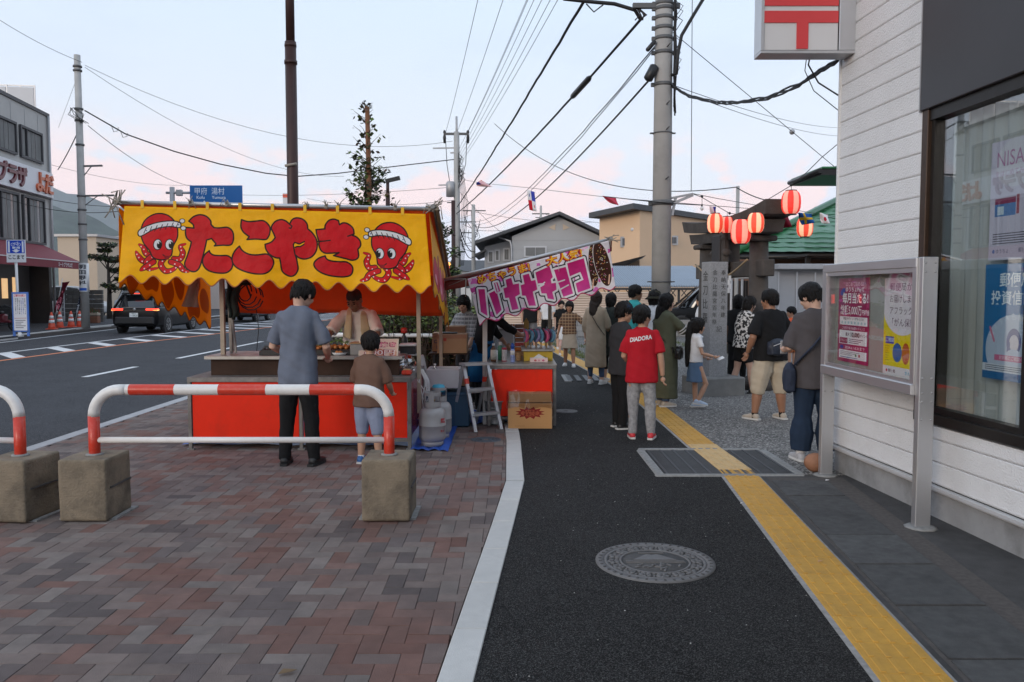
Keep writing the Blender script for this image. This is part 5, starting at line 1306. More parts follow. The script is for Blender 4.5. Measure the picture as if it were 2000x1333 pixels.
for k in range(7): pc_.ell(rng.uniform(20, 240), rng.uniform(130, 240), rng.uniform(25, 45), rng.uniform(25, 40), rng.choice(((214, 150, 120), (226, 170, 140), (206, 130, 100))))
for col, bo in (((150, 30, 60), .06), ((236, 130, 150), .012)): pc_.text('たこ焼き', 130, 92, 62, col, bo, align='c', fit=232)
for col, bo in (((150, 10, 30), .05), ((248, 224, 214), .008)): pc_.text('600円', 138, 190, 78, col, bo, align='c', fit=200)
pc_.text('いらっしゃいませ', 150, 232, 22, (240, 240, 230), .01, align='c')
pc_.line([(4, 4), (256, 4), (256, 246), (4, 246)], 8, (232, 214, 190), True)
PCM = pc_.mat('price_card_print', 0.35)
t = thing('price_card', 'pink price card for octopus balls leaning on the counter', 'price card', (-1.27, 8.33, .945))
a, b_ = P(705, 662, 8.36), P(777, 703, 8.30)
p = MB(); p.quad((a.x - .02, 8.30, b_.z), (b_.x, 8.28, b_.z), (b_.x + .005, 8.35, a.z), (a.x - .02, 8.37, a.z)); o = p.build('card', PCM, t, world=True); solidify(o, .006, -1)
MB().bar((-1.25, 8.36, 1.1), (-1.25, 8.5, .945), .02, .01).build('stand', M_BLACK, t, world=True)
t = thing('plastic_box', 'black box with white lid behind the price card', 'box', (-1.1, 8.75, .943))
MB().box((-.02, 0, .02), (.16, .2, .10), b=.01).build('body', M_BLACK, t); MB().box((-.02, 0, .085), (.18, .22, .025), b=.008).build('lid', M_WPLAS, t); MB().box((-.02, 0, -.02), (.2, .22, .015)).build('tray', M_ALUD, t)
t = thing('sauce_bottle', 'red capped sauce bottle behind the vendor at the hedge', 'bottle', (-1.2, 9.0, .94))
MB().lathe([(.035, 0), (.036, .14), (.015, .18), (.015, .2)], 12).build('bottle', M_BLACK, t); MB().lathe([(.035, .2), (.035, .255), (.02, .26)], 12).build('cap', pm('cap_red', (.5, .03, .02), .4), t)
t = thing('plastic_bag', 'crumpled clear plastic bag on the right end of the red counter', 'plastic bag', (-1.12, 8.35, .74))
def crump(cx, cy, cz, rx, ry, rz, sd, n=18, k=10):
 mb = MB()
 def fn(u, v):
  th, ph = u * 6.2832, (v - .5) * math.pi; d = Vector((math.cos(th) * math.cos(ph), math.sin(th) * math.cos(ph), math.sin(ph)))
  q = 1 + .35 * mnoise.noise(d * 2.2 + Vector((sd, 0, 0))) + .15 * mnoise.noise(d * 5 + Vector((0, sd, 0)))
  return (cx + d.x * rx * q, cy + d.y * ry * q, max(cz - rz, cz + d.z * rz * q))
 return mb.grid(fn, n, k, smooth=False, uv=False)
M_BAG = glass_mat('bag_film', (0.93, 0.93, 0.93), 0.28)
crump(-.02, .12, .10, .13, .12, .10, 3).build('bag', M_BAG, t)
t = thing('food_pack', 'small red wrapped food pack on the counter corner', 'food pack', (-1.08, 8.3, .742))
MB().box((0, 0, .03), (.10, .11, .05), b=.012).build('pack', pm('pack_red', (.5, .05, .03), .25, var=.5, vscale=25), t); MB().box((0, 0, .06), (.07, .08, .006)).build('label', M_CARD2, t)
tb_ = thing('cloth_bag', 'beige cloth bag hanging inside the left yellow banner', 'cloth bag', (-3.78, 9.4, 1.5))
a, b_, c, d = P(382, 545, 9.5), P(398, 545, 9.5), P(398, 600, 9.5), P(366, 598, 9.5)
def cbag(u, v):
 w0, w1 = a.lerp(d, v), b_.lerp(c, v); p = w0.lerp(w1, u); p.y = 9.35 + .05 * math.sin(u * 9 + v * 3) * (1 - v * .4) - .05 * math.sin(u * 3.14); return p
m_ = MB().grid(cbag, 14, 12, uv=False); o = m_.build('bag', pm('beige_cloth', (0.46, 0.39, 0.29), 0.85, var=.1, vscale=6, grime=.4, gcol=(.28, .24, .18), gscale=5), tb_, world=True); solidify(o, .02)
MB().tube([(-3.70, 9.4, 1.66), (-3.66, 9.35, 1.78), (-3.7, 9.35, 1.88)], .006, 5).build('strap', M_ROPE, tb_, world=True)
t = thing('cable_coil', 'black cable looped on the left post under the roof', 'cable', (-2.95, 8.7, 1.6))
m_ = MB()
for k in range(4):
 r_ = .09 + .025 * k; cx, cz = -2.86 + .02 * k, 1.60 - .02 * k
 m_.tube([(cx + r_ * math.cos(q * .5) * (.8 + .15 * math.sin(k)), 8.7, cz + r_ * math.sin(q * .5) * (1.15 - .1 * k)) for q in range(13)], .007, 5)
m_.tube([(-2.97, 8.66, 1.72), (-2.85, 8.68, 1.70), (-2.8, 8.7, 1.55)], .01, 5); m_.build('coil', M_BLACK, t, world=True)
MB().ball((-2.86, 8.68, 1.70), (.05, .04, .035), 8, 6).build('plug', M_BLACK, t, world=True)
MB().tube([(-2.76, 8.75, 1.42), (-2.74, 8.76, 1.2), (-2.77, 8.77, .955)], .004, 5).build('hanging_wire', M_BLACK, t, world=True)
t = thing('dark_jacket', 'dark jacket hung on the left stall post', 'jacket', (-2.97, 8.6, 1.45))
def jk(u, v): return (-2.98 + .13 * (u - .35) * (1 - .35 * v) + .015 * math.sin(v * 9), 8.62 + .05 * math.sin(u * 6.28), 1.72 - .40 * v + .02 * math.sin(u * 9))
o = MB().grid(jk, 10, 8, uv=False).build('cloth', pm('dark_green_cloth', (.018, .028, .024), .9), t, world=True); solidify(o, .03)
t = thing('blue_sheet', 'blue tarpaulin sheet on the bricks under the red stall', 'tarpaulin', (-2.2, 8.6, 0))
def bsf(x0, x1, y0, y1, z=.004):
 return lambda u, v: (x0 + (x1 - x0) * u, y0 + (y1 - y0) * v + .03 * math.sin(u * 11), z + .008 * (1 + math.sin(u * 23 + v * 9)) + .006 * (1 + math.sin(v * 31 + u * 5)))
MB().grid(bsf(-3.42, -1.02, 8.32, 9.9), 60, 20, uv=False).build('sheet', M_BSHEET, t, world=True)
t = thing('blue_sheet', 'blue tarpaulin sheet under the gas cylinders and crates', 'tarpaulin', (-.7, 8.6, 0))
MB().grid(bsf(-1.02, -.64, 8.05, 10.6, .002), 16, 40, uv=False).build('sheet', M_BSHEET, t, world=True)
MB().grid(bsf(-.64, -.20, 9.7, 10.8, .002), 16, 20, uv=False).build('sheet', M_BSHEET, t, world=True)
def gas(x, y, label, cap=False):
 t = thing('gas_cylinder', label, 'gas cylinder', (x, y, 0.012), 0, 'gas cylinders beside the stall')
 MB().lathe([(.115, .0), (.115, .05), (.10, .055)], 24).build('foot_ring', M_GAS, t)
 body = MB().lathe([(.06, .03), (.115, .045), (.136, .075), (.140, .11), (.140, .205), (.1425, .208), (.1425, .216), (.140, .219), (.140, .31), (.134, .345), (.115, .375), (.08, .395), (.05, .402), (1e-3, .405)], 28).build('body', M_GAS, t)
 c = MB(); n = 20
 for z0, z1, gap in ((.40, .455, 0), (.455, .52, 1), (.52, .55, 0)):
  for k in range(n):
   if gap and k % 10 in (1, 2, 3, 6, 7, 8): continue
   a0, a1 = 6.2832 * k / n, 6.2832 * (k + 1) / n
   c.add([(r_ * math.cos(a), r_ * math.sin(a), z) for r_ in (.088, .082) for a, z in ((a0, z0), (a1, z0), (a1, z1), (a0, z1))], [(0, 1, 2, 3), (7, 6, 5, 4), (3, 2, 6, 7), (4, 5, 1, 0)])
 c.build('valve_guard', M_GAS, t)
 MB().lathe([(.02, .40), (.02, .45), (.03, .455), (.03, .475)], 10).build('valve', pm('brass', (.35, .24, .08), .4, .7), t)
 if cap: MB().lathe([(.075, .50), (.078, .54), (.06, .575), (1e-3, .585)], 16).build('cap', pm('cap_cyan', (.05, .35, .5), .4), t)
 return t, body
g1, gb1 = gas(-.825, 8.33, 'grey gas cylinder with red lettering standing in front beside the stall')
letters(g1, '燃', .055, .003, Matrix.Translation((-.825 + .095, 8.33 - .112, .262)) @ Matrix.Rotation(R(41), 4, 'Z') @ Matrix.Rotation(R(90), 4, 'X'), pm('paint_red', (.42, .02, .03), .5), 'printed_mark', .01)
letters(g1, 'ガス', .026, .003, Matrix.Translation((-.825 + .092, 8.33 - .116, .165)) @ Matrix.Rotation(R(40), 4, 'Z') @ Matrix.Rotation(R(90), 4, 'X'), MATS['paint_red'], 'printed_mark', .01)
gas(-.80, 8.78, 'second gas cylinder half hidden behind the first, with pale blue cap', True)
t = thing('gas_hose', 'tangled white cords and hoses at the back corner of the red counter', 'hose', (-.95, 8.7, .4))
m_ = MB()
for k in range(7):
 a = Vector((-.97 + rng.uniform(-.02, .04), 8.56, .78)); m_.tube([a, a + Vector((rng.uniform(-.03, .08), -.03, -.12)), a + Vector((rng.uniform(-.02, .1), .0, -.3)), a + Vector((rng.uniform(-.04, .15), .08, -.55))], .006, 5)
m_.build('cord', M_WPLAS, t, world=True)
t = thing('foam_cooler', 'white foam cooler box with open lid on a dark blue crate', 'cooler', (-.62, 9.55, .42))
x0, x1 = P(832, 720, 9.45).x, P(897, 720, 9.45).x; cx = (x0 + x1) / 2; w_ = x1 - x0
m_ = MB()
for c, d in (((cx, 9.45, .58), (w_, .035, .22)), ((cx, 9.85, .58), (w_, .035, .22)), ((x0 + .017, 9.65, .58), (.034, .40, .22)), ((x1 - .017, 9.65, .58), (.034, .40, .22)), ((cx, 9.65, .485), (w_, .42, .03))): m_.box(c, d, b=.006)
m_.build('box', M_STY, t, world=True)
MB().box((0, 0, 0), (.035, .40, .36), b=.01, M=Matrix.Translation((x0 - .045, 9.62, .66)) @ Matrix.Rotation(R(-12), 4, 'Y')).build('lid', M_STY, t, world=True)
MB().box((cx + .02, 9.43, .468), (.08, .02, .012)).build('handle_notch', M_IROND, t, world=True)
t = thing('water_bottle', 'clear plastic water bottle with blue label in the foam cooler', 'bottle', (x0 + .09, 9.6, .5))
MB().lathe([(.032, 0), (.033, .17), (.013, .215), (.013, .235)], 12).build('bottle', M_CLEAR, t); MB().lathe([(.034, .07), (.034, .14)], 12).build('label', pm('label_blue', (.08, .3, .5), .4), t); MB().lathe([(.015, .225), (.015, .245), (1e-3, .246)], 10).build('cap', M_WPLAS, t)
t = thing('blue_crate', 'dark blue plastic crate under the foam cooler', 'crate', (cx, 9.7, .0))
m_ = MB().box((cx + .05, 9.72, .20), (w_ + .12, .5, .38), b=.012).box((cx + .05, 9.72, .40), (w_ + .16, .54, .04), b=.006)
m_.build('body', M_BLUEC, t, world=True)
for k in range(5): MB().box((cx - .13 + .09 * k, 9.465, .2), (.012, .014, .34)).build('rib', M_BLUEC, t, world=True)
t = thing('step_ladder', 'folding aluminium two step ladder with red bands between the stalls', 'ladder', (-.35, 9.4, 0))
tp = P(928, 712, 9.4)
def lad(nm, a, b_, w, h, mt): return MB().bar(a, b_, w, h).build(nm, mt, t, world=True)
Lf, Rf = G(928, 846), G(978, 834); Lb, Rb = G(868, 838), G(918, 826); Lf.y = 9.2;
Lf = Vector((-.415, 9.15, 0)); Rf = Vector((-.125, 9.35, 0)); Lb = Vector((-.72, 9.55, 0)); Rb = Vector((-.44, 9.75, 0))
TL, TR_ = Vector((-.56, 9.38, .74)), Vector((-.29, 9.55, .74))
for a, b_ in ((TL, Lf), (TR_, Rf)): lad('front_rail', a, b_, .04, .022, M_ALU)
for a, b_ in ((TL, Lb), (TR_, Rb)): lad('rear_rail', a, b_, .035, .02, M_ALUD)
for f in (.37, .74):
 a, b_ = TL.lerp(Lf, f), TR_.lerp(Rf, f); lad('step', a, b_, .09, .03, M_ALU)
for f in (.45, .8): lad('rear_bar', TL.lerp(Lb, f), TR_.lerp(Rb, f), .03, .02, M_ALU)
lad('top_step', TL + Vector((-.02, 0, .015)), TR_ + Vector((.02, 0, .015)), .17, .028, M_ALU)
for a, b_ in ((TL, Lf), (TR_, Rb)): lad('red_band', a.lerp(b_, .20), a.lerp(b_, .28), .045, .027, M_GRED)
t = thing('bucket', 'galvanised bucket beside the step ladder', 'bucket', (-.20, 9.72, 0))
MB().lathe([(.10, .0), (.115, .02), (.112, .03), (.135, .28), (.142, .285), (.142, .295), (.132, .295), (.105, .03), (1e-3, .03)], 24).build('pail', M_GALV, t)
for zz in (.1, .2): MB().lathe([(.112 + zz * .09, zz), (.1165 + zz * .09, zz + .008), (.112 + zz * .09, zz + .016)], 24).build('hoop', M_GALV, t)
MB().tube([(.135 * math.cos(a), -.02 - .06 * math.sin(a), .285 - .05 * math.sin(a)) for a in [math.pi * k / 10 for k in range(11)]], .005, 5).build('handle', M_GALV, t)
t = thing('foam_tray', 'small white foam box with red tape behind the bucket', 'box', (-.16, 9.92, 0))
MB().box((0, 0, .33), (.2, .16, .16), b=.01).build('box', M_STY, t); MB().box((.03, -.083, .37), (.12, .006, .03)).build('tape', M_GRED, t); MB().box((0, 0, .125), (.22, .18, .25)).build('base_crate', M_BLUEC, t)
t = thing('cardboard_box', 'open cardboard box lined with clear plastic standing on the white kerb', 'box', (.21, 9.45, 0))
bp_ = Canvas(420, 300, (196, 148, 98))
q = [(210 + (150 if k % 2 else 105) * math.cos(k * .2618) * 1.0, 110 + (78 if k % 2 else 50) * math.sin(k * .2618)) for k in range(24)]
bp_.poly(q, (140, 44, 40)); bp_.ell(210, 112, 92, 40, (170, 84, 60));
for dy, s in ((104, 'たいやき'), (140, 'まるごと')): bp_.text(s, 210, dy, 34, (96, 24, 24), .03, align='c')
for k in range(20): bp_.line([(60 + k * 5, 268), (62 + k * 5, 274)], 2, (150, 104, 66))
bx0, bx1 = P(992, 800, 9.45).x, P(1078, 800, 9.45).x
m_ = MB(); m_.box(((bx0 + bx1) / 2, 9.58, .15), (bx1 - bx0, .36, .30)); m_.build('carton', M_CARD2, t, world=True)
p = MB(); p.quad((bx0 + .01, 9.397, .004), (bx1 - .01, 9.397, .004), (bx1 - .01, 9.397, .29), (bx0 + .01, 9.397, .29)); p.build('printed_side', bp_.mat('carton_print', .8), t, world=True)
def lin_(u, v):
 a = u * 6.2832; sx, sy = math.cos(a), math.sin(a); s = max(abs(sx), abs(sy)); hx, hy = (bx1 - bx0) / 2 + .012, .195
 k = 1 + .03 * mnoise.noise(Vector((u * 30, v * 4, 1)))
 return ((bx0 + bx1) / 2 + sx / s * hx * k, 9.58 + sy / s * hy * k, .24 + v * .20 + .015 * math.sin(u * 40))
o = MB().grid(lin_, 72, 6, uv=False).build('plastic_liner', glass_mat('liner_film', (0.85, 0.80, 0.74), 0.16), t, world=True)
MB().box(((bx0 + bx1) / 2, 9.58, .36), (bx1 - bx0 - .02, .34, .10)).build('inner_flaps', M_CARD2, t, world=True)
t = thing('folding_stand', 'dark folding stand with slatted shelf holding two cartons', 'stand', (-.78, 10.4, 0))
sx0, sx1 = -1.02, -.60
for x in (sx0, sx1):
 for y in (10.3, 10.7): MB().bar((x, y, 0), (x + .03, y, .80), .025).build('leg', M_BLACK, t, world=True)
for k in range(6): MB().box(((sx0 + sx1) / 2, 10.28 + .085 * k, .81), (.50, .045, .018)).build('slat', M_WOODD, t, world=True)
for k in range(5): MB().box((sx0 + .1 + .07 * k, 10.35, .58), (.03, .3, .014), rz=.3).build('rack_bar', M_WOODD, t, world=True)
MB().box((sx1 - .05, 10.4, .45), (.2, .2, .1)).build('shelf_box', M_CARD, t, world=True)
def carton(name, label, x0, x1, y0, y1, z0, z1, mat, text=(), rz=0.0):
 t = thing(name, label, 'box', ((x0 + x1) / 2, (y0 + y1) / 2, z0), rz); w, d, h = x1 - x0, y1 - y0, z1 - z0
 MB().box((0, 0, h / 2), (w, d, h), b=.003).build('carton', mat, t)
 MB().box((0, -d / 2 - .001, h - .03), (w, .003, .05)).build('tape', pm('tape_tan', (.30, .14, .07), .35), t)
 for (s, x, z, sz, m) in text: letters(t, s, sz, .002, rootmat(t) @ Matrix.Translation((x, -d / 2 - .002, z)) @ Matrix.Rotation(R(90), 4, 'X'), m, 'printed_mark', .02)
 return t
M_INKB = pm('ink_blue', (.04, .06, .14), .6); M_INKR = pm('ink_red', (.40, .05, .03), .6)
c1 = carton('cardboard_box', 'brown carton with blue print at the left of the folding stand', -1.04, -.86, 10.55, 10.85, .82, 1.06, M_CARD, (('CAL', -.07, .11, .06, M_INKB),))
for k in range(3): MB().box((.0 + .035 * k - .02, -.153, .055), (.028, .004, .05)).build('printed_block', M_INKB, c1)
carton('cardboard_box', 'wide brown carton with red mark in front on the folding stand', -.95, -.575, 10.25, 10.6, .82, 1.06, M_CARD, (('日', -.17, .16, .05, M_INKR), ('■', -.11, .155, .05, M_INKR)))
carton('cardboard_box', 'small brown carton behind, higher than the wide one', -.88, -.62, 10.75, 11.05, .95, 1.14, M_CARD)
t = thing('plastic_sheet', 'thin black plastic lid lying on the wide carton', 'lid', (-.78, 10.4, 1.06)); MB().box((-.02, .0, .012), (.2, .12, .016), b=.005).build('lid', M_BLACK, t)
def on(u, v, z=.736): return G(u, v, z)
def bottle(label, u, v, prof, mats, cols=()):
 p = on(u, v); t = thing('bottle', label, 'bottle', tuple(p), 0, 'bottles on the banana counter')
 for nm, pr, m in prof: MB().lathe(pr, 14).build(nm, m, t)
 return t
M_CHOC = pm('chocolate', (.045, .018, .010), .35, var=.2); M_SYR = pm('syrup_brown', (.12, .05, .02), .3)
lblc = Canvas(160, 200, (226, 222, 214)); lblc.text('ココア', 80, 70, 40, (40, 60, 110), .02, align='c'); lblc.ell(80, 135, 40, 36, (206, 140, 50)); lblc.ell(55, 100, 14, 12, (80, 110, 80))
bottle('dark syrup bottle with white label at the left end of the banana counter', 964, 707, (('bottle', [(.033, 0), (.036, .02), (.036, .15), (.014, .19), (.014, .205)], M_SYR), ('label', [(.037, .03), (.037, .15)], pm('label_cream', (.6, .57, .5), .5, var=.3, vscale=30)), ('cap', [(.016, .2), (.016, .225), (1e-3, .226)], M_WPLAS)), None)
bottle('green bottle beside the dark syrup bottle', 977, 704, (('bottle', [(.03, 0), (.03, .17), (.02, .19)], pm('bottle_green', (.05, .22, .14), .4)), ('cap', [(.02, .19), (.02, .23), (1e-3, .231)], M_WPLAS)), None)
bottle('white spray can with red rim on the banana counter', 985, 706, (('can', [(.03, 0), (.031, .005), (.031, .15), (.02, .17)], pm('can_white', (.6, .56, .56), .4, var=.25, vscale=25)), ('rim', [(.0325, .145), (.0325, .165), (.024, .172)], pm('rim_red', (.5, .04, .08), .4)), ('base', [(.032, 0), (.032, .01)], MATS['rim_red'])), None)
bottle('blue and white spray can with blue cap on the banana counter', 1001, 708, (('can', [(.026, 0), (.027, .004), (.027, .15), (.02, .165)], pm('can_blue_white', (.28, .34, .62), .4, var=.5, vscale=22)), ('label', [(.0275, .09), (.0275, .145)], M_WPLAS), ('cap', [(.020, .165), (.021, .21), (.012, .235), (1e-3, .236)], pm('cap_blue', (.02, .09, .45), .4))), None)
t = thing('ribbed_can', 'small tan tin between the spray can and the yellow stand', 'tin', tuple(on(1013, 705)))
for k in range(4): MB().lathe([(.032, k * .025), (.034, k * .025 + .012), (.032, k * .025 + .025)], 14).build('hoop', M_CARD2, t)
ys = thing('banana_stand', 'yellow box with foil tray holding coloured chocolate bananas on sticks', 'display stand', tuple(on(1052, 703)), 0)
a, b_ = P(1023, 694, 10.1).x, P(1079, 694, 10.1).x
M_YBOX = pm('yellow_card', (.62, .42, .03), .5, var=.1)
MB().box(((a + b_) / 2, 10.35, .80), (b_ - a, .6, .125), b=.003).build('box', M_YBOX, ys, world=True)
MB().box(((a + b_) / 2, 10.34, .875), (b_ - a + .06, .66, .03), b=.006).build('foil_tray', M_STEEL, ys, world=True)
bm = []
for nm, c in (('pink', (.60, .09, .22)), ('blue', (.10, .27, .40)), ('lilac', (.24, .22, .42)), ('dark', (.03, .015, .012))):
 m = pm('icing_' + nm, c, .4, var=.3, vscale=40, bump=.4, bscale=120)
 mb = MB(); arc = [(.055 - .075 * math.cos(q), 0, .085 + .085 * math.sin(q)) for q in [R(-62) + R(124) * k / 8 for k in range(9)]]
 mb.tube([(-x, y, z) for x, y, z in arc], [.008, .017, .021, .022, .022, .021, .019, .014, .006], 9); bm.append(mb.mesh('banana', m))
stick = MB().tube([(0, 0, -.09), (0, 0, .03)], .004, 5).mesh('stick', M_CARD2)
k = 0
cols = [0, 1, 0, 2, 0, 1, 3, 1, 0, 2, 3, 1]
for r_ in range(5):
 for c in range(6):
  x, y = a + .03 + (b_ - a - .04) * c / 5 + rng.uniform(-.01, .01), 10.10 + r_ * .115
  o = inst('banana', bm[3 if (r_ > 2 and (c + r_) % 2) else (0, 1, 2, 1)[(c + r_) % 4]], ys, tuple(Vector((x, y, .96)) - Vector(ys.location)), (0, rng.uniform(-.12, .12), rng.uniform(-.5, .5)))
  inst('stick', stick, ys, tuple(Vector((x, y, .965)) - Vector(ys.location)))
  top = MB() if False else None
t = thing('tissue_box', 'white tissue box with pink flowers and a folded tissue on the counter', 'tissue box', tuple(on(1053, 708)))
tc_ = Canvas(200, 60, (240, 214, 210));
for x, c in ((60, (190, 60, 60)), (150, (200, 60, 110)), (100, (226, 150, 160))):
 for q in range(5): tc_.ell(x + 9 * math.cos(q * 1.257), 34 + 9 * math.sin(q * 1.257), 6, 6, c)
a1, b1 = P(1036, 700, 9.72).x, P(1071, 700, 9.72).x; lx = t.location.x
MB().box(((a1 + b1) / 2 - lx, .05, .026), (b1 - a1, .11, .05), b=.003).build('box', M_WPLAS, t)
p = MB(); p.quad((a1 - lx, -.006, .002), (b1 - lx, -.006, .002), (b1 - lx, -.006, .05), (a1 - lx, -.006, .05)); p.build('printed_side', tc_.mat('tissue_print'), t)
MB().add([((a1 + b1) / 2 - lx - .07, .05, .05), ((a1 + b1) / 2 - lx + .08, .06, .05), ((a1 + b1) / 2 - lx, .055, .10)], [(0, 1, 2)]).build('tissue', M_WPLAS, t)
t = thing('sweets_rack', 'small rack stacked with orange and red packed sweets', 'rack', (-.0, 10.9, .735))
M_PK = [pm('pack_' + n, c, .3, var=.4, vscale=30) for n, c in (('orange', (.45, .13, .02)), ('scarlet', (.45, .06, .05)), ('brown', (.22, .08, .03)))]
a = P(1007, 650, 10.9).x; b_ = P(1022, 650, 10.9).x
for k in range(6): MB().box(((a + b_) / 2, 10.9, .83 + k * .062), (b_ - a + .02, .16, .05), b=.01).build('sweet_pack', M_PK[k % 3], t, world=True)
MB().box(((a + b_) / 2, 10.9, .77), (b_ - a + .05, .2, .06)).build('base', M_CARD, t, world=True)
t = thing('cash_box', 'pale grey box with scattered goods on top behind the banana vendor', 'box', (-.2, 11.5, .735))
a, b_ = P(972, 650, 11.5), P(1004, 650, 11.5)
MB().box(((a.x + b_.x) / 2, 11.6, .88), (b_.x - a.x, .4, .36), b=.01).build('body', M_ALUD, t, world=True)
MB().box(((a.x + b_.x) / 2, 11.6, 1.09), (b_.x - a.x + .04, .44, .04), b=.008).build('lid', M_WPLAS, t, world=True)
for k in range(7): MB().box((a.x + .03 + k * .033, 11.5, 1.125), (.03, .04, .03)).build('packet', M_PK[k % 3], t, world=True)
t = thing('paper_cone', 'yellow paper cone rack behind the chocolate bananas', 'paper rack', (.2, 10.9, .86))
a = P(1028, 650, 10.85); MB().box((a.x, 10.9, 1.02), (.07, .04, .34)).build('card', pm('card_tan', (.50, .33, .10), .7), t, world=True); MB().add([(a.x - .035, 10.88, 1.19), (a.x + .035, 10.88, 1.19), (a.x, 10.88, 1.25)], [(0, 1, 2)]).build('tip', MATS['card_tan'], t, world=True)
# ================================================================== posters
def poster(canvas, name, label, corners, mat_kw=None, cat='poster'):
 m = canvas.mat(name + '_print', 0.35); p = MB(); p.quad(*corners)
 o = p.build('poster', m); tag(o, label, cat)
 c = sum((Vector(q) for q in corners), Vector()) / 4
 return o
NBM = rootmat(NB)
def nbq(y0, y1, z0, z1, x=.018): return [tuple(NBM @ Vector(q)) for q in ((x, y1, z0), (x, y0, z0), (x, y0, z1), (x, y1, z1))]
c = Canvas(360, 560, (168, 40, 96))
for k in range(26): c.ell(rng.uniform(0, 360), rng.uniform(0, 250), rng.uniform(8, 30), rng.uniform(5, 18), rng.choice(((190, 70, 120), (200, 60, 150), (150, 40, 110), (206, 90, 140))))
c.ell(50, 90, 34, 20, (60, 70, 170), -.6); c.text('はじめて始める!', 185, 52, 34, (250, 200, 215), .02, align='c', fit=210); c.text('ゆうちょPayで', 190, 88, 34, (255, 240, 245), .03, align='c', fit=220)
for col, b_ in (((120, 20, 70), .07), ((255, 250, 250), .03)): c.text('毎月当たる!', 195, 160, 74, col, b_, align='c', fit=300)
for col, b_ in (((130, 20, 70), .06), ((250, 240, 240), .02)): c.text('総額5,000万', 150, 238, 70, col, b_, align='c', fit=250)
c.text('円相当', 318, 238, 36, (250, 240, 240), .03, align='c', fit=80)
c.rect(18, 256, 342, 312, (238, 232, 236)); c.text('現金かポイントがもらえる', 180, 276, 20, (70, 60, 70), .01, align='c')
for k in range(8): c.ell(50 + k * 38, 296, 9, 9, (170, 200, 210))
c.rect(18, 318, 342, 348, (150, 30, 80)); c.text('ご利用で毎月抽選のチャンス', 180, 340, 21, (250, 235, 240), .01, align='c')
c.rect(18, 348, 342, 440, (240, 236, 240)); c.text('最大', 92, 384, 26, (80, 40, 60), .01); c.text('10,000', 150, 388, 40, (50, 30, 40), .04); c.text('ポイント', 262, 384, 22, (80, 40, 60), .01)
c.rect(24, 398, 120, 436, (160, 50, 90)); c.text('くわしくは', 72, 422, 18, (250, 240, 240), .01, align='c');
for k in range(3): c.rect(134, 402 + k * 12, 300 - k * 25, 407 + k * 12, (120, 100, 120))
c.ell(50, 462, 22, 12, (60, 60, 160)); c.text('2024.6.1-8.31まで', 205, 470, 24, (250, 235, 240), .015, align='c', fit=230)
c.rect(18, 480, 342, 536, (238, 236, 240))
for k in range(3): c.rect(34, 490 + k * 10, 260 - k * 40, 494 + k * 10, (150, 130, 150))
c.rect(34, 526, 240, 530, (40, 60, 150)); c.ell(220, 508, 10, 10, (60, 120, 80)); c.ell(260, 508, 10, 10, (190, 50, 60))
poster(c, 'prize_poster', 'magenta prize poster behind the left glass of the notice board', nbq(.87, 1.43, 1.02, 1.71))
c = Canvas(360, 620, (240, 214, 20))
c.rect(0, 0, 360, 200, (222, 206, 216)); c.ell(180, 190, 186, 170, (228, 222, 230))
for k, s in enumerate(('郵便局から', 'お届けします。', 'アフラックの', '「がん保険」')): c.text(s, 186, 78 + 74 * k, 54, (70, 30, 60), -.004, align='c', fit=270)
c.rect(0, 560, 360, 620, (232, 228, 232)); c.rect(22, 372, 108, 418, (60, 80, 170)); c.text('ご相談', 65, 404, 30, (240, 240, 250), .01, align='c'); c.rect(280, 366, 352, 410, (70, 150, 200)); c.text('窓口へ', 316, 398, 26, (240, 240, 250), .01, align='c')
c.ell(142, 470, 46, 60, (46, 96, 170)); c.ell(224, 470, 36, 66, (196, 92, 40));
for x in (20, 290):
 for k in range(7): c.rect(x, 432 + k * 15, x + 46 - (k % 3) * 9, 436 + k * 15, (176, 150, 30))
c.ell(40, 590, 9, 9, (200, 40, 50)); c.text('郵便局', 56, 598, 24, (90, 60, 70), .01); c.text('かんぽ', 220, 598, 26, (90, 170, 210), .02)
poster(c, 'insurance_poster', 'tall yellow and white insurance poster behind the right glass of the notice board', nbq(.10, .63, .985, 1.70))
def pw(y0, y1, z0, z1):
 M_ = rootmat(PO); return [tuple(M_ @ Vector(q)) for q in ((.074, y1, z0), (.074, y0, z0), (.074, y0, z1), (.074, y1, z1))]
c = Canvas(420, 600, (214, 206, 222)); c.ell(190, 120, 150, 120, (226, 222, 230)); c.text('NISA', 40, 130, 110, (190, 130, 170), -.004, fit=210); c.text('をはじめてみま', 36, 178, 36, (190, 140, 175), 0)
c.rect(40, 290, 200, 380, (80, 130, 190)); c.rect(40, 290, 200, 318, (150, 50, 90)); c.rect(60, 330, 110, 372, (210, 225, 235)); c.rect(206, 280, 226, 376, (170, 60, 80)); c.ell(290, 310, 26, 34, (50, 44, 50)); c.ell(290, 360, 24, 34, (120, 90, 110))
for k in range(5): c.rect(30, 466 + k * 12, 380 - (k % 2) * 60, 471 + k * 12, (90, 86, 96))
c.ell(40, 556, 10, 10, (80, 120, 180)); c.text('ゆうちょ', 56, 565, 26, (110, 120, 140), .01); c.text('郵便局', 230, 565, 26, (110, 120, 140), .01)
poster(c, 'savings_poster', 'pale lilac savings poster at the top inside the shop window', pw(-2.46, -1.95, 1.80, 2.55))
c = Canvas(420, 600, (36, 116, 172)); c.text('郵便局の', 110, 112, 78, (238, 244, 248), .015); c.text('投資信託', 50, 204, 78, (238, 244, 248), .015)
c.ell(230, 440, 210, 180, (196, 208, 226)); c.rect(0, 520, 420, 560, (220, 224, 232)); c.rect(0, 560, 420, 600, (30, 104, 160))
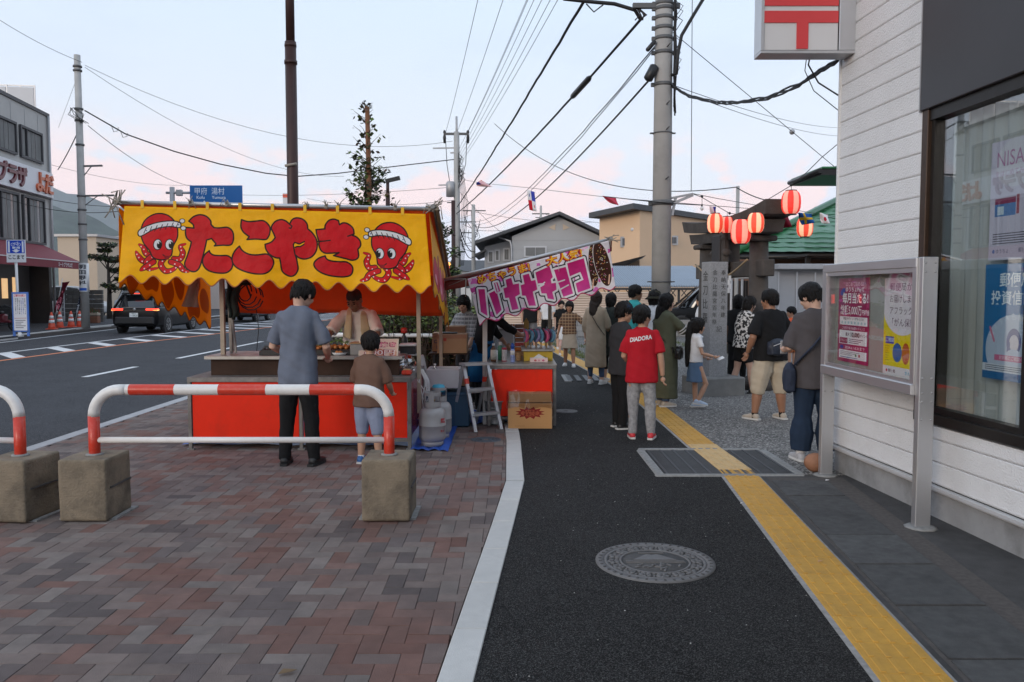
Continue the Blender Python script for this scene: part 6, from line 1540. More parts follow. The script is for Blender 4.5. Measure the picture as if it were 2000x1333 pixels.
for k, ch in enumerate('NISAも相談できる'):
 a = R(-62 + k * 15); c.text(ch, 230 + 172 * math.sin(a), 452 - 168 * math.cos(a), 42, (226, 236, 246), .01, align='c', rot=a)
c.ell(230, 400, 52, 70, (60, 70, 140)); c.ell(232, 404, 34, 42, (226, 214, 222)); c.rect(182, 400, 204, 470, (60, 70, 140)); c.ell(232, 480, 64, 44, (206, 214, 232)); c.rect(90, 470, 400, 500, (220, 110, 150)); c.text('お気軽にご相談ください', 245, 492, 22, (250, 240, 245), .01, align='c')
for k in range(3): c.rect(20, 527 + k * 10, 400 - k * 60, 531 + k * 10, (90, 100, 120))
c.line([(50, 330), (84, 400)], 14, (220, 120, 150))
poster(c, 'fund_poster', 'blue investment poster below the lilac one inside the shop window', pw(-2.46, -1.93, 1.04, 1.775))
t = MB().ball((0, 0, .085), (.10, .085, .085), 16, 10).build('round_stone', pm('brown_stone', (.28, .13, .07), .7, var=.3, vscale=12)); t.location = G(1592, 922); tag(t, 'round reddish brown stone beside the notice board post', 'stone')
# ================================================================== PEOPLE
from mathutils.bvhtree import BVHTree
def rings(mb, rs, n=18):
 """loft of elliptical rings (centre, rx, ry, X axis, Y axis)"""
 vs = []
 for c, rx, ry, X, Y in rs:
  for j in range(n):
   w = 6.28318 * j / n; cw, sw = math.cos(w), math.sin(w)
   e = .82; vs.append(c + X * rx * math.copysign(abs(cw) ** e, cw) + Y * ry * math.copysign(abs(sw) ** e, sw))
 k = len(rs)
 fs = [(i * n + j, i * n + (j + 1) % n, (i + 1) * n + (j + 1) % n, (i + 1) * n + j) for i in range(k - 1) for j in range(n)]
 fs += [tuple(reversed(range(n))), tuple(range((k - 1) * n, k * n))]
 return mb.add(vs, fs, 0, True)
M_SKIN = pm('skin', (0.47, 0.27, 0.18), 0.55, var=.08, vscale=9); M_SKIN2 = pm('skin_tan', (0.33, 0.165, 0.098), 0.5, var=.08, vscale=9); M_SKIN3 = pm('skin_light', (0.56, 0.35, 0.26), 0.55, var=.07, vscale=9)
M_HAIR = pm('black_hair', (0.009, 0.008, 0.008), 0.55, var=.4, vscale=30, spec=.22); M_HAIRB = pm('brown_black_hair', (0.020, 0.012, 0.009), 0.55, var=.4, vscale=30, spec=.25)
def hair_bump(m):
 N = m.node_tree.nodes; L = m.node_tree.links; tc = N.new('ShaderNodeTexCoord'); mp = N.new('ShaderNodeMapping'); mp.inputs['Scale'].default_value = (150, 150, 7); n = N.new('ShaderNodeTexNoise'); n.inputs['Detail'].default_value = 3; n.inputs['Scale'].default_value = 1
 L.new(tc.outputs['Object'], mp.inputs[0]); L.new(mp.outputs[0], n.inputs[0]); b = N.new('ShaderNodeBump'); b.inputs['Strength'].default_value = 1; b.inputs['Distance'].default_value = .012; L.new(n.outputs[0], b.inputs['Height']); L.new(b.outputs[0], N['Principled BSDF'].inputs['Normal'])
hair_bump(M_HAIR); hair_bump(M_HAIRB)
M_EYE = pm('eye_dark', (.012, .01, .01), .2); M_LIP = pm('lip', (.26, .085, .07), .5); M_SOLE = pm('sole_white', (.60, .60, .58), .6, var=.1); M_SOLEB = pm('sole_black', (.02, .02, .02), .7)
def cloth(name, c, **k):
 d = dict(rough=.88, var=.10, vscale=7, bump=.55, bscale=13, spec=.2); d.update(k); return pm(name, c, d.pop('rough'), **d)
def pattern(name, kind, c1, c2, c3, sc):
 m = bpy.data.materials.new(name); m.use_nodes = True; MATS[name] = m
 N = m.node_tree.nodes; L = m.node_tree.links; b = N['Principled BSDF']; b.inputs['Roughness'].default_value = .9
 tc = N.new('ShaderNodeTexCoord')
 def mix(f, a, c_):
  x = N.new('ShaderNodeMix'); x.data_type = 'RGBA'; L.new(f, x.inputs[0])
  for i, q in ((6, a), (7, c_)):
   if isinstance(q, tuple): x.inputs[i].default_value = (*q, 1)
   else: L.new(q, x.inputs[i])
  return x.outputs[2]
 def thr(s, a, b_):
  r = N.new('ShaderNodeMapRange'); L.new(s, r.inputs[0]); r.inputs[1].default_value = a; r.inputs[2].default_value = b_; return r.outputs[0]
 if kind == 'floral':
  n = N.new('ShaderNodeTexNoise'); n.inputs['Scale'].default_value = sc; n.inputs['Detail'].default_value = 3; L.new(tc.outputs['Object'], n.inputs[0])
  c = mix(thr(n.outputs[0], .50, .54), c1, c2)
 else:
  sp = N.new('ShaderNodeSeparateXYZ'); L.new(tc.outputs['Object'], sp.inputs[0]); c = c1
  for ax, col, wd in ((0, c2, .35), (2, c2, .35), (0, c3, -.75), (2, c3, -.75)):
   f = N.new('ShaderNodeMath'); f.operation = 'MULTIPLY'; L.new(sp.outputs[ax], f.inputs[0]); f.inputs[1].default_value = sc * (1 if wd > 0 else 1.02)
   s = N.new('ShaderNodeMath'); s.operation = 'SINE'; L.new(f.outputs[0], s.inputs[0])
   g = thr(s.outputs[0], abs(wd) - .1, abs(wd) + .1)
   h = N.new('ShaderNodeMath'); h.operation = 'MULTIPLY'; L.new(g, h.inputs[0]); h.inputs[1].default_value = .6
   c = mix(h.outputs[0], c, col)
 L.new(c, b.inputs['Base Color']); return m
PI = math.pi; PSEED = [0]
def direc(side, fwd, out):
 f, o_ = R(fwd), R(out); return Vector((side * math.sin(o_), math.sin(f) * math.cos(o_), -math.cos(f) * math.cos(o_)))
def person(label, x, y, rz, H=1.7, legs=((0, 4, 0), (0, 4, 0)), arms=((4, 10, 14, 4), (4, 10, 14, 4)), lean=0, head=(0, 0), twist=0, skin=None, w=1.0, kid=0.0,
   top=None, bot=None, shoe=None, hair=None, hat=None, vox=.011, z=0.0, socks=None, sole=None, face=True, group=None, foot=0.0, belly=0.0):
 PSEED[0] += 3.7; sd = PSEED[0]
 t = thing('person', label, 'person', (x, y, z), rz, group)
 skin = skin or M_SKIN
 hh = H * (.146 + .024 * kid); sh_z = H - hh * 1.13; hip = H * (.50 - .02 * kid); s = H / 1.72; wf = w * (1 + .05 * kid)
 thigh = hip * .49; shank = hip * .455; ank = hip - thigh - shank
 J = []
 for i, sd_ in enumerate((-1, 1)):
  f, o_, k = legs[i]; h0 = Vector((sd_ * .078 * s * wf, 0, 0)); d1 = direc(sd_, f, o_); kn = h0 + d1 * thigh
  d2 = direc(sd_, f - k, o_ * .6); an = kn + d2 * shank; J.append((h0, kn, an))
 low = min(j[2].z for j in J); hz = ank - low
 J = [tuple(p + Vector((0, 0, hz)) for p in j) for j in J]
 up = Vector((0, math.sin(R(lean)), math.cos(R(lean)))); X0 = Vector((1, 0, 0)); Yt = Vector((0, math.cos(R(lean)), -math.sin(R(lean))))
 pel = Vector((0, 0, hz)); tl = sh_z - hip
 Xs = (Matrix.Rotation(R(twist), 3, up) @ X0)
 Ysh = up.cross(Xs)
 def sp(f): return pel + up * (tl * f)
 shw = .172 * s * wf
 A = []
 for i, sd_ in enumerate((-1, 1)):
  uf, uo, ff, fo = arms[i]; s0 = sp(.885) + Xs * sd_ * shw
  Mz = Matrix.Rotation(R(twist), 3, 'Z')
  e = s0 + Mz @ direc(sd_, uf, uo) * (.172 * H); wr = e + Mz @ direc(sd_, ff, fo) * (.142 * H); A.append((s0, e, wr, Mz @ direc(sd_, ff, fo)))
 neck0 = sp(1.0); nk = neck0 + up * (hh * .10) + Yt * (.012 * s)
 Hm = Matrix.Translation(neck0 + up * (hh * .06) + Yt * .034 * s) @ Matrix.Rotation(R(twist + head[0]), 4, 'Z') @ Matrix.Rotation(R(-head[1] - lean * .4), 4, 'X') @ Matrix.Scale(hh, 4)
 b = MB(); ell = lambda c, r, M=None: b.ball(c, r, 14, 10, 0)
 rings(b, [(sp(-.12), .10 * s * wf, .085 * s, X0, Yt), (sp(0), .150 * s * wf, .105 * s, X0, Yt), (sp(.35), .132 * s * wf, .098 * s, X0, Yt), (sp(.7), .150 * s * wf, .108 * s, Xs, Ysh), (sp(.90), .140 * s * wf, .080 * s, Xs, Ysh), (sp(1.03), .055 * s * wf, .055 * s, Xs, Ysh)])
 b.tube([neck0 - up * .05 * s, nk, neck0 + up * hh * .5], [.060 * s * wf, .052 * s * wf, .052 * s], 14)
 def HB(c, r): b.ball((0, 0, 0), 1.0, 16, 12, 0, Hm @ Matrix.Translation(c) @ Matrix.Diagonal((*r, 1)))
 HB((0, -.03, .63), (.335, .41, .36)); HB((0, .10, .34), (.27, .28, .31)); HB((0, .20, .10), (.15, .15, .12)); HB((0, .385, .43), (.055, .085, .10)); HB((0, .30, .24), (.12, .11, .08))
 for q in (-1, 1): HB((q * .335, -.02, .45), (.05, .09, .125)); HB((q * .16, .25, .40), (.12, .13, .12))
 for (s0, e, wr, fd) in A:
  b.tube([s0 * .9 + sp(.84) * .1 - up * .012, s0.lerp(e, .5), e, e.lerp(wr, .35), wr], [.038 * s * wf, .040 * s * wf, .039 * s * wf, .040 * s * wf, .027 * s], 12); b.ball(s0 * .88 + sp(.84) * .12, .036 * s * wf, 10, 8); b.ball(tuple(wr + fd * .05 * s), (.034 * s, .034 * s, .034 * s), 10, 8)
 for (h0, kn, an) in J:
  b.tube([h0 + Vector((0, 0, .05 * s)), h0.lerp(kn, .4), kn, kn.lerp(an, .35), an], [.088 * s * wf, .080 * s * wf, .055 * s * wf, .057 * s * wf, .036 * s], 12); b.tube([an, an + Vector((0, .10 * s, -ank * .5))], [.036 * s, .03 * s], 8); b.ball(kn, .055 * s * wf, 10, 8)
 me = fuse(b, vox * .82, 3); me.materials.append(skin)
 f_ = MB()          # five fingers rooted in each palm
 for i, (s0, e, wr, fd) in enumerate(A):
  sd_ = (-1, 1)[i]; side = Vector((0, 1, 0)) if abs(fd.y) < .7 else Vector((-sd_, 0, 0)); side = (side - fd * side.dot(fd)).normalized(); palm = fd.cross(side) * (1 if i else -1)
  pc = wr + fd * .045 * s
  for q in range(4):
   r0 = pc + side * (.028 - .018 * q) * s + fd * .02 * s; ln = (.062, .072, .067, .052)[q] * s
   p1 = r0 + fd * ln * .5 + palm * .006 * s; p2 = r0 + fd * ln * .85 + palm * .024 * s; f_.tube([r0, p1, p2, p2 + (fd * .3 + palm) * .016 * s], [.0095 * s, .009 * s, .008 * s, .006 * s], 6)
  r0 = wr + side * .022 * s + fd * .02 * s; f_.tube([r0, r0 + (side * .8 + fd) * .026 * s, r0 + (side * .8 + fd * 1.6) * .034 * s + palm * .012 * s], [.012 * s, .010 * s, .008 * s], 6)
 bm = bmesh.new(); bm.from_mesh(me); tmp = f_.mesh('f', []); bm.from_mesh(tmp); bm.to_mesh(me); bm.free(); bpy.data.meshes.remove(tmp)
 me.polygons.foreach_set('use_smooth', [True] * len(me.polygons))
 def put(nm, me_, mat, par=t):
  me_.materials.clear(); me_.materials.append(mat); o = bpy.data.objects.new(nm, me_); COL.objects.link(o); setp(o, par); return o
 body = put('body', me, skin)
 if face:
  for q in (-1, 1):
   MB().ball((0, 0, 0), 1, 8, 6, 0, Hm @ Matrix.Translation((q * .145, .358, .485)) @ Matrix.Diagonal((.055, .03, .026, 1))).build('eye', M_EYE, body)
   MB().ball((0, 0, 0), 1, 8, 6, 0, Hm @ Matrix.Translation((q * .15, .372, .585)) @ Matrix.Diagonal((.075, .03, .014, 1))).build('eyebrow', M_HAIR, body)
  MB().ball((0, 0, 0), 1, 8, 6, 0, Hm @ Matrix.Translation((0, .395, .225)) @ Matrix.Diagonal((.085, .03, .026, 1))).build('mouth', M_LIP, body)
 res = dict(t=t, A=A, J=J, sp=sp, Hm=Hm, X=Xs, Y=Ysh, s=s)
 if top:
  g = MB(); lo = top.get('loose', 1.0); hem = top.get('hem', -.10); L2 = 1 + (lo - 1) * .6
  rs = []
  if hem < -.3:
   for q in (hem, hem * .6, hem * .3): rs.append((pel + Vector((0, 0, tl * q)), (.150 + .05 * top.get('flare', .5) * abs(q)) * s * wf * lo + .02, (.118 + .04 * top.get('flare', .5) * abs(q)) * s * lo + .02, X0, Vector((0, 1, 0))))
  else: rs.append((sp(hem), .172 * s * wf * lo, .132 * s * (lo + belly), X0, Yt))
  rs += [(sp(.12), .166 * s * wf * lo, .122 * s * (lo + belly), X0, Yt), (sp(.4), .152 * s * wf * lo, .116 * s * (lo + belly), X0, Yt), (sp(.7), .163 * s * wf * L2, .122 * s * L2, Xs, Ysh), (sp(.87), .182 * s * wf, .108 * s, Xs, Ysh), (sp(.955), .160 * s * wf, .090 * s, Xs, Ysh), (sp(1.01), .098 * s * wf, .072 * s, Xs, Ysh), (sp(1.045), .066 * s * wf, .063 * s, Xs, Ysh)]
  rings(g, rs)
  sl = top.get('sleeve', .75)
  for sd2, (s0, e, wr, fd) in zip((-1, 1), A):
   pts = [s0 - Xs * sd2 * .03 * s - up * .006, s0.lerp(e, min(1, sl) * .6), s0.lerp(e, min(1, sl))]; rr = [.060 * s * wf, .064 * s * wf * L2, .066 * s * wf * lo]
   if sl > 1: pts += [e.lerp(wr, sl - 1)]; rr += [.046 * s * wf * lo]; rr[2] = .058 * s * wf * lo
   g.tube(pts, rr, 12); g.ball(s0 - Xs * sd2 * .018 * s, .056 * s * wf, 12, 8)
  res['top'] = put('shirt' if hem > -.4 else 'long_shirt', fuse(g, vox, 9, top.get('fold', .009) * 1.25, sd), top['mat'])
 if bot:
  g = MB(); lo = bot.get('loose', 1.0); ln = bot.get('len', 1.0); kind = bot['kind']
  if kind == 'skirt':
   rings(g, [(pel + Vector((0, 0, tl * .22)), .142 * s * wf, .112 * s, X0, Vector((0, 1, 0))), (pel, .168 * s * wf, .130 * s, X0, Vector((0, 1, 0))), (pel - Vector((0, 0, hip * ln)), .19 * s * wf * lo, .165 * s * lo, X0, Vector((0, 1, 0)))])
  else:
   rings(g, [(pel + Vector((0, 0, tl * .26)), .138 * s * wf, .112 * s * (1 + belly), X0, Yt), (pel, .150 * s * wf, .115 * s * (1 + belly * .6), X0, Yt), (pel - Vector((0, 0, .07 * s)), .15 * s * wf, .115 * s, X0, Yt)])
   for (h0, kn, an) in J:
    pts, rr = [h0 + Vector((0, 0, .03)), h0.lerp(kn, .5)], [.096 * s * wf * (1 + (lo - 1) * .5), .088 * s * wf * lo]
    if ln < .5: pts.append(h0.lerp(kn, ln * 2)); rr.append(.084 * s * wf * lo * bot.get('flare', 1))
    else:
     pts += [kn, kn.lerp(an, min(1, (ln - .5) * 2) * .5), kn.lerp(an, (ln - .5) * 2)]; rr += [.068 * s * wf * lo, .064 * s * wf * lo * bot.get('flare', 1), .055 * s * wf * lo * bot.get('flare', 1)]
    g.tube(pts, rr, 12)
  res['bot'] = put({'skirt': 'skirt', 'shorts': 'shorts'}.get(kind, 'trousers'), fuse(g, vox, 4, bot.get('fold', .009) * 1.25, sd + 1), bot['mat'])
 if shoe:
  for i, (h0, kn, an) in enumerate(J):
   sd_ = (-1, 1)[i]; Mf = Matrix.Translation(an) @ Matrix.Rotation(R(-sd_ * 8 + foot), 4, 'Z')
   tilt = max(0.0, an.z - ank) * 2.6; Mf = Mf @ Matrix.Rotation(-tilt, 4, 'X')
   g = MB(); k = s * (1 + .08 * kid); a0 = -ank
   rs = [(Vector((0, -.062 * k, a0 + .035 * k)), .030 * k, .030 * k), (Vector((0, -.03 * k, a0 + .048 * k)), .038 * k, .046 * k), (Vector((0, .03 * k, a0 + .045 * k)), .041 * k, .043 * k), (Vector((0, .10 * k, a0 + .034 * k)), .046 * k, .032 * k), (Vector((0, .16 * k, a0 + .028 * k)), .041 * k, .025 * k), (Vector((0, .185 * k, a0 + .024 * k)), .026 * k, .016 * k)]
   rings(g, [(c, a_, b_, Vector((1, 0, 0)), Vector((0, 0, 1))) for c, a_, b_ in rs], 14); g.tube([Vector((0, -.015 * k, a0 + .05 * k)), Vector((0, -.005 * k, .02 * k))], [.042 * k, .040 * k], 10)
   so = put('shoe', g.mesh('shoe', [], Mf), shoe)
   so_ = MB(); ol = [(.030, -.088), (.042, -.03), (.043, .04), (.049, .10), (.045, .155), (.026, .192)]; pl = [(a_ * k, b_ * k) for a_, b_ in ol] + [(-a_ * k, b_ * k) for a_, b_ in reversed(ol)]
   so_.prism(pl, a0 - .0, a0 + .022 * k); put('sole', so_.mesh('sole', [], Mf), sole or M_SOLE, so)
   if socks: put('sock', MB().tube([an + Vector((0, 0, -.02)), an.lerp(kn, .16)], [.041 * s, .042 * s], 10).mesh('sock', []), socks)
 if hair:
  st_, hm = hair; g = MB()
  def E(c, r): g.ball((0, 0, 0), 1.0, 16, 12, 0, Hm @ Matrix.Translation(c) @ Matrix.Diagonal((*r, 1)))
  if st_ == 'buzz': E((0, -.05, .66), (.352, .425, .365)); E((0, -.17, .50), (.30, .27, .27))
  else:
   E((0, -.065, .69), (.41, .465, .40)); E((0, -.19, .47), (.345, .29, .32))
   if st_ in ('short', 'bowl'):
    for q in (-1, 1): E((q * .27, .02, .62), (.11, .26, .22))
   if st_ == 'bowl': E((0, .22, .74), (.27, .21, .17)); E((0, -.12, .50), (.385, .33, .30))
   if st_ in ('bob', 'long', 'tail'): E((0, .20, .78), (.28, .2, .14)); E((0, -.14, .40), (.41, .33, .48))
   if st_ == 'long':
    pts = [Hm @ Vector(p) for p in ((0, -.2, .5), (0, -.36, .1), (0, -.42, -.5), (0, -.40, -1.1), (0, -.37, -1.5))]; g.tube(pts, [.36 * hh, .40 * hh, .36 * hh, .32 * hh, .20 * hh], 12, sq=(1.0, .55))
   if st_ == 'tail':
    pts = [Hm @ Vector(p) for p in ((0, -.2, .75), (0, -.52, .62), (0, -.60, .1), (0, -.56, -.8), (0, -.50, -1.75), (0, -.46, -2.3))]; g.tube(pts, [.2 * hh, .26 * hh, .29 * hh, .29 * hh, .24 * hh, .1 * hh], 12, sq=(1.0, .7)); E((0, -.38, .86), (.17, .16, .14))
   if st_ == 'bun': E((0, -.42, .62), (.2, .17, .2))
  hme = fuse(g, vox * .8, 2, .0055 if st_ != 'buzz' else .002, sd, True)
  if st_ != 'buzz':       # loose locks break up the outline
   lk = MB(); rl = random.Random(int(sd * 10))
   for k in range(95):
    a = rl.uniform(-PI, PI); fr = abs(a); e1 = (.66 if fr < .8 else .42 if fr < 1.9 else .22) + rl.uniform(-.07, .08); e0 = e1 + rl.uniform(.22, .42)
    if st_ in ('bob', 'long', 'tail') and fr > .75: e1 -= rl.uniform(0, .35)
    ps = []
    for q in range(4):
     zz = e0 + (e1 - e0) * q / 3; w_ = math.sqrt(max(.05, 1 - min(1, abs(zz - .66) / .43) ** 2)) if zz > .66 else 1 - .16 * (.66 - zz) / .5; aa = a + rl.uniform(-.07, .07) * q
     ps.append(Hm @ Vector((.405 * w_ * math.sin(aa), -.07 + .455 * w_ * math.cos(aa), zz)))
    lk.tube(ps, [.03 * hh, .042 * hh, .034 * hh, .006 * hh], 5)
   bm = bmesh.new(); bm.from_mesh(hme); tm_ = lk.mesh('l', []); bm.from_mesh(tm_); bm.to_mesh(hme); bm.free(); bpy.data.meshes.remove(tm_)
  put('hair', hme, hm, body)
 if hat:
  kind, hm = hat; g = MB()
  if kind == 'cap':
   g.ball((0, 0, 0), 1.0, 18, 12, 0, Hm @ Matrix.Translation((0, -.04, .72)) @ Matrix.Diagonal((.40, .46, .34, 1)))
   put('cap', g.mesh('cap', []), hm)
   g = MB(); n = 10; vs = []
   for k in range(n + 1):
    a = math.pi * (.12 + .76 * k / n); vs += [Hm @ Vector((.37 * math.cos(a), .36 * math.sin(a) + .02, .70)), Hm @ Vector((.36 * math.cos(a), .72 * math.sin(a) ** .8 + .02, .63))]
   g.add(vs, [(2 * k, 2 * k + 1, 2 * k + 3, 2 * k + 2) for k in range(n)]); o = put('cap_brim', g.mesh('brim', []), hm); solidify(o, .006)
  else:
   T_ = Hm @ Matrix.Translation((0, -.03, .62))
   g.lathe([(.34, .34), (.37, .30), (.40, .0), (.66, -.16), (.67, -.165), (.41, -.03), (.38, -.02)][::-1] if False else [(.66, -.20), (.41, .0), (.375, .30), (.32, .36), (1e-3, .37)], 22, (0, 0, 0), 0, T_)
   o = put('bucket_hat', g.mesh('hat', []), hm); solidify(o, .008)
 return res
def wpt(r, p): return rootmat(r['t']) @ Vector(p)
def strap(r, pts, wd, label, mat, cat='bag strap', name='strap'):
 mb = MB(); mb.tube([wpt(r, p) for p in pts], wd, 6, sq=(.35, 1)); return tag(mb.build(name, mat), label, cat)
def ground_at(u, v): p = G(u, v); return p.x, p.y
C = {n: cloth(n, c) for n, c in dict(tee_slate=(.135, .155, .20), black_cloth=(.013, .013, .014), charcoal=(.035, .035, .038), brown_tee=(.15, .088, .065), pale_denim=(.25, .29, .40), cream=(.84, .80, .74), apron_blue=(.012, .11, .28), beige=(.36, .285, .21),
 jeans=(.055, .085, .15), dkgreen=(.030, .035, .033), red_tee=(.42, .012, .022), teal=(.06, .42, .40), olive=(.095, .10, .065), white_tee=(.70, .70, .71), denim=(.10, .17, .28), khaki=(.50, .43, .33), orange=(.75, .13, .05), dkgrey=(.075, .068, .072), navy=(.018, .032, .06), khaki_short=(.36, .30, .235), olive_hat=(.045, .045, .033), pinkw=(.66, .45, .42)).items()}
C['heather'] = cloth('heather_grey', (.30, .30, .31), var=.35, vscale=28)
C['floral'] = pattern('floral_print', 'floral', (.015, .015, .016), (.62, .60, .58), None, 26)
C['plaid'] = pattern('plaid_cloth', 'plaid', (.13, .065, .035), (.035, .022, .018), (.36, .24, .14), 95)
SH = {n: pm('shoe_' + n, c, .5, var=.15, vscale=30) for n, c in dict(black=(.016, .016, .017), white=(.58, .56, .54), red=(.55, .03, .04), blue=(.03, .12, .33), silver=(.42, .42, .44), sky=(.42, .52, .66), beige=(.45, .39, .32)).items()}
def lookright(d=0): return R(-90 + d)
x, y = ground_at(585, 908)
person('man in slate grey tee and black trousers seen from behind at the red stall', x, y, R(-4), 1.73, ((1, 5, 3), (0, 6, 2)), ((4, 17, 72, -14), (2, 17, 62, -12)), lean=4, head=(-22, 24), skin=M_SKIN3, w=.97,
  top=dict(mat=C['tee_slate'], loose=1.08, hem=-.20, sleeve=.88, fold=.012), bot=dict(kind='trousers', mat=C['black_cloth'], loose=1.06), shoe=SH['black'], sole=M_SOLEB, hair=('short', M_HAIR), vox=.010)
x, y = ground_at(722, 905)
person('small boy in brown tee and blue shorts facing the red counter', x, y, R(-14), 1.24, ((2, 4, 4), (0, 5, 2)), ((16, 12, 62, -6), (12, 12, 55, -8)), lean=3, head=(28, 8), kid=1, w=.96,
  top=dict(mat=C['brown_tee'], loose=1.2, hem=-.16, sleeve=.95, fold=.010), bot=dict(kind='shorts', mat=C['pale_denim'], len=.56, loose=1.18), shoe=SH['blue'], socks=C['white_tee'], hair=('short', M_HAIR), vox=.009)
V = person('stall vendor in cream shirt with towel leaning over the griddle', -1.80, 9.62, R(180), 1.70, ((4, 5, 4), (0, 5, 0)), ((42, 14, 62, -16), (44, 20, 70, 10)), lean=17, head=(-16, 24), skin=M_SKIN2, w=1.08,
  top=dict(mat=C['cream'], loose=1.16, hem=-.2, sleeve=.98, fold=.011), bot=dict(kind='trousers', mat=C['charcoal']), shoe=SH['black'], hair=('buzz', pm('grey_black_hair', (.03, .026, .023), .7)), vox=.010)
tw = MB(); s_ = V['s']
for sd_ in (-1, 1):
 pts = [V['sp'](.985) + V['X'] * sd_ * .02 - V['Y'] * .07, V['sp'](1.03) + V['X'] * sd_ * .085 * s_ + V['Y'] * .0, V['sp'](.93) + V['X'] * sd_ * .085 + V['Y'] * .115, V['sp'](.7) + V['X'] * sd_ * .10 + V['Y'] * .155, V['sp'](.48 if sd_ > 0 else .40) + V['X'] * sd_ * .115 + V['Y'] * .16]
 tw.tube(pts, [.03, .035, .045, .055, .062], 10, sq=(1, .32))
me = fuse(tw, .009, 2, .008, 5); me.materials.append(pm('towel_yellow', (.62, .52, .33), .9, var=.1, bump=.3, bscale=200)); o = bpy.data.objects.new('towel', me); COL.objects.link(o); setp(o, V['t'])
BV = person('banana vendor in black top and blue apron reaching over the counter', -.40, 10.75, R(-75), 1.66, ((0, 4, 2), (0, 4, 0)), ((30, 8, 40, 0), (48, 10, 62, 4)), lean=10, head=(0, 30), top=dict(mat=C['black_cloth'], loose=1.06, sleeve=1.55), bot=dict(kind='trousers', mat=C['black_cloth'], loose=1.1), shoe=SH['black'], hair=('short', M_HAIR), vox=.012)
ap = MB(); s_ = BV['s']; rings(ap, [(BV['sp'](.24), .165 * s_, .135 * s_, Vector((1, 0, 0)), Vector((0, 1, 0))), (BV['sp'](-.1), .185 * s_, .15 * s_, Vector((1, 0, 0)), Vector((0, 1, 0))), (BV['sp'](-.75) - Vector((0, .05, 0)), .20 * s_, .17 * s_, Vector((1, 0, 0)), Vector((0, 1, 0)))])
me = fuse(ap, .013, 2, .010, 9); me.materials.append(C['apron_blue']); o = bpy.data.objects.new('apron', me); COL.objects.link(o); setp(o, BV['t'])
person('helper with dark hair and plaid sleeves behind the cartons', -.66, 11.6, R(150), 1.56, arms=((20, 8, 40, 0), (20, 8, 40, 0)), head=(10, 20), top=dict(mat=pattern('grey_plaid', 'plaid', (.30, .29, .28), (.07, .07, .08), (.5, .48, .46), 110), loose=1.1, sleeve=1.3), bot=dict(kind='trousers', mat=C['charcoal']), shoe=SH['black'], hair=('bob', M_HAIR), vox=.013)
def at(u, Y): return (u - 1000) / FPX * Y / 1.0, Y
def far(label, u, Y, rz, H, **k): x, y = at(u, Y); return person(label, x, y, rz, H, vox=.015, **k)
far('person in black tee and grey shorts half hidden by the pink banner', 1036, 22, R(175), 1.64, arms=((6, 10, 30, -4), (6, 10, 20, -4)), w=1.12, top=dict(mat=C['black_cloth'], loose=1.15), bot=dict(kind='shorts', mat=cloth('grey_short', (.16, .16, .17)), len=.5), shoe=SH['white'], hair=('short', M_HAIR))
far('person in white top and black trousers with pale bag by the cream fence', 1068, 25, R(180), 1.60, legs=((10, 3, 2), (-8, 3, 10)), arms=((0, 12, 20, 4), (4, 12, 30, -4)), top=dict(mat=C['white_tee'], loose=1.1, sleeve=1.2), bot=dict(kind='trousers', mat=C['black_cloth'], loose=1.1), shoe=SH['white'], hair=('bob', M_HAIR))
far('girl in black football shirt behind the plaid girl', 1096, 22.5, R(190), 1.36, kid=.5, arms=((4, 10, 40, -10), (4, 10, 14, 0)), top=dict(mat=C['black_cloth'], loose=1.2), bot=dict(kind='shorts', mat=C['black_cloth'], len=.4), shoe=SH['white'], hair=('bun', M_HAIR), skin=M_SKIN3)
far('toddler in white tee walking at the edge of the gravel', 1098, 20.5, R(200), .88, kid=1.2, top=dict(mat=C['white_tee'], loose=1.2), bot=dict(kind='shorts', mat=C['pinkw'], len=.5), shoe=SH['white'], hair=('bowl', M_HAIR), skin=M_SKIN3)
x, y = ground_at(1112, 716)
person('girl in plaid top and khaki skirt walking towards the camera', x, y, R(172), 1.41, ((9, 3, 2), (-6, 3, 8)), ((8, 42, 14, 34), (-6, 16, 6, 12)), head=(-4, 4), kid=.55, skin=M_SKIN2, top=dict(mat=C['plaid'], loose=1.12, hem=.02, sleeve=.9), bot=dict(kind='skirt', mat=C['khaki_short'], len=.42, loose=1.12), shoe=SH['white'], hair=('bob', M_HAIR), vox=.012)
x, y = ground_at(1163, 750)
BW = person('woman in long beige shirt and jeans with long dark hair seen from behind', x, y, R(-22), 1.60, ((2, 3, 2), (0, 4, 2)), ((4, 8, 16, 2), (10, 9, 66, -14)), head=(-12, 4), top=dict(mat=C['beige'], loose=1.13, hem=-.95, flare=.15, sleeve=1.5, fold=.007), bot=dict(kind='trousers', mat=C['jeans'], len=.9, loose=.92), shoe=SH['white'], hair=('long', M_HAIRB), vox=.0115, skin=M_SKIN3)
strap(BW, [BW['sp'](1.02) + Vector((-.09, 0, 0)), BW['sp'](.85) + Vector((-.08, -.125, 0)), BW['sp'](.45) + Vector((.06, -.15, 0)), BW['sp'](.1) + Vector((.17, -.05, 0))], .016, 'dark bag strap across the back of the beige shirt', M_HAIRB)
x, y = at(1192, 14.3)
person('woman in dark green top with shoulder length black hair', x, y, R(-40), 1.58, arms=((6, 8, 40, -4), (6, 8, 30, -4)), top=dict(mat=C['dkgreen'], loose=1.2, hem=-.6, flare=.3, sleeve=.95), bot=dict(kind='trousers', mat=C['black_cloth'], len=.75), shoe=SH['white'], hair=('bob', M_HAIR), vox=.012, skin=M_SKIN3)
x, y = at(1238, 13.6)
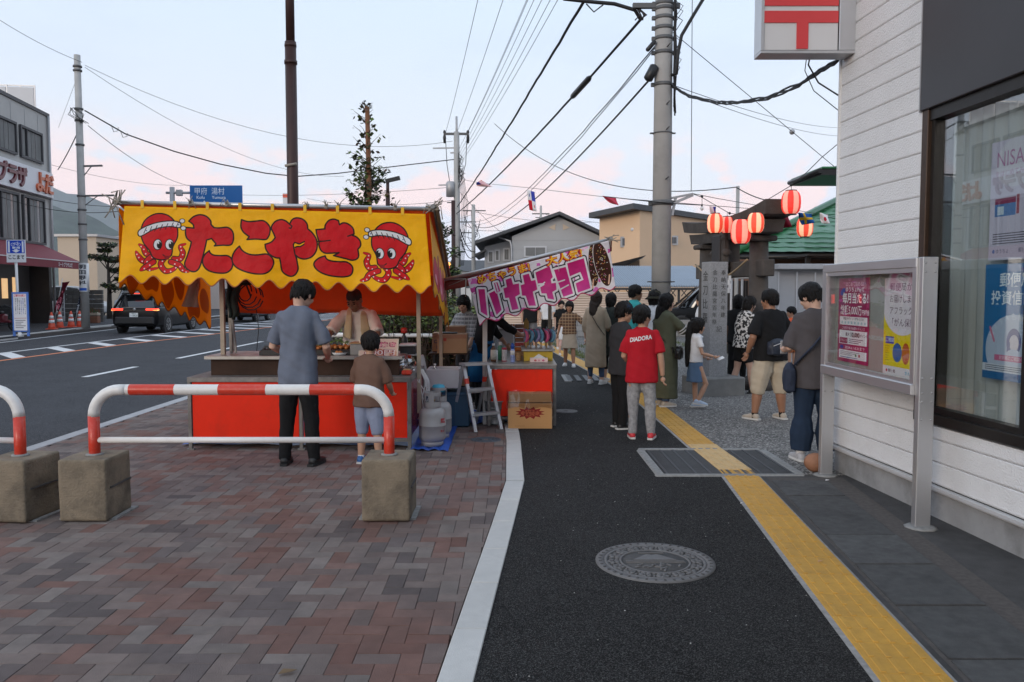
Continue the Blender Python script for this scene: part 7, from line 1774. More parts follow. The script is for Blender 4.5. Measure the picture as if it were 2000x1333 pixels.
person('tall young man in teal shirt looking right over the boys', x, y, R(-70), 1.72, arms=((4, 8, 20, 0), (4, 8, 20, 0)), head=(-14, 0), skin=M_SKIN2, top=dict(mat=C['teal'], loose=1.1), bot=dict(kind='trousers', mat=C['charcoal']), shoe=SH['white'], hair=('short', M_HAIR), vox=.011)
x, y = at(1277, 13.0)
person('person in olive bucket hat and white tee behind the olive dress', x, y, R(-20), 1.63, arms=((6, 10, 40, -6), (6, 10, 40, -6)), head=(-10, 5), top=dict(mat=C['white_tee'], loose=1.12), bot=dict(kind='trousers', mat=C['charcoal']), shoe=SH['white'], hair=('bob', M_HAIR), hat=('bucket', C['olive_hat']), vox=.012)
x, y = ground_at(1296, 793)
OD = person('woman in long olive dress with white sleeve stripes looking right', x, y, R(-62), 1.58, ((4, 3, 4), (-2, 4, 6)), ((10, 8, 42, -6), (40, 10, 74, -8)), head=(-24, 4), top=dict(mat=C['olive'], loose=1.26, hem=-1.27, flare=.18, sleeve=1.08, fold=.009), bot=dict(kind='trousers', mat=C['jeans'], len=.96, loose=1.15), shoe=SH['beige'], hair=('long', M_HAIR), vox=.0105, skin=M_SKIN3)
for k in (.80, .93):
 s0, e, wr, fd = OD['A'][1]; c = s0.lerp(e, k); d = (e - s0).normalized()
 me = MB().tube([c - d * .008, c + d * .008], .089 * OD['s'], 16, cap=False).mesh('sleeve_stripe', C['white_tee']); o = bpy.data.objects.new('sleeve_stripe', me); COL.objects.link(o); setp(o, OD['top'])
def bag(label, r, c, d, mat, rzz=0.0, cat='bag', extra=None):
 p = wpt(r, c); t = thing('shoulder_bag', label, cat, tuple(p), rootmat(r['t']).to_euler().z + rzz)
 m_ = MB(); m_.ball((0, 0, 0), (d[0] / 2, d[1] / 2, d[2] / 2), 16, 10); m_.box((0, 0, -d[2] * .05), (d[0] * .86, d[1] * .75, d[2] * .75), b=.02, seg=2)
 me = fuse(m_, .008, 3); me.materials.append(mat); o = bpy.data.objects.new('bag_body', me); COL.objects.link(o); setp(o, t)
 if extra: extra(t)
 return t
M_LEA = pm('black_leather', (.014, .013, .013), .3, var=.2)
def flap(t): MB().box((0, -.07, .04), (.20, .02, .09), b=.008).build('flap', M_LEA, t); MB().box((0, -.085, .01), (.03, .01, .03), b=.003).build('clasp', MATS['brass'], t)
bag('black shoulder bag at the hip of the olive dress', OD, OD['sp'](-.06) + Vector((.20, .10, 0)), (.25, .12, .20), M_LEA, R(-50), extra=flap)
strap(OD, [OD['sp'](1.02) + Vector((-.08, -.02, 0)), OD['sp'](.75) + Vector((-.05, -.17, 0)), OD['sp'](.4) + Vector((.1, -.17, 0)), OD['sp'](.02) + Vector((.2, .0, 0))], .009, 'thin black strap across the olive dress', M_LEA)
def ticket(r, i, label, mat=None):
 wr, fd = r['A'][i][2], r['A'][i][3]; p = wpt(r, wr + fd * .12); t = MB().box((0, 0, 0), (.10, .05, .006)).build('paper_slip', M_WPLAS); t.location = p; t.rotation_euler = (R(30), R(-18), R(20)); tag(t, label, 'paper')
ticket(OD, 1, 'white paper slip in the hand of the woman in olive')
x, y = ground_at(1357, 797)
LG = person('girl in white tee and denim skirt with very long black hair stepping right', x, y, R(-84), 1.25, ((4, 3, 2), (26, 3, 52)), ((6, 6, 66, -8), (12, 8, 76, -12)), head=(-2, 6), kid=.8, w=.88, top=dict(mat=C['white_tee'], loose=1.04, hem=.08, sleeve=.6), bot=dict(kind='skirt', mat=C['denim'], len=.40, loose=.94), shoe=SH['sky'], hair=('tail', M_HAIR), vox=.009)
ticket(LG, 1, 'white paper slip held by the girl with long hair')
x, y = ground_at(1212, 836)
person('boy in black cap and black clothes looking right beside the red shirt', x, y, R(-62), 1.49, ((3, 3, 3), (-3, 4, 3)), ((6, 9, 58, -8), (4, 9, 40, -6)), head=(-14, 6), kid=.4, top=dict(mat=C['charcoal'], loose=1.16, sleeve=.9, hem=-.2), bot=dict(kind='trousers', mat=C['black_cloth'], loose=1.12), shoe=SH['black'], hair=('short', M_HAIR), hat=('cap', C['navy']), vox=.0095)
x, y = ground_at(1252, 857)
RB = person('boy in red sports tee and grey joggers seen from behind', x, y, R(-10), 1.46, ((2, 3, 2), (0, 4, 2)), ((6, 10, 60, -22), (-6, 12, 4, 6)), head=(-46, 0), kid=.5, top=dict(mat=C['red_tee'], loose=1.16, hem=-.20, sleeve=.82, fold=.010), bot=dict(kind='trousers', mat=C['heather'], len=.98, loose=1.03, flare=.9, fold=.012), shoe=SH['red'], socks=C['white_tee'], hair=('bowl', M_HAIR), vox=.0095)
bv = BVHTree.FromPolygons([v.co.copy() for v in RB['top'].data.vertices], [p.vertices[:] for p in RB['top'].data.polygons])
V_, T_ = text_tris('DIADORA', .035); wd = V_[:, 0].max(); vs = []
for px, py in V_:
 lx = (px / wd - .5) * .235 - .01; o0 = RB['sp'](.80) + RB['X'] * lx + Vector((0, 0, (py - .36) * .062 + lx * .16)); h = bv.ray_cast(o0 - RB['Y'] * .5, RB['Y'])
 vs.append((h[0] if h[0] else o0) - RB['Y'] * .004)
MB().add(vs, [tuple(t_) for t_ in T_]).build('shirt_print', M_SIGNW, RB['top'])
x, y = at(1441, 13.6)
far('person in black behind the floral shirt', 1441, 13.8, R(-30), 1.55, top=dict(mat=C['black_cloth'], loose=1.1), bot=dict(kind='trousers', mat=C['black_cloth']), shoe=SH['black'], hair=('bob', M_HAIR))
x, y = ground_at(1450, 768)
FL = person('person in black and white floral shirt and black shorts turned right', x, y, R(-70), 1.55, ((-6, 4, 12), (10, 4, 4)), ((4, 12, 44, -8), (24, 16, 50, -12)), head=(-8, 14), lean=5, top=dict(mat=C['floral'], loose=1.2, sleeve=.95), bot=dict(kind='shorts', mat=C['black_cloth'], len=.36, loose=1.1), shoe=SH['black'], sole=M_SOLEB, hair=('bob', M_HAIR), vox=.011, skin=M_SKIN3)
x, y = ground_at(1502, 820)
BM_ = person('stout man in black tee and khaki shorts with waist bag seen from behind', x, y, R(24), 1.64, ((6, 8, 2), (-2, 9, 0)), ((-4, 20, 34, -8), (-2, 20, 40, -14)), head=(18, 2), w=1.20, belly=.16, skin=M_SKIN2, top=dict(mat=C['black_cloth'], loose=1.16, hem=-.12, sleeve=.9, fold=.010), bot=dict(kind='shorts', mat=C['khaki'], len=.62, loose=1.28, fold=.012), shoe=SH['beige'], socks=C['black_cloth'], hair=('short', M_HAIR), vox=.010)
def asx(t): MB().tube([(-.11, -.055, .02), (0, -.072, .055), (.11, -.055, .02)], .004, 5).build('piping', M_SIGNW, t); MB().tube([(.05, -.07, -.02), (.065, -.07, .0), (.075, -.07, -.01), (.06, -.07, -.025), (.05, -.07, -.01)], .004, 5).build('emblem', M_SIGNW, t)
bag('navy waist bag with pale piping on the back of the stout man', BM_, BM_['sp'](.20) + Vector((-.07, -.20, 0)), (.29, .15, .22), pm('bag_navy', (.022, .028, .045), .6, var=.15), extra=asx)
far('boy in orange shirt with red shoes near the pale shed', 1548, 16.6, R(35), 1.30, kid=.7, w=.9, arms=((4, 8, 60, -6), (4, 10, 20, 0)), head=(50, 6), top=dict(mat=C['orange'], loose=1.15), bot=dict(kind='shorts', mat=pm('rust_short', (.38, .12, .04), .9), len=.45, loose=1.1), shoe=SH['red'], hair=('bowl', M_HAIR))
x, y = ground_at(1588, 900)
DG = person('person in dark grey tee and wide navy trousers beside the notice board', x, y, R(-2), 1.70, ((0, 4, 0), (-1, 5, 0)), ((4, 12, 84, -8), (8, 10, 60, -10)), head=(30, 22), lean=3, skin=M_SKIN3, top=dict(mat=C['dkgrey'], loose=1.2, hem=-.28, sleeve=1.0, fold=.011), bot=dict(kind='trousers', mat=C['navy'], len=.93, loose=1.22, flare=1.42, fold=.010), shoe=SH['silver'], socks=C['white_tee'], sole=M_SOLE, hair=('short', M_HAIR), vox=.010)
bag('navy cloth shoulder bag at the left hip of the person in dark grey', DG, DG['sp'](-.10) + Vector((-.25, -.03, 0)), (.20, .13, .30), pm('bag_darknavy', (.014, .022, .045), .8, var=.15), R(80))
strap(DG, [DG['sp'](1.0) + Vector((.10, -.02, 0)), DG['sp'](.82) + Vector((.11, -.14, 0)), DG['sp'](.45) + Vector((-.08, -.19, 0)), DG['sp'](.12) + Vector((-.22, -.08, 0))], .026, 'wide navy bag strap across the dark grey tee', MATS['bag_darknavy'])
t = thing('smartphone', 'pale phone in the hand of the person in dark grey', 'phone', tuple(wpt(DG, DG['A'][0][2] + DG['A'][0][3] * .1))); MB().box((0, 0, .02), (.066, .012, .13), b=.005).build('body', M_ALUD, t)
far('person in pale shirt mostly hidden behind the stone marker', 1371, 16.5, R(60), 1.56, top=dict(mat=C['white_tee'], loose=1.15), bot=dict(kind='trousers', mat=C['charcoal']), shoe=SH['white'], hair=('short', M_HAIR))
# ================================================================== VEHICLES
M_LBLK = pm('dark_block', (.085, .08, .075), .9, var=.25, vscale=5, obj_random=.15)
def paint(name, c): return pm(name, c, .3, var=.04, vscale=2, coat=.05, spec=.2)
M_CARBLK = paint('car_black', (.004, .004, .005)); M_CARWHT = paint('car_white', (.62, .62, .62)); M_CARSIL = paint('car_silver', (.38, .40, .42))
M_CGLASS = pm('car_glass', (.012, .014, .017), .05, var=.1, spec=1.0); M_TYRE = pm('tyre', (.013, .013, .013), .8, var=.2, vscale=20); M_RIM = pm('rim_alloy', (.5, .5, .5), .3, .8)
M_TAIL = pm('tail_lamp', (.5, .02, .015), .2, emit=(1, .06, .03), es=1.6); M_TAILY = pm('indicator_lamp', (.7, .25, .06), .2, emit=(1, .45, .12), es=1.6); M_TRIM = pm('car_trim', (.022, .022, .023), .6)
plc = Canvas(132, 66, (232, 234, 232)); plc.text('甲斐 330', 66, 20, 17, (40, 70, 60), .01, align='c'); plc.text('・10-21', 66, 56, 38, (40, 70, 60), .02, align='c', fit=116); M_PLATE = plc.mat('number_plate_print', .4)
def car(name, label, x, y, rz, st, body, wheels, wr=.34, cat='car', lamps=None, z=-.06, plate=None, spoiler=None, group=None):
 """st: stations (y, sill z, belt z, roof z, half width, half roof width, greenhouse?)"""
 t = thing(name, label, cat, (x, y, z), rz, group)
 def loft(fn, mat, nm, par=t):
  mb = MB(); vs = []; k = 0
  for s in st:
   ring = fn(s)
   if ring is None: continue
   vs += ring; k += 1; n = len(ring)
  fs = [(i * n + j, i * n + (j + 1) % n, (i + 1) * n + (j + 1) % n, (i + 1) * n + j) for i in range(k - 1) for j in range(n)] + [tuple(reversed(range(n))), tuple(range((k - 1) * n, k * n))]
  mb.add(vs, fs, 0, True); o = mb.build(nm, mat, par)
  m = o.modifiers.new('b', 'BEVEL'); m.width = .035; m.segments = 2; m.limit_method = 'ANGLE'; m.angle_limit = R(28); return o
 def low(s):
  y_, sz, bz, rz_, w, wr_, g = s; half = [(w * .90, sz), (w * .985, sz + .10), (w, sz + (bz - sz) * .55), (w * .965, bz - .03), (w * .90, bz)]
  return [(a, y_, b_) for a, b_ in half] + [(-a, y_, b_) for a, b_ in reversed(half)]
 def high(s):
  y_, sz, bz, rz_, w, wr_, g = s
  if not g: return None
  half = [(w * .90, bz - .02), (wr_ + (w * .9 - wr_) * .15, rz_ - .06), (wr_ * .86, rz_)]
  return [(a, y_, b_) for a, b_ in half] + [(-a, y_, b_) for a, b_ in reversed(half)]
 bo = loft(low, body, 'body'); loft(high, M_CGLASS, 'windows')
 gs = [s for s in st if s[6]]
 r = MB(); vs = []
 for s in gs[1 if gs[0][3] < gs[1][3] - .2 else 0: -1]:
  vs += [(s[5] * q, s[0], s[3] + (.012 if abs(q) < .9 else -.04)) for q in (-1.0, -.86, 0, .86, 1.0)]
 k = len(vs) // 5; r.add(vs, [(i * 5 + j, i * 5 + j + 1, (i + 1) * 5 + j + 1, (i + 1) * 5 + j) for i in range(k - 1) for j in range(4)], 0, True); ro = r.build('roof', body, t); solidify(ro, .03)
 for sd_ in (-1, 1):     # pillars
  for a, b_ in ((gs[-1], gs[-2]), (gs[0], gs[1])): MB().bar((sd_ * a[4] * .905, a[0], a[2]), (sd_ * (b_[5] + .01), b_[0], b_[3] - .03), .09, .05).build('pillar', body, t)
  m = gs[len(gs) // 2]; MB().bar((sd_ * m[4] * .915, m[0], m[2]), (sd_ * (m[5] + .035), m[0], m[3] - .05), .09, .03).build('pillar', body, t)
  MB().box((sd_ * (st[0][4] + .13), gs[-1][0] - .15, gs[-1][2] + .10), (.20, .1, .15), b=.03).build('mirror', body, t)
  for wy in wheels:
   Mw = Matrix.Translation((sd_ * (st[3][4] - .10), wy, wr)) @ Matrix.Rotation(R(90) * sd_, 4, 'Y')
   MB().lathe([(wr + .06, -.02), (wr + .06, .095), (wr + .01, .10)], 24, (0, 0, 0), 0, Mw).build('wheel_arch', M_TRIM, t)
   w_ = MB().lathe([(wr * .6, -.12), (wr * .95, -.11), (wr, -.07), (wr, .07), (wr * .95, .105), (wr * .68, .11), (wr * .66, .09)], 24, (0, 0, 0), 0, Mw).build('wheel', M_TYRE, t)
   q = MB().lathe([(wr * .68, .09), (wr * .66, .11), (wr * .62, .10), (wr * .60, .05)], 24, (0, 0, 0), 0, Mw).lathe([(1e-3, .09), (wr * .16, .085), (wr * .18, .05)][::-1], 12, (0, 0, 0), 0, Mw)
   for i in range(5):
    for da in (-.16, .16):
     a = i * 1.2566 + da; q.bar(Mw @ Vector((wr * .15 * math.cos(a), wr * .15 * math.sin(a), .085)), Mw @ Vector((wr * .63 * math.cos(a + da * .3), wr * .63 * math.sin(a + da * .3), .09)), .03, .02)
   q.build('rim', M_RIM, w_)
 for (lx, lz, sx, sz_, mat) in lamps or ():
  for sd_ in ((-1, 1) if lx else (1,)): MB().box((sd_ * lx, st[0][0] + (.10 if lx else .0), lz), (sx, .22 if lx else .03, sz_), b=.02).build('tail_lamp', mat, t)
 if plate:
  p = MB(); p.quad((-.165, st[0][0] - .075, plate), (.165, st[0][0] - .075, plate), (.165, st[0][0] - .065, plate + .165), (-.165, st[0][0] - .065, plate + .165)); solidify(p.build('number_plate', M_PLATE, t), .01, -1)
 if spoiler: MB().box((0, spoiler[0], spoiler[1]), (spoiler[2], .26, .05), b=.015).build('spoiler', body, t); MB().box((0, spoiler[0] - .135, spoiler[1]), (.42, .02, .03)).build('brake_lamp', M_TAIL, t)
 MB().box((0, st[0][0] + .06, st[0][1] + .16), (st[0][4] * 1.9, .26, .30), b=.05).build('bumper', M_TRIM, t)
 return t
SUV = [(-2.28, .36, .98, .98, .80, .6, 0), (-2.18, .30, 1.02, 1.04, .90, .6, 1), (-1.78, .25, 1.05, 1.56, .95, .62, 1), (-1.1, .24, 1.04, 1.62, .955, .65, 1), (0, .24, 1.01, 1.64, .955, .66, 1), (.55, .24, 1.0, 1.56, .955, .64, 1), (1.15, .24, 1.0, 1.02, .95, .62, 1), (1.7, .25, .93, .93, .92, .6, 0), (2.25, .32, .78, .78, .82, .6, 0), (2.36, .40, .66, .66, .70, .6, 0)]
c0 = car('car', 'black coupe-like car with glowing tail lamps on the far lane', -14.95, 34.2, R(2), SUV, M_CARBLK, (-1.35, 1.45), .36, lamps=((.66, .95, .46, .09, M_TAIL), (.80, .93, .20, .05, M_TAILY)), plate=.66, spoiler=(-1.93, 1.585, 1.15))
MB().lathe([(.055, 0), (.055, .02), (1e-3, .024)], 14, (0, 0, 0), 0, Matrix.Translation((0, -2.275, .96)) @ Matrix.Rotation(R(90), 4, 'X')).build('round_badge', M_RIM, c0)
VAN = [(-2.05, .36, 1.0, 1.0, .78, .7, 0), (-2.0, .30, 1.02, 1.10, .85, .74, 1), (-1.92, .27, 1.02, 1.78, .87, .74, 1), (-1.0, .25, 1.02, 1.84, .88, .76, 1), (.1, .25, 1.02, 1.84, .88, .76, 1), (.7, .25, 1.02, 1.76, .88, .74, 1), (1.35, .25, 1.02, 1.06, .88, .7, 1), (1.75, .28, .95, .95, .85, .7, 0), (2.05, .36, .72, .72, .75, .7, 0)]
car('car', 'tall black car with high tail lamps seen under the stall roof', -15.0, 46.0, R(2), VAN, M_CARBLK, (-1.25, 1.25), .33, lamps=((.74, 1.25, .12, .5, M_TAIL),), plate=.66)
car('car', 'white car far up the road beyond the tall black car', -15.2, 61, R(2), VAN, M_CARWHT, (-1.25, 1.25), .33, lamps=((.74, 1.2, .12, .4, M_TAIL),))
LV = [(y_ * 1.18, a, b_, c_ * .985, w * 1.05, wr_ * 1.05, g) for y_, a, b_, c_, w, wr_, g in VAN]
car('minivan', 'black minivan parked sideways behind the utility pole and stone marker', 7.75, 30.3, R(86), LV, M_CARBLK, (-1.5, 1.5), .34, cat='van', z=0)
car('white_van', 'white van with dark side window behind the grey block wall', -25.6, 47, R(-80), VAN, M_CARWHT, (-1.25, 1.25), .33, cat='van', z=.06)
car('car', 'pale silver car facing the street beside the white van', -27.0, 56, R(170), VAN, M_CARSIL, (-1.25, 1.25), .33, z=.06)
# ================================================================== FAR PAVEMENT
def cone(u, v, Y, label):
 t = thing('traffic_cone', label, 'traffic cone', (P(u, 600, Y).x, Y, .06), 0, 'traffic cones on the far kerb')
 MB().box((0, 0, .02), (.36, .36, .04), b=.02).build('base', M_CONE, t); MB().lathe([(.15, .04), (.135, .12), (.055, .62), (.03, .70), (1e-3, .705)], 16).build('body', M_CONE, t)
 for z0, z1 in ((.26, .38), (.44, .56)): MB().lathe([(.137 - .16 * (z0 - .12) + .004, z0), (.137 - .16 * (z1 - .12) + .004, z1)], 16).build('white_band', M_WPLAS, t)
M_CONE = pm('cone_orange', (.72, .10, .05), .5, var=.08)
for u, Y, l in ((100, 33.0, 'leftmost of the four orange traffic cones on the far kerb'), (116, 34.6, 'second orange cone from the left on the far kerb'), (138, 35.0, 'third orange cone from the left, right of the wide gap'), (155, 35.4, 'rightmost orange cone, in front of the dark banner')): cone(u, 640, Y, l)
bc2 = Canvas(150, 210, (226, 228, 232)); bc2.rect(7, 7, 143, 125, (22, 70, 190)); bc2.rect(14, 14, 28, 118, (235, 238, 242)); bc2.rect(122, 14, 136, 118, (235, 238, 242))
for x in (52, 98):
 for k in range(20): a = k * .314; bc2.line([(x + 14 * math.cos(a), 44 + 14 * math.sin(a)), (x + 14 * math.cos(a + .32), 44 + 14 * math.sin(a + .32))], 3.5, (235, 238, 242))
bc2.line([(52, 44), (66, 28), (90, 28), (98, 44), (76, 44), (66, 28)], 3.5, (235, 238, 242)); bc2.line([(90, 28), (86, 20), (94, 20)], 3.5, (235, 238, 242)); bc2.text('専用', 75, 84, 24, (235, 238, 242), .03, align='c', fit=62); bc2.poly([(62, 88), (88, 88), (88, 98), (108, 98), (75, 121), (42, 98), (62, 98)], (235, 238, 242)); bc2.text('ここまで', 75, 178, 44, (30, 30, 34), .03, align='c', fit=130)
Yb = 28.5; t = thing('bicycle_sign', 'blue square bicycle lane sign on a slim white pole', 'sign', (P(34, 600, Yb).x, Yb, .06))
a, b_ = P(14, 469, Yb), P(53, 513, Yb); p = MB(); p.quad((a.x, Yb - .07, b_.z), (b_.x, Yb - .07, b_.z), (b_.x, Yb - .07, a.z), (a.x, Yb - .07, a.z)); solidify(p.build('sign_plate', bc2.mat('bicycle_sign_print'), t, world=True), .02, -1)
MB().tube([(P(36, 600, Yb).x, Yb, .06), (P(34, 600, Yb).x, Yb, a.z - .1)], .045, 10).build('pole', M_WPLAS, t, world=True)
nc2 = Canvas(180, 300, (226, 226, 230)); nc2.rect(0, 0, 180, 26, (238, 224, 228)); nc2.text('ご通行のお願い', 90, 21, 20, (200, 40, 60), .02, align='c', fit=160)
for k in range(6):
 nc2.vtext(('歩道工事中につき', '車道側をお通り下', 'ご迷惑をお掛けし', 'ご協力をお願い致', '期間中は徐行して', '安全にご注意下さ')[k], 160 - k * 26, 34, 16, ((40, 44, 60), (60, 80, 160))[k in (1, 2)], .01)
nc2.line([(8, 200), (172, 198)], 3, (150, 60, 70));
for k in range(5): nc2.rect(20, 214 + k * 15, 160 - (k % 3) * 30, 219 + k * 15, (90, 92, 100))
Yb = 28.0; t = thing('notice_stand', 'blue framed white notice stand at the kerb in front of the meat shop', 'notice', (P(40, 600, Yb).x, Yb, .06)); a, b_ = P(23, 571, Yb), P(58, 648, Yb); w_ = b_.x - a.x; h_ = a.z - .06
MB().box((0, 0, h_ * .55), (w_, .05, h_ * .9), b=.01).box((-w_ / 2 + .04, 0, .1), (.07, .05, .2)).box((w_ / 2 - .04, 0, .1), (.07, .05, .2)).build('frame', pm('frame_blue', (.05, .17, .55), .4), t)
p = MB(); p.quad((-w_ / 2 + .06, -.03, h_ * .13), (w_ / 2 - .06, -.03, h_ * .13), (w_ / 2 - .06, -.03, h_ * .96), (-w_ / 2 + .06, -.03, h_ * .96)); p.build('notice_sheet', nc2.mat('notice_print'), t)
MB().lathe([(.07, 0), (.08, .06), (.05, .13), (1e-3, .14)], 10, (.02, -.12, 0)).build('sand_weight', M_WPLAS, t)
def nobori(u0, u1, v0, v1, Y, label, bg, fg, txt):
 t = thing('banner_flag', label, 'flag', (P(u1 - 18, 600, Y).x, Y, .06)); a = P(u0 - 9, v1 + 5, Y); b2 = P(u0 + 9, v0 - 8, Y)
 MB().tube([(a.x, Y, .06), (b2.x, Y, b2.z)], .018, 6).build('pole', M_WPLAS, t, world=True)
 c = Canvas(80, 260, bg); c.vtext(txt, 40, 8, 56, fg, .05, 1.05)
 A, B, D = P(u0 + 8, v0, Y), P(u1, v0 - 2, Y), P(u0 - 6, v1, Y)
 def fn(uu, vv): q = A.lerp(D, vv) + (B - A) * (uu * (1 - .62 * vv)); q.y = Y + .10 * math.sin(vv * 6 + uu * 3); q.z += .1 * math.sin(uu * 3) * vv; return q
 solidify(MB().grid(fn, 8, 16).build('cloth', c.mat('flag_' + txt[0] + 'print', .8), t, world=True), .004)
nobori(113, 136, 552, 612, 36.5, 'maroon vertical shop flag with pink letters under the awning', (90, 14, 34), (230, 130, 150), '馬刺し')
nobori(154, 166, 556, 618, 37.0, 'dark navy vertical shop flag with white letters beside the cones', (24, 30, 46), (200, 210, 224), '地酒')
pc2 = Canvas(40, 200, (190, 194, 200)); pc2.vtext('おすすめ品', 20, 8, 30, (40, 44, 60), .02)
a, b_ = P(119, 572, 38), P(127, 628, 38); p = MB(); p.quad((a.x, 38, b_.z), (b_.x, 38, b_.z), (b_.x, 38, a.z), (a.x, 38, a.z)); o = p.build('vertical_signboard', pc2.mat('board_print'), None); solidify(o, .03); tag(o, 'narrow pale vertical signboard behind the cones', 'sign')
t = thing('block_wall', 'grey concrete block wall beside the meat shop', 'wall', (P(163, 600, 41.5).x, 41.5, .06)); x0, x1 = P(122, 600, 41.5).x, P(200, 600, 41.5).x; nb = 4; bw = (x1 - x0) / nb
for r_ in range(7):
 for q in range(nb): MB().box((x0 + bw * (q + .5) + (bw * .0), 41.6, .16 + r_ * .235), (bw - .02, .15, .222), b=.006).build('wall_block', M_LBLK, t, world=True)
t = thing('planter', 'terracotta planter with grasses and red flowers against the block wall', 'planter', (P(181, 600, 39.6).x, 39.6, .06)); MB().box((0, 0, .17), (.6, .3, .34), b=.03).build('trough', pm('terracotta', (.20, .085, .05), .8), t); MB().box((0, .02, .45), (.62, .28, .18), b=.04).build('pot', pm('pot_cream', (.45, .38, .3), .8), t)
m_ = MB()
for k in range(90): x, y = rng.uniform(-.3, .3), rng.uniform(-.15, .15); m_.add([(x, y, .5), (x + .05, y, .52), (x + rng.uniform(-.1, .1), y, .5 + rng.uniform(.08, .3))], [(0, 1, 2)], rng.random() < .4)
m_.build('leaves', [pm('planter_green', (.06, .09, .03), .7), pm('planter_red', (.25, .05, .04), .7)], t)
t = thing('scooter', 'dark motor scooter cut off by the left edge in front of the shop', 'scooter', (P(6, 600, 32).x, 32, .06));
for xx in (-.55, .45): w_ = MB().tube([(xx + .22 * math.cos(a), 0, .24 + .22 * math.sin(a)) for a in [k * .314 for k in range(21)]], .06, 8, cap=False).build('wheel', M_TYRE, t); MB().lathe([(.12, -.04), (.12, .04)], 12, (0, 0, 0), 0, Matrix.Translation((xx, 0, .24)) @ Matrix.Rotation(R(90), 4, 'X')).build('rim', M_RIM, w_)
m_ = MB(); m_.box((-.25, 0, .52), (.75, .28, .30), b=.08, seg=2); m_.box((.05, 0, .36), (.6, .26, .12), b=.04); m_.build('body', pm('scooter_maroon', (.14, .02, .03), .3, coat=.5), t); MB().box((-.3, 0, .72), (.6, .24, .10), b=.04).build('seat', M_BLACK, t); MB().tube([(.42, 0, .25), (.30, 0, .95), (.22, .28, 1.02)], .025, 8).tube([(.30, 0, .95), (.22, -.28, 1.02)], .022, 8).build('handlebar', M_BLACK, t); MB().box((-.62, 0, .86), (.32, .3, .24), b=.03).build('wire_basket', M_ALUD, t)
# ================================================================== POLES, WIRES
M_POLEC = pm('pole_concrete', (.42, .415, .40), .85, var=.10, vscale=3, bump=.2, bscale=60, grime=.45, gcol=(.24, .23, .215), gscale=2.2)
M_BAND = pm('steel_band', (.13, .13, .13), .6, .4); M_WIRE = pm('wire_black', (.012, .012, .013), .6, var=.1); M_BRPOLE = pm('brown_steel', (.045, .018, .015), .5, .2, var=.15, grime=.3, gcol=(.02, .01, .01))
def upole(label, x, y, r0, r1, h):
 t = thing('utility_pole', label, 'utility pole', (x, y, 0)); MB().tube([(0, 0, -.1), (0, 0, h)], [r0, r1], 20).build('pole', M_POLEC, t); return t
def band(t, z, r, h=.06, bolts=True): m_ = MB().lathe([(r, z), (r + .012, z), (r + .012, z + h), (r, z + h)], 20); m_.box((r + .03, 0, z + h / 2), (.06, .05, h), b=.004).box((-r - .03, 0, z + h / 2), (.06, .05, h), b=.004); return m_.build('band', M_BAND, t)
PB = P(1291, 560, 13.2); UP = upole('large concrete utility pole rising beside the stone marker', PB.x, 13.2, .162, .118, 13.0)
for v in (12, 22, 40, 60, 80, 108, 170): zz = P(1291, v, 13.2).z; band(UP, zz, .152 - .0032 * zz)
band(UP, P(1291, 262, 13.2).z, .146, .02); band(UP, P(1291, 402, 13.2).z, .158, .08); band(UP, P(1291, 552, 13.2).z, .162, .02)
for v in (208, 257, 353, 97): zz = P(1291, v, 13.2).z; MB().tube([(.03, -.15, zz), (.06, -.24, zz + .03)], .011, 6).build('step_bolt', M_BAND, UP)
zz = P(1291, 385, 13.2).z; MB().bar((.14, 0, zz - .12), (.50, 0, zz + .03), .045).bar((.15, 0, zz - .02), (.50, 0, zz + .05), .06, .03).bar((.16, -.02, zz - .3), (.22, 0, zz - .02), .04).build('bracket_arm', M_ALUD, UP)
zz = P(1291, 12, 13.2).z; MB().bar((-.50, 0, zz), (.25, 0, zz), .075).build('cross_arm', M_BAND, UP); MB().bar((-1.0, 0, 11.9), (1.0, 0, 11.9), .09).build('cross_arm', M_BAND, UP)
m_ = MB()
for k in range(7):
 pts = [(.15 + rng.uniform(-.02, .03), -.12 + rng.uniform(-.03, .03), P(1291, v, 13.2).z) for v in (-40, 30, 90, 150, 205 + k * 4)]; m_.tube(pts, .012, 5)
for k in range(9): v = rng.uniform(5, 130); z_ = P(1291, v, 13.2).z; m_.tube([(.14, -.1, z_), (.22 + rng.random() * .08, -.14, z_ - .1), (.15, -.12, z_ - .28)], .006, 5)
m_.build('cable_loops', M_WIRE, UP)
PA = P(165, 560, 34); UA = upole('concrete pole beside the shop with vertical clinic sign', PA.x, 34, .17, .125, P(160, 108, 34).z)
for v in (132, 140, 215, 238, 285, 385, 412, 440, 470): z_ = P(160, v, 34).z; MB().lathe([(.15, z_), (.175, z_), (.175, z_ + .07), (.15, z_ + .07)], 14).build('band', M_BAND, UA)
vc = Canvas(60, 300, (214, 214, 214)); vc.vtext('明田眼科', 30, 6, 50, (50, 52, 60), .03, 1.15); vc.rect(4, 262, 56, 290, (40, 90, 180))
z0_, z1_ = P(172, 570, 34).z, P(172, 515, 34).z; MB().lathe([(.19, z0_), (.19, z1_)], 20).build('sign_sleeve', M_WPLAS, UA)
def sl_(u, v): a = R(-150 + 120 * u); return (.195 * math.cos(a), .195 * math.sin(a), z0_ + (z1_ - z0_) * v)
MB().grid(sl_, 10, 2).build('wrap_sign', vc.mat('clinic_print', .5), UA)
for v, l in ((325, .9), (383, 1.35)): z_ = P(165, v, 34).z; MB().bar((.1, 0, z_), (l, 0, z_ + .02), .07).bar((.12, 0, z_ - .4), (l * .5, 0, z_), .03).build('cross_arm', M_BAND, UA)
m_ = MB();
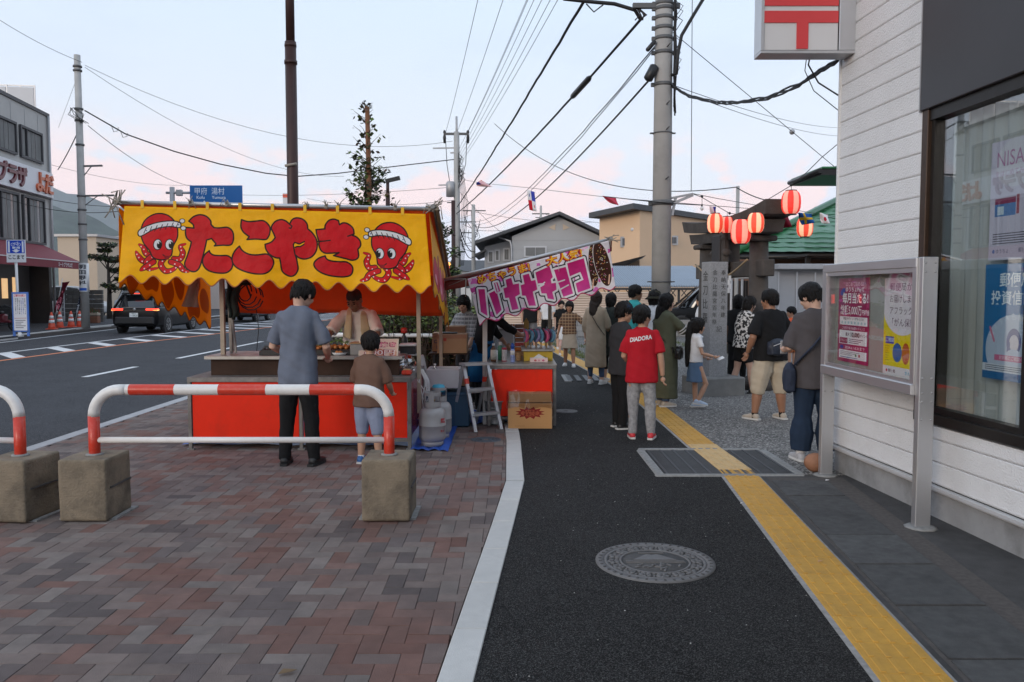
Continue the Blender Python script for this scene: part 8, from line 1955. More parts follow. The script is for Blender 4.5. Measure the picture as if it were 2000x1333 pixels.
for k in range(6): m_.tube([(-.12 + rng.uniform(-.25, .05), -.15, P(160, 212, 34).z), (rng.uniform(-.4, .45), -.2, P(160, 226, 34).z), (rng.uniform(.1, .5), -.15, P(160, 243, 34).z)], .014, 5)
m_.build('cable_loops', M_WIRE, UA)
PBx = P(893, 560, 45); UB = upole('distant concrete pole with crossarm and transformer between the stalls', PBx.x, 45, .21, .15, P(892, 258, 45).z); zT = P(892, 228, 45).z
MB().tube([(0, 0, P(892, 262, 45).z - .3), (0, 0, zT)], .06, 8).build('top_pipe', M_ALUD, UB); z_ = P(892, 262, 45).z; MB().bar((-.66, 0, z_), (.66, 0, z_), .12).build('cross_arm', M_BAND, UB)
for x in (-.66, .62): MB().lathe([(.06, z_ - .5), (.09, z_ - .2), (.05, z_), (.09, z_ + .1), (.04, z_ + .2)], 8, (x, 0, 0)).build('insulator', M_BLACK, UB)
for v, l in ((289, -1.3), (298, -.35), (361, -1.0)): z_ = P(892, v, 45).z; MB().bar((.2, 0, z_), (l, 0, z_ - .03), .07).build('cross_arm', M_ALUD, UB)
z_ = P(892, 385, 45).z; MB().lathe([(.24, z_), (.24, z_ + .75), (.18, z_ + .82), (1e-3, z_ + .83)], 14, (-.34, -.1, 0)).build('transformer', M_ALUD, UB)
m_ = MB()
for k in range(16): z_ = P(892, rng.uniform(300, 340), 45).z; m_.tube([(.1, -.2, z_), (.1 + rng.uniform(0, .45), -.2, z_ - rng.uniform(.1, .4)), (.1, -.2, z_ - rng.uniform(.3, .9))], .018, 5)
for k in range(5): x = .2 + .08 * k; m_.tube([(x * .6, -.2, P(892, 330, 45).z), (x + .1, -.2, P(892, 400, 45).z), (x * .7, -.2, P(892, 520, 45).z)], .014, 5)
m_.build('cable_loops', M_WIRE, UB)
for x in (-.6, .55): MB().tube([(x, 0, P(892, 275, 45).z), (x * .9, 0, P(892, 320, 45).z), (x * .45 - .1, 0, P(892, 362, 45).z)], .02, 5).build('drop_wire', M_WIRE, UB)
PCx = P(925, 560, 60); UC = upole('farther thin pole with many wires behind the banana stall', PCx.x, 60, .17, .13, P(925, 400, 60).z)
for v, a, b_ in ((412, -.8, .9), (434, -1.1, .2), (455, -.9, .2)): z_ = P(925, v, 60).z; MB().bar((a, 0, z_), (b_, 0, z_), .08).build('cross_arm', M_BAND, UC)
m_ = MB()
for k in range(14): x, z_ = rng.uniform(-1.2, .6), P(925, rng.uniform(405, 470), 60).z; m_.tube([(x, 0, z_), (x + rng.uniform(-.4, .4), 0, z_ - rng.uniform(.3, 1.2)), (0, 0, z_ - rng.uniform(.6, 1.6))], .018, 4)
m_.build('cable_loops', M_WIRE, UC)
UD = upole('thin pole top with crossarms behind the gabled house ridge', P(1056, 560, 75).x, 75, .15, .10, P(1056, 402, 75).z); z_ = P(1056, 418, 75).z; MB().bar((-.8, 0, z_), (.8, 0, z_), .1).bar((-.5, 0, z_ - .35), (.5, 0, z_ - .35), .08).build('cross_arm', M_BAND, UD)
UE = upole('slim steel pole behind the shrine gate carrying a wire', P(1438, 560, 19).x, 19, .05, .04, P(1438, 364, 19).z)
t = thing('sign_tower', 'tall dark brown steel pole rising out of the picture behind the yellow banner', 'pole', (P(575, 560, 17).x, 17, 0)); zc = P(574, 92, 17).z
MB().tube([(0, 0, 0), (0, 0, zc + .1)], .118, 12).build('shaft', M_BRPOLE, t); MB().tube([(0, 0, zc), (0, 0, zc + 2.6)], .092, 12).build('upper_shaft', M_BRPOLE, t); MB().lathe([(.135, zc - .35), (.135, zc - .28)], 12).lathe([(.125, zc + .0), (.125, zc + .05)], 12).build('collar', M_BRPOLE, t); MB().tube([(-.12, -.12, P(574, 326, 17).z), (.12, -.12, P(574, 322, 17).z)], .03, 6).build('tied_cloth', M_ROPE, t)
t = thing('brown_post', 'dark red brown steel post in front of the distant utility pole', 'post', (P(886, 560, 40).x, 40, 0)); MB().tube([(0, 0, 0), (0, 0, P(886, 392, 40).z)], .10, 10).build('shaft', M_BRPOLE, t); MB().bar((-.3, 0, P(886, 396, 40).z), (.1, 0, P(886, 396, 40).z), .05).build('bracket', M_BAND, t)
t = thing('street_lamp', 'dark modern street lamp with a flat head behind the staked tree', 'street lamp', (P(759, 560, 20).x, 20, 0)); z_ = P(759, 356, 20).z; MB().tube([(0, 0, 0), (0, 0, z_ - .3)], .055, 10).tube([(0, 0, z_ - .3), (0, 0, z_)], .04, 8).build('pole', M_BRPOLE, t); MB().bar((-.05, 0, z_ + .02), (.30, 0, z_ + .10), .10, .09).build('lamp_head', M_BLACK, t)
rs = Canvas(412, 150, (36, 104, 172)); rs.text('甲府  湯村', 32, 66, 58, (236, 240, 244), .0, fit=240); rs.text('Kofu', 50, 104, 34, (236, 240, 244), .01); rs.text('Yumura', 172, 104, 34, (236, 240, 244), .01); rs.poly([(98, 150), (98, 134), (112, 116), (126, 134), (126, 150)], (236, 240, 244)); rs.line([(2, 2), (410, 2), (410, 148), (2, 148)], 3, (60, 126, 190), True)
t = thing('road_sign', 'blue direction sign with white place names above the yellow banner', 'road sign', (P(341, 560, 40).x, 40, 0)); a, b_ = P(372, 363, 40), P(475, 401, 40); p = MB(); p.quad((a.x, 39.9, b_.z), (b_.x, 39.9, b_.z), (b_.x, 39.9, a.z), (a.x, 39.9, a.z)); solidify(p.build('sign_plate', rs.mat('road_sign_print', .35), t, world=True), .04, -1)
z_ = P(341, 377, 40).z; MB().tube([(0, 0, 0), (0, 0, P(341, 366, 40).z)], .12, 10).build('pole', M_ALUD, t); MB().tube([(-.3, 0, z_), (.9, 0, z_)], .06, 8).build('arm', M_ALUD, t); MB().box((.35, 0, z_), (.3, .2, .3), b=.03).build('bracket', M_ALUD, t)
t = thing('shop_pylon', 'orange and white striped shop sign far behind beside the brown pole', 'sign', (P(556, 385, 90).x, 90, 0)); a, b_ = P(553, 378, 90), P(570, 402, 90)
MB().box(((a.x + b_.x) / 2, 90, (a.z + b_.z) / 2), (b_.x - a.x, .3, a.z - b_.z)).build('panel', M_SIGNW, t, world=True); MB().box(((a.x + b_.x) / 2, 89.83, a.z - .3), (b_.x - a.x, .05, .35)).build('stripe', M_CONE, t, world=True); MB().bar((b_.x - .1, 89.82, a.z - .5), (a.x + .5, 89.82, b_.z), .3, .05).build('slanted_stripe', MATS['paint_red'], t, world=True); MB().tube([(a.x + .4, 90, 0), (a.x + .4, 90, b_.z)], .15, 8).build('pole', M_ALUD, t, world=True)
t = thing('signal_lamps', 'red and amber signal lamps glowing between the two stalls', 'traffic light', (P(873, 560, 42).x, 42, 0)); MB().tube([(0, 0, 0), (0, 0, P(873, 502, 42).z)], .06, 8).build('pole', M_BAND, t)
for u, v, m in ((869, 517, M_TAIL), (876, 517, M_TAILY), (874, 523, M_TAIL)): q = P(u, v, 41.8); MB().ball(tuple(q), .12, 12, 8).build('lens', m, t, world=True)
MB().box((0, .05, P(873, 519, 42).z), (.5, .2, .4), b=.04).build('housing', M_BLACK, t)
def wire(label, a, b_, sag, r, cat='wire', n=16, wob=0.0, name='overhead_wire', group=None): m_ = MB(); cable(m_, a, b_, sag, r, n, 0, 5, wob); return tag(m_.build(name, M_WIRE), label, cat, group)
g = 'overhead wires between the poles'
for i, (u, x) in enumerate(((871, .75), (893, 1.7), (914, 2.65))): wire(('left', 'middle', 'right')[i] + ' of the three thin power lines running to the distant crossarm', P(u, 258, 45), (x, 13.2, 12.0), .35, .010, group=g)
for i, (v, z_, x) in enumerate(((290, 10.2, 1.9), (300, 9.9, 2.0), (308, 9.6, 2.1), (316, 9.3, 2.2), (322, 9.0, 2.25))): wire('thin line in the bundle fanning down to the distant pole', P(897, v, 45), (x, 13.2, z_), .3, .008, group='thin bundle lines')
wire('thick twisted black cable sloping steeply to the distant pole', P(893, 404, 44.8), P(1142, 0, 13.4), .12, .026, 'cable', 60, .012, 'overhead_cable', g)
m_ = MB(); cp_ = cable(m_, P(891, 418, 44.8), P(1252, 38, 13.3), .22, .024, 40, 0, 5, .004); tag(m_.build('overhead_cable', M_WIRE), 'second thick black cable with a splice box sloping to the distant pole', 'cable', g); a, b_ = cp_[36], cp_[34]; m_ = MB().tube([a, a.lerp(b_, .08), a.lerp(b_, .92), b_], [.03, .06, .06, .03], 8); tag(m_.build('cable_closure', M_BLACK), 'black splice closure on the second thick cable', 'cable box')
m_ = MB(); cable(m_, P(918, 432, 60), P(1282, 88, 13.3), .9, .011, 40, 0, 5, .01); cable(m_, P(918, 436, 60), P(1279, 94, 13.3), 1.0, .009, 40, 0, 5, .01); tag(m_.build('overhead_cable', M_WIRE), 'pair of thin lashed cables above the lowest black cable', 'cable', g)
wire('lowest straight black cable meeting the big pole at a black closure', P(924, 440, 60), P(1272, 152, 13.3), 1.0, .018, 'cable', 30, 0, 'overhead_cable', g)
def closure(u0, v0, u1, v1, Y, r, label): m_ = MB().tube([P(u0, v0, Y), P(u0 + (u1 - u0) * .08, v0 + (v1 - v0) * .08, Y), P(u0 + (u1 - u0) * .92, v0 + (v1 - v0) * .92, Y), P(u1, v1, Y)], [r * .5, r, r, r * .5], 8); tag(m_.build('cable_closure', M_BLACK), label, 'cable box')
closure(1264, 158, 1280, 128, 13.1, .075, 'black cable closure against the big pole'); closure(1263, 100, 1280, 80, 13.1, .035, 'slim black closure on the upper side of the big pole')
m_ = MB(); m_.tube([P(1100, -2, 13.3), P(1145, 3, 13.3), P(1200, 8, 13.3), P(1240, 20, 13.3), P(1252, 40, 13.3)], .03, 6); m_.tube([P(1145, 8, 13.2), P(1160, 24, 13.2), P(1178, 10, 13.2)], .012, 5)
for k in range(7): m_.tube([P(1245 + rng.uniform(-4, 4), 14, 13.2), P(1254 + rng.uniform(-6, 10), 30, 13.2), P(1246 + rng.uniform(-6, 10), 40, 13.2)], .010, 5)
tag(m_.build('cable_bundle', M_WIRE), 'black cable bundle and junction beside the top of the big pole', 'cable')
m_ = MB(); m_.tube([P(1375, -4, 12.9), P(1352, 34, 12.9), P(1331, 70, 12.9), P(1324, 105, 12.9), P(1321, 145, 12.9), P(1312, 147, 13.0)], .027, 7); tag(m_.build('riser_cable', M_WIRE), 'thick black cable bending into the right side of the big pole', 'cable')
m_ = MB()
for k in range(3):
 pts = [P(1312, 168, 13.1), P(1345, 188, 12.2), P(1400, 201, 11.0), P(1440, 202 - k, 10.2), P(1500, 192, 9.2), P(1560, 165 + k * 2, 8.2), P(1600, 140, 7.7), P(1638, 118, 7.3)]; q = []
 for a, b_ in zip(pts[:-1], pts[1:]):
  for f in range(4): w = a.lerp(b_, f / 4); w.z += .018 * math.sin(len(q) * 1.1 + k * 2.1); q.append(w)
 m_.tube(q + [pts[-1]], .011, 5)
tag(m_.build('service_cable', M_WIRE), 'twisted black service cable drooping from the pole to the boxed sign', 'cable')
wire('guy wire with a round insulator slanting down to the right of the pole', P(1312, 62, 13.2), P(1632, 328, 15), 0, .006); t = MB().ball(tuple(P(1547, 258, 14.7)), .05, 10, 8).build('ball_insulator', M_ALUD); tag(t, 'small round insulator on the slanting guy wire', 'insulator')
for a, b_, l in (((1312, 166), (1636, 250), 'upper'), ((1312, 172), (1636, 266), 'lower')): wire('thin %s wire running from the pole behind the white building' % l, P(*a, 13.2), P(*b_, 30), .15, .006)
wire('thin straight wire hanging down to the bracket arm', P(1352, -4, 13.2), P(1350, 374, 13.2), 0, .006)
wire('service drop from mid span past the big pole to the steel pole', P(966, 242, 33), P(1438, 366, 19), .95, .012, n=26)
wire('thin wire from the steel pole towards the shrine gate', P(1438, 366, 19), P(1510, 394, 17), .05, .012)
m_ = MB(); q = [P(165, 216, 34), P(245, 262, 35), P(340, 296, 36.5), P(430, 321, 38), P(520, 339, 39.2), P(580, 345, 40), P(660, 339, 41.5), P(725, 331, 42.5), P(800, 322, 43.6), P(886, 312, 45)]; m_.tube(q, .028, 6)
for u, v in ((222, 250), (240, 261)): m_.tube([P(u - 5, v - 6, 34.9), P(u, v + 8, 34.9), P(u + 8, v + 6, 34.9), P(u + 9, v - 1, 34.9)], .014, 5)
tag(m_.build('overhead_cable', M_WIRE), 'long sagging black cable from the left pole across the road', 'cable', g)
for a, Ya, b_, Yb_, s, r, l in (((0, 40), 31, (160, 122), 34, .1, .010, 'wire entering the top of the left pole from the left edge'), ((166, 128), 34, (884, 276), 45, 1.4, .010, 'upper long thin wire from the left pole to the distant pole'), ((166, 132), 34, (672, 345), 60, 1.2, .010, 'second long thin wire falling from the left pole'), ((172, 246), 34, (372, 364), 55, .4, .014, 'wire slanting from the left pole towards the blue sign'),
 ((0, 292), 38, (372, 362), 60, .5, .010, 'thin wire crossing in front of the meat shop'), ((113, 332), 40, (160, 240), 34, .1, .022, 'bluish cable from the shop roof to the left pole'), ((155, 140), 34, (114, 250), 40, 0, .007, 'stay wire from the top of the left pole to the shop'), ((0, 364), 33, (232, 404), 36, .2, .012, 'wire crossing the lower sign band'), ((0, 385), 33, (240, 412), 36, .3, .014, 'lower wire under the sign band'),
 ((400, 378), 70, (884, 366), 45, .3, .012, 'low wire left of the distant pole'), ((600, 388), 70, (884, 392), 45, .4, .012, 'second low wire left of the distant pole'), ((850, 440), 70, (925, 418), 60, .1, .012, 'short wire at the thin far pole'), ((893, 430), 45, (926, 492), 60, .5, .03, 'thick cable dropping from the distant pole to the far pole'), ((896, 452), 45, (924, 502), 60, .6, .028, 'lashed cable dropping beside it to the far pole'), ((925, 414), 60, (1160, 434), 75, .3, .016, 'far wire crossing behind the house ridge'), ((925, 450), 60, (1010, 448), 75, .1, .016, 'lower far wire reaching the house roof'), ((1060, 418), 75, (1280, 445), 75, .2, .014, 'far wire over the beige house'), ((893, 370), 45, (1000, 470), 58, .2, .012, 'service wire sloping to the gabled house')):
 wire(l, P(*a, Ya), P(*b_, Yb_), s, r)
# ================================================================== LANTERNS AND FLAGS
def strg(label, pts, r, name='string_line'):
 m_ = MB(); m_.tube([P(*p) for p in pts], r, 5); return tag(m_.build(name, M_WIRE), label, 'string')
strg('black lamp cord dipping from the pole bracket across the shrine gate to the white wall', [(1350, 378, 13.2), (1371, 386, 13.3), (1395, 400, 13.8), (1425, 417, 14), (1448, 420, 13.6), (1480, 406, 13.4), (1500, 390, 13.0), (1520, 378, 12.6), (1545, 363, 12.4), (1578, 335, 12), (1605, 308, 11.7), (1636, 282, 11.5)], .006)
strg('dashed second cord above the lamp cord', [(1350, 378, 13.2), (1400, 388, 15), (1470, 400, 17), (1560, 412, 19), (1640, 425, 22)], .006)
strg('flag line strung across the street from the left to the shrine gate', [(908, 352, 24), (940, 358, 22), (1040, 368, 19), (1130, 379, 17), (1190, 386, 16), (1290, 394, 14), (1390, 402, 14), (1480, 409, 14), (1560, 417, 13.5), (1640, 428, 13)], .005)
strg('pale string wound over the pole with the flag line', [(1180, 384, 16), (1270, 394, 13.05), (1296, 396, 13.0), (1312, 398, 13.05), (1370, 401, 14)], .008)
for u, v, Y in ((1371, 384, 13.3), (1425, 417, 14), (1449, 420, 13.6), (1481, 406, 13.4), (1545, 362, 12.4)): m_ = MB().ball(tuple(P(u, v, Y)), .024, 8, 6).build('cord_clip', M_BLACK); tag(m_, 'black clip on the lamp cord', 'clip', 'clips on the lamp cord')
q = P(1371, 404, 13.3); t = thing('light_bulb', 'clear unlit bulb hanging under the lamp cord', 'bulb', tuple(q)); MB().tube([(0, 0, .16), (0, 0, .03)], .004, 4).build('wire', M_WIRE, t); MB().lathe([(.014, .04), (.014, 0)], 8).build('socket', M_BLACK, t); MB().ball((0, 0, -.03), (.028, .028, .036), 10, 8).build('glass', M_WPLAS, t)
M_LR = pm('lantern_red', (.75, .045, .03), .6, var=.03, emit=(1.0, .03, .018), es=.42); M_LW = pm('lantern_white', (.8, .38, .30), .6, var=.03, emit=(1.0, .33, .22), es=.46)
M_LRH = pm('lantern_red_lit', (.8, .08, .04), .6, var=.03, emit=(1.0, .07, .03), es=.45); M_LWH = pm('lantern_white_lit', (.85, .48, .34), .6, var=.03, emit=(1.0, .48, .24), es=.60)
def lantern(u, v, w, Y, label, a0=0.0, lit=False):
 c = P(u, v, Y); r = w / 2 / FPX * Y; h = r * 1.2; t = thing('paper_lantern', label, 'lantern', tuple(c), 0, 'lit paper lanterns at the shrine gate')
 prof = [(.55, -1.0), (.80, -.82), (.95, -.5), (1.0, 0), (.95, .5), (.80, .82), (.55, 1.0)]; k = 10; n = 3
 pr = []
 for i in range(25):
  f = i / 24 * 6; j = min(5, int(f)); g_ = f - j; a, b_ = prof[j], prof[j + 1]; pr.append(((a[0] + (b_[0] - a[0]) * g_) * r * (1 + (.012 if i % 2 else -.008)), (a[1] + (b_[1] - a[1]) * g_) * h))
 for s in range(k):
  m_ = MB(); vs = [(q_[0] * math.cos(a0 + 6.2832 * (s + d / n) / k), q_[0] * math.sin(a0 + 6.2832 * (s + d / n) / k), q_[1]) for q_ in pr for d in range(n + 1)]
  m_.add(vs, [(i * (n + 1) + d, i * (n + 1) + d + 1, (i + 1) * (n + 1) + d + 1, (i + 1) * (n + 1) + d) for i in range(24) for d in range(n)], 0, True)
  m_.build('paper_gore', ((M_LRH, M_LWH) if lit else (M_LR, M_LW))[s % 2], t)
 for z_ in (-h, h): MB().lathe([(r * .50, -.012), (r * .57, -.012), (r * .57, .012), (r * .50, .012)], 16, (0, 0, z_)).build('rim', M_BLACK, t)
 MB().tube([(0, 0, h), (0, 0, h + .09)], .004, 4).build('hanger', M_WIRE, t)
lantern(1545, 396, 37, 12.4, 'highest red and white lantern, at the right near the white wall', .25); lantern(1397, 437, 31, 13.6, 'leftmost glowing lantern above the stone marker', .0, True); lantern(1420, 440, 26, 13.9, 'small dark red lantern partly behind its left neighbour', .3)
lantern(1447, 453, 39, 12.9, 'lowest and largest lantern in the middle of the row', .15); lantern(1476, 436, 32, 12.2, 'glowing lantern just right of the lowest one', .1, True); lantern(1572, 444, 31, 14.5, 'pale glowing lantern behind the blue and yellow flag', .45, True)
def flag(label, pts, Y, paint_, w=90, h=60):
 c = Canvas(w, h, (230, 228, 230)); paint_(c); A, B, C_, D = [P(*p, Y) for p in pts]
 def fn(u, v): q = A.lerp(B, u).lerp(D.lerp(C_, u), 1 - v); q.y += .03 * math.sin(u * 5 + v * 4); return q
 o = MB().grid(fn, 10, 8).build('string_flag', c.mat('flag_print', .7), None); solidify(o, .002); return tag(o, label, 'flag', 'small flags on the line')
def f_st(c):
 for k in range(6): c.rect(0, k * 10, 90, k * 10 + 5, (196, 50, 60))
 c.rect(0, 0, 40, 34, (40, 50, 130))
flag('striped red, white and blue flag blown flat at the left of the line', ((930, 358), (940, 352), (962, 366), (931, 364)), 21, f_st)
def f_pa(c): c.rect(45, 0, 90, 30, (200, 30, 50)); c.rect(45, 0, 90, 30, (60, 70, 170)) ; c.rect(0, 30, 45, 60, (200, 30, 50)); c.ell(22, 15, 5, 5, (40, 60, 140)); c.ell(68, 46, 5, 5, (190, 40, 50))
flag('quartered white, blue and red flag hanging over the gabled house', ((1029, 371), (1044, 375), (1048, 414), (1034, 410)), 19, f_pa)
flag('plain crimson flag blown right above the beige house eave', ((1176, 383), (1203, 387), (1208, 402), (1190, 396)), 16, lambda c: c.rect(0, 0, 90, 60, (204, 70, 90)))
def f_fr(c): c.rect(45, 0, 90, 60, (196, 60, 80)); c.rect(0, 0, 50, 60, (236, 214, 220)); c.rect(55, 0, 90, 26, (40, 50, 140))
flag('pink and white flag with blue corner above the leftmost lantern', ((1385, 403), (1399, 404), (1398, 426), (1390, 425)), 13.6, f_fr)
flag('dark crimson flag hanging left of the blue and yellow one', ((1516, 412), (1538, 414), (1546, 444), (1526, 446)), 13.2, lambda c: c.rect(0, 0, 90, 60, (140, 24, 44)))
def f_se(c): c.rect(0, 0, 90, 60, (30, 90, 160)); c.rect(28, 0, 42, 60, (224, 176, 40)); c.rect(0, 23, 90, 37, (224, 176, 40))
flag('blue flag with yellow cross above the right lantern', ((1558, 416), (1586, 418), (1590, 436), (1566, 440)), 13.0, f_se)
def f_jp(c): c.ell(45, 32, 13, 13, (200, 40, 60))
flag('white flag with a red disc at the right end of the line', ((1600, 416), (1618, 420), (1620, 438), (1605, 436)), 12.8, f_jp)
# ================================================================== SHRINE GATE, MARKER
M_STONE = pm('weathered_stone', (.075, .065, .058), .9, var=.35, vscale=3, bump=.7, bscale=50, grime=.6, gcol=(.028, .024, .022), gscale=2); M_GRANITE = pm('granite', (.29, .29, .295), .85, var=.30, vscale=70, bump=.6, bscale=160); M_INC = pm('incised_dark', (.07, .07, .07), .9)
A = Vector((4.13, 12.35, 0)); B = Vector((3.70, 16.75, 0)); d = (B - A).normalized(); TG = thing('torii_gate', 'weathered dark stone shrine gate seen at a slant behind the lanterns', 'shrine gate', tuple((A + B) / 2), math.atan2(d.y, d.x)); Lg = (B - A).length
def tg(mb, nm, m=M_STONE): return mb.build(nm, m, TG)
for s in (-1, 1): tg(MB().tube([(s * 1.28, s * .0, -.05), (s * 1.24, 0, 2.42)], [.168, .15], 20), 'pillar'); tg(MB().lathe([(.27, 0), (.27, .12), (.2, .2)], 18, (s * 1.28, 0, 0)), 'pillar_foot'); tg(MB().box((s * 1.24, 0, 2.46), (.46, .44, .09), b=.02), 'pillar_cap')
def kas(z0, z1, w, L_, cv, nm):
 m_ = MB(); n = 16; vs = []
 for i in range(n + 1):
  q = (i / n - .5) * 2; x = q * L_ / 2; dz = cv * abs(q) ** 2.4; vs += [(x, -w / 2, z0 + dz * .8), (x, w / 2, z0 + dz * .8), (x + q * .06, w / 2 * 1.12, z1 + dz), (x + q * .06, -w / 2 * 1.12, z1 + dz)]
 m_.add(vs, [(i * 4 + j, i * 4 + (j + 1) % 4, (i + 1) * 4 + (j + 1) % 4, (i + 1) * 4 + j) for i in range(n) for j in range(4)] + [(3, 2, 1, 0), (n * 4, n * 4 + 1, n * 4 + 2, n * 4 + 3)]); return tg(m_, nm)
kas(2.5, 2.68, .34, 3.5, .05, 'lower_lintel'); kas(2.69, 2.88, .46, 4.05, .13, 'top_lintel'); tg(MB().box((0, 0, 1.98), (3.3, .20, .27), b=.015), 'tie_beam')
tg(MB().box((.0, -.02, 2.28), (.16, .22, .42)), 'strut'); pl = tg(MB().box((.0, .20, 2.28), (.62, .12, .85), b=.03), 'name_plaque'); tg(MB().box((.0, .27, 2.28), (.42, .03, .62), b=.01), 'plaque_panel', M_DKB)
for k in range(10): MB().ball((.31 * math.cos(k * .628), .2, 2.28 + .43 * math.sin(k * .628)), (.07, .09, .07), 8, 6).build('carved_scroll', M_STONE, pl)
rp = MB(); q = [Vector((-1.3 + 2.6 * k / 14, .22, 2.12 - .28 * math.sin(math.pi * k / 14))) for k in range(15)]; rp.tube(q, .016, 6); o = rp.build('sacred_rope', pm('straw_rope', (.34, .25, .15), .9, var=.2, vscale=20), None); o.matrix_world = rootmat(TG); tag(o, 'straw rope with white paper streamers across the shrine gate', 'rope')
for k, s in ((4, 1), (7, 1), (10, 1)):
 m_ = MB()
 for j in range(4): m_.box((q[k].x + .05 * (j % 2), .225, q[k].z - .07 - .07 * j), (.08, .004, .09), rz=.2)
 ps = m_.build('paper_streamer', M_WPLAS, o)
ms = thing('stone_marker', 'square grey granite marker with incised characters on a low base', 'stone marker', (3.17, 12.72, 0), R(14))
MB().box((0, 0, .13), (.74, .70, .30), b=.02).build('base', pm('base_stone', (.20, .198, .19), .9, var=.15, vscale=8, bump=.4, grime=.4, gcol=(.13, .13, .12)), ms); MB().box((0, .0, 1.16), (.30, .30, 1.80), b=.008).build('shaft', M_GRANITE, ms)
def inc(s, x, z, sz, M_):
 for i, ch in enumerate(s): letters(ms, ch, sz, .002, rootmat(ms) @ M_ @ Matrix.Translation((x, z - i * sz * 1.28, 0)), M_INC, 'incised_character', .0)
MF = Matrix.Translation((0, -.151, 0)) @ Matrix.Rotation(R(90), 4, 'X'); ML = Matrix.Translation((-.1515, 0, 0)) @ Matrix.Rotation(R(-90), 4, 'Z') @ Matrix.Rotation(R(90), 4, 'X')
inc('奉納天保八年建', .03, 1.86, .085, MF); inc('金刀比羅宮百年祭', -.115, 1.86, .085, MF); inc('金刀比羅', -.09, 1.78, .17, ML); inc('記', -.04, .98, .10, MF)
# ================================================================== PLANTS
M_LF = [pm('leaf_' + n, c, .6, var=.3, vscale=4) for n, c in (('green', (.075, .12, .028)), ('light', (.17, .21, .045)), ('dark', (.024, .036, .014)), ('russet', (.10, .048, .026)), ('dry', (.16, .10, .045)))]
def leafy(mb, pos, size, wts, droop=0.0):
 a, b_ = rng.uniform(0, 6.28), rng.uniform(-.9, .9); l = size * rng.uniform(.7, 1.3); X = Vector((math.cos(a), math.sin(a), b_ - droop)).normalized() * l; Y = Vector((-math.sin(a), math.cos(a), rng.uniform(-.6, .6))).normalized() * l * .42
 p = Vector(pos); mb.add([p, p + X * .5 + Y, p + X, p + X * .5 - Y], [(0, 1, 2, 3)], rng.choices(range(5), wts)[0])
structure(MB().box((-2.7, 22.6, -.03), (4.2, 16.4, .08)).build('planting_bed', pm('soil', (.06, .048, .038), .95, var=.4, vscale=10)))
def hedge(name, label, x0, x1, y0, y1, h, n, size, zlow=.05):
 t = thing(name, label, 'hedge', ((x0 + x1) / 2, (y0 + y1) / 2, 0)); m_ = MB(); tw = MB()
 for _ in range(n):
  x, y = rng.uniform(x0, x1), rng.uniform(y0, y1); top = h * (1 + .10 * mnoise.noise(Vector((x * 1.7, y * 1.7, 0))) + .05 * mnoise.noise(Vector((x * 6, y * 6, 3)))); f = rng.random() ** .8; z = zlow + (top - zlow) * f
  up = min(1, max(0, (f - .55) / .22)); leafy(m_, (x, y, z), size, (4 * up + .5, 5 * up, 1.5, 2.2 * (1 - up) + .15, 1.2 * (1 - up)))
 for _ in range(int(n / 26)):
  x, y = rng.uniform(x0, x1), rng.uniform(y0, y1); tw.tube([(x, y, 0), (x + rng.uniform(-.1, .1), y + rng.uniform(-.1, .1), h * .5), (x + rng.uniform(-.2, .2), y + rng.uniform(-.2, .2), h * rng.uniform(.8, 1.06))], [.010, .007, .003], 4)
 m_.build('foliage', M_LF, t, world=True); tw.build('twigs', pm('twig', (.06, .04, .03), .9), t, world=True)
hedge('hedge', 'azalea hedge with green top and reddish lower leaves behind the red stall', -2.75, -.42, 13.3, 15.2, 1.32, 22000, .06)
hedge('hedge', 'low sparse hedge row farther along the road kerb', -4.6, -3.2, 18, 27, .75, 5000, .07)
MB_ = MB().tube([(-3.2, 13.34, .89), (-.35, 13.34, .87)], .035, 8); t = thing('pipe_rail', 'white pipe rail half hidden in the hedge', 'rail', (-1.8, 13.34, 0)); MB_.build('rail', M_GWHT, t, world=True)
for x in (-3.1, -1.75, -.45): MB().tube([(x, 13.34, 0), (x, 13.34, .86)], .03, 8).build('post', M_GWHT, t, world=True)
t = thing('staked_tree', 'thin young tree with sparse leaves tied to a tall brown wooden stake', 'tree', (P(721, 560, 16).x, 16, 0)); h = P(720, 209, 16).z
MB().tube([(.06, 0, 0), (.0, 0, h)], [.062, .045], 10).build('stake', pm('stake_wood', (.20, .085, .04), .8, var=.25, vscale=5), t); br = MB(); lf = MB(); br.tube([(-.12, .05, 0), (-.13, .05, 1.6), (-.07, .05, 3.4), (-.01, .06, 4.6)], [.035, .03, .02, .006], 7)
for k in range(110):
 z = 2.45 + 2.75 * rng.random() ** 1.15; a = rng.uniform(0, 6.28); l = (.14 + .42 * (1 - (z - 2.4) / 3.0)) * rng.uniform(.5, 1.15); b0 = Vector((-.04, .04, z)); b1 = b0 + Vector((math.cos(a) * l, math.sin(a) * l, l * rng.uniform(.3, 1.3))); br.tube([b0, b0.lerp(b1, .5) + Vector((0, 0, .03)), b1], [.010, .006, .003], 4)
 for _ in range(int(17 * max(.14, 1 - (z - 2.6) / 2.6))): leafy(lf, b0.lerp(b1, rng.uniform(.35, 1.05)) + Vector((rng.uniform(-.06, .06), rng.uniform(-.06, .06), rng.uniform(-.06, .05))), .095, (4, 1.0, 4, 1.2, .3), .6)
br.build('branches', pm('bark_thin', (.07, .05, .04), .9), t); lf.build('leaves', M_LF, t)
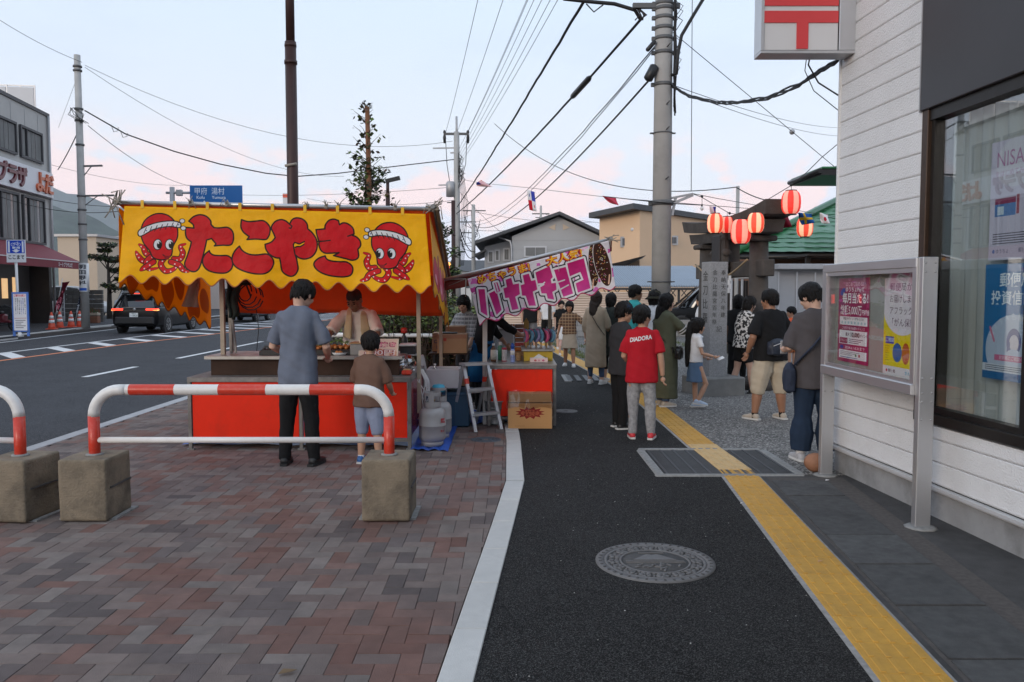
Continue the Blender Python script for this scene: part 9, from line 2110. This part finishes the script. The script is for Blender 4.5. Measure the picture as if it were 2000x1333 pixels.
def tree(name, label, x, y, h, r, n, size, wts, trunk=.35, squash=.8, z0=0.0, clumps=26):
 t = thing(name, label, 'tree', (x, y, z0)); tk = MB(); tk.tube([(0, 0, 0), (.05 * h * .2, 0, h * .4), (.0, 0, h * .85)], [r * .12, r * .09, r * .03], 8); lf = MB()
 for _ in range(clumps):
  a, q = rng.uniform(0, 6.28), rng.random() ** .5; zz = h * (trunk + (1 - trunk) * rng.random()); ww = r * math.sin(math.pi * min(.95, max(.12, (zz / h - trunk) / (1 - trunk) * .85 + .15))); c = Vector((ww * q * math.cos(a), ww * q * math.sin(a), zz)); tk.tube([(0, 0, zz * .8), c], [r * .03, r * .01], 5); cr = r * rng.uniform(.22, .42)
  for _ in range(n // clumps):
   v = Vector((rng.gauss(0, 1), rng.gauss(0, 1), rng.gauss(0, squash))).normalized() * cr * rng.random() ** .4; leafy(lf, c + Vector((v.x, v.y, v.z * squash)), size, wts)
 tk.build('trunk', pm('bark', (.05, .04, .033), .9, var=.3), t); lf.build('crown', M_LF, t); return t
tree('pine_tree', 'cloud pruned dark pine in front of the white building', P(212, 560, 46).x, 46, P(212, 478, 46).z, 1.35, 3600, .16, (2, .3, 6, .8, .4), .30, .40, clumps=11)
tree('street_tree', 'dark green tree glimpsed between the stalls beside the brown post', P(858, 560, 38).x, 38, P(858, 432, 38).z, 1.0, 2400, .17, (4, .6, 5, .3, 0))
tree('shrub', 'green shrub below the signal lamps between the stalls', P(872, 560, 30).x, 30, 2.1, .8, 1600, .1, (4, 2, 3, .2, 0), .1)
for u, Y, h, l in ((432, 95, 5, 'far tree left of the orange tarp along the road'), (300, 90, 6, 'far round tree behind the yellow banner'), (640, 100, 6, 'far tree right of the brown pole'), (820, 85, 5, 'far tree behind the hedge')): tree('distant_tree', l, P(u, 560, Y).x, Y, h, 2.4, 900, .5, (4, 1, 5, .3, 0), .2)
for u, v, m, s, l in ((543, 1322, M_LF[4], .05, 'dry fallen leaf on the bricks at the lower edge'), (1446, 987, M_WPLAS, .016, 'tiny white scrap on the yellow strip'), (1597, 1102, M_CARD2, .026, 'pale crumb on the yellow strip'), (1612, 942, M_WPLAS, .03, 'white scrap by the notice board post')):
 q = G(u, v); o = MB().add([(0, 0, .006), (s, .2 * s, .010), (1.4 * s, .7 * s, .008), (.3 * s, .6 * s, .014)], [(0, 1, 2, 3)]).build('litter', m); o.location = q + Vector((0, 0, .006)); solidify(o, .002); tag(o, l, 'litter')
bpy.data.scenes.remove(TMP)
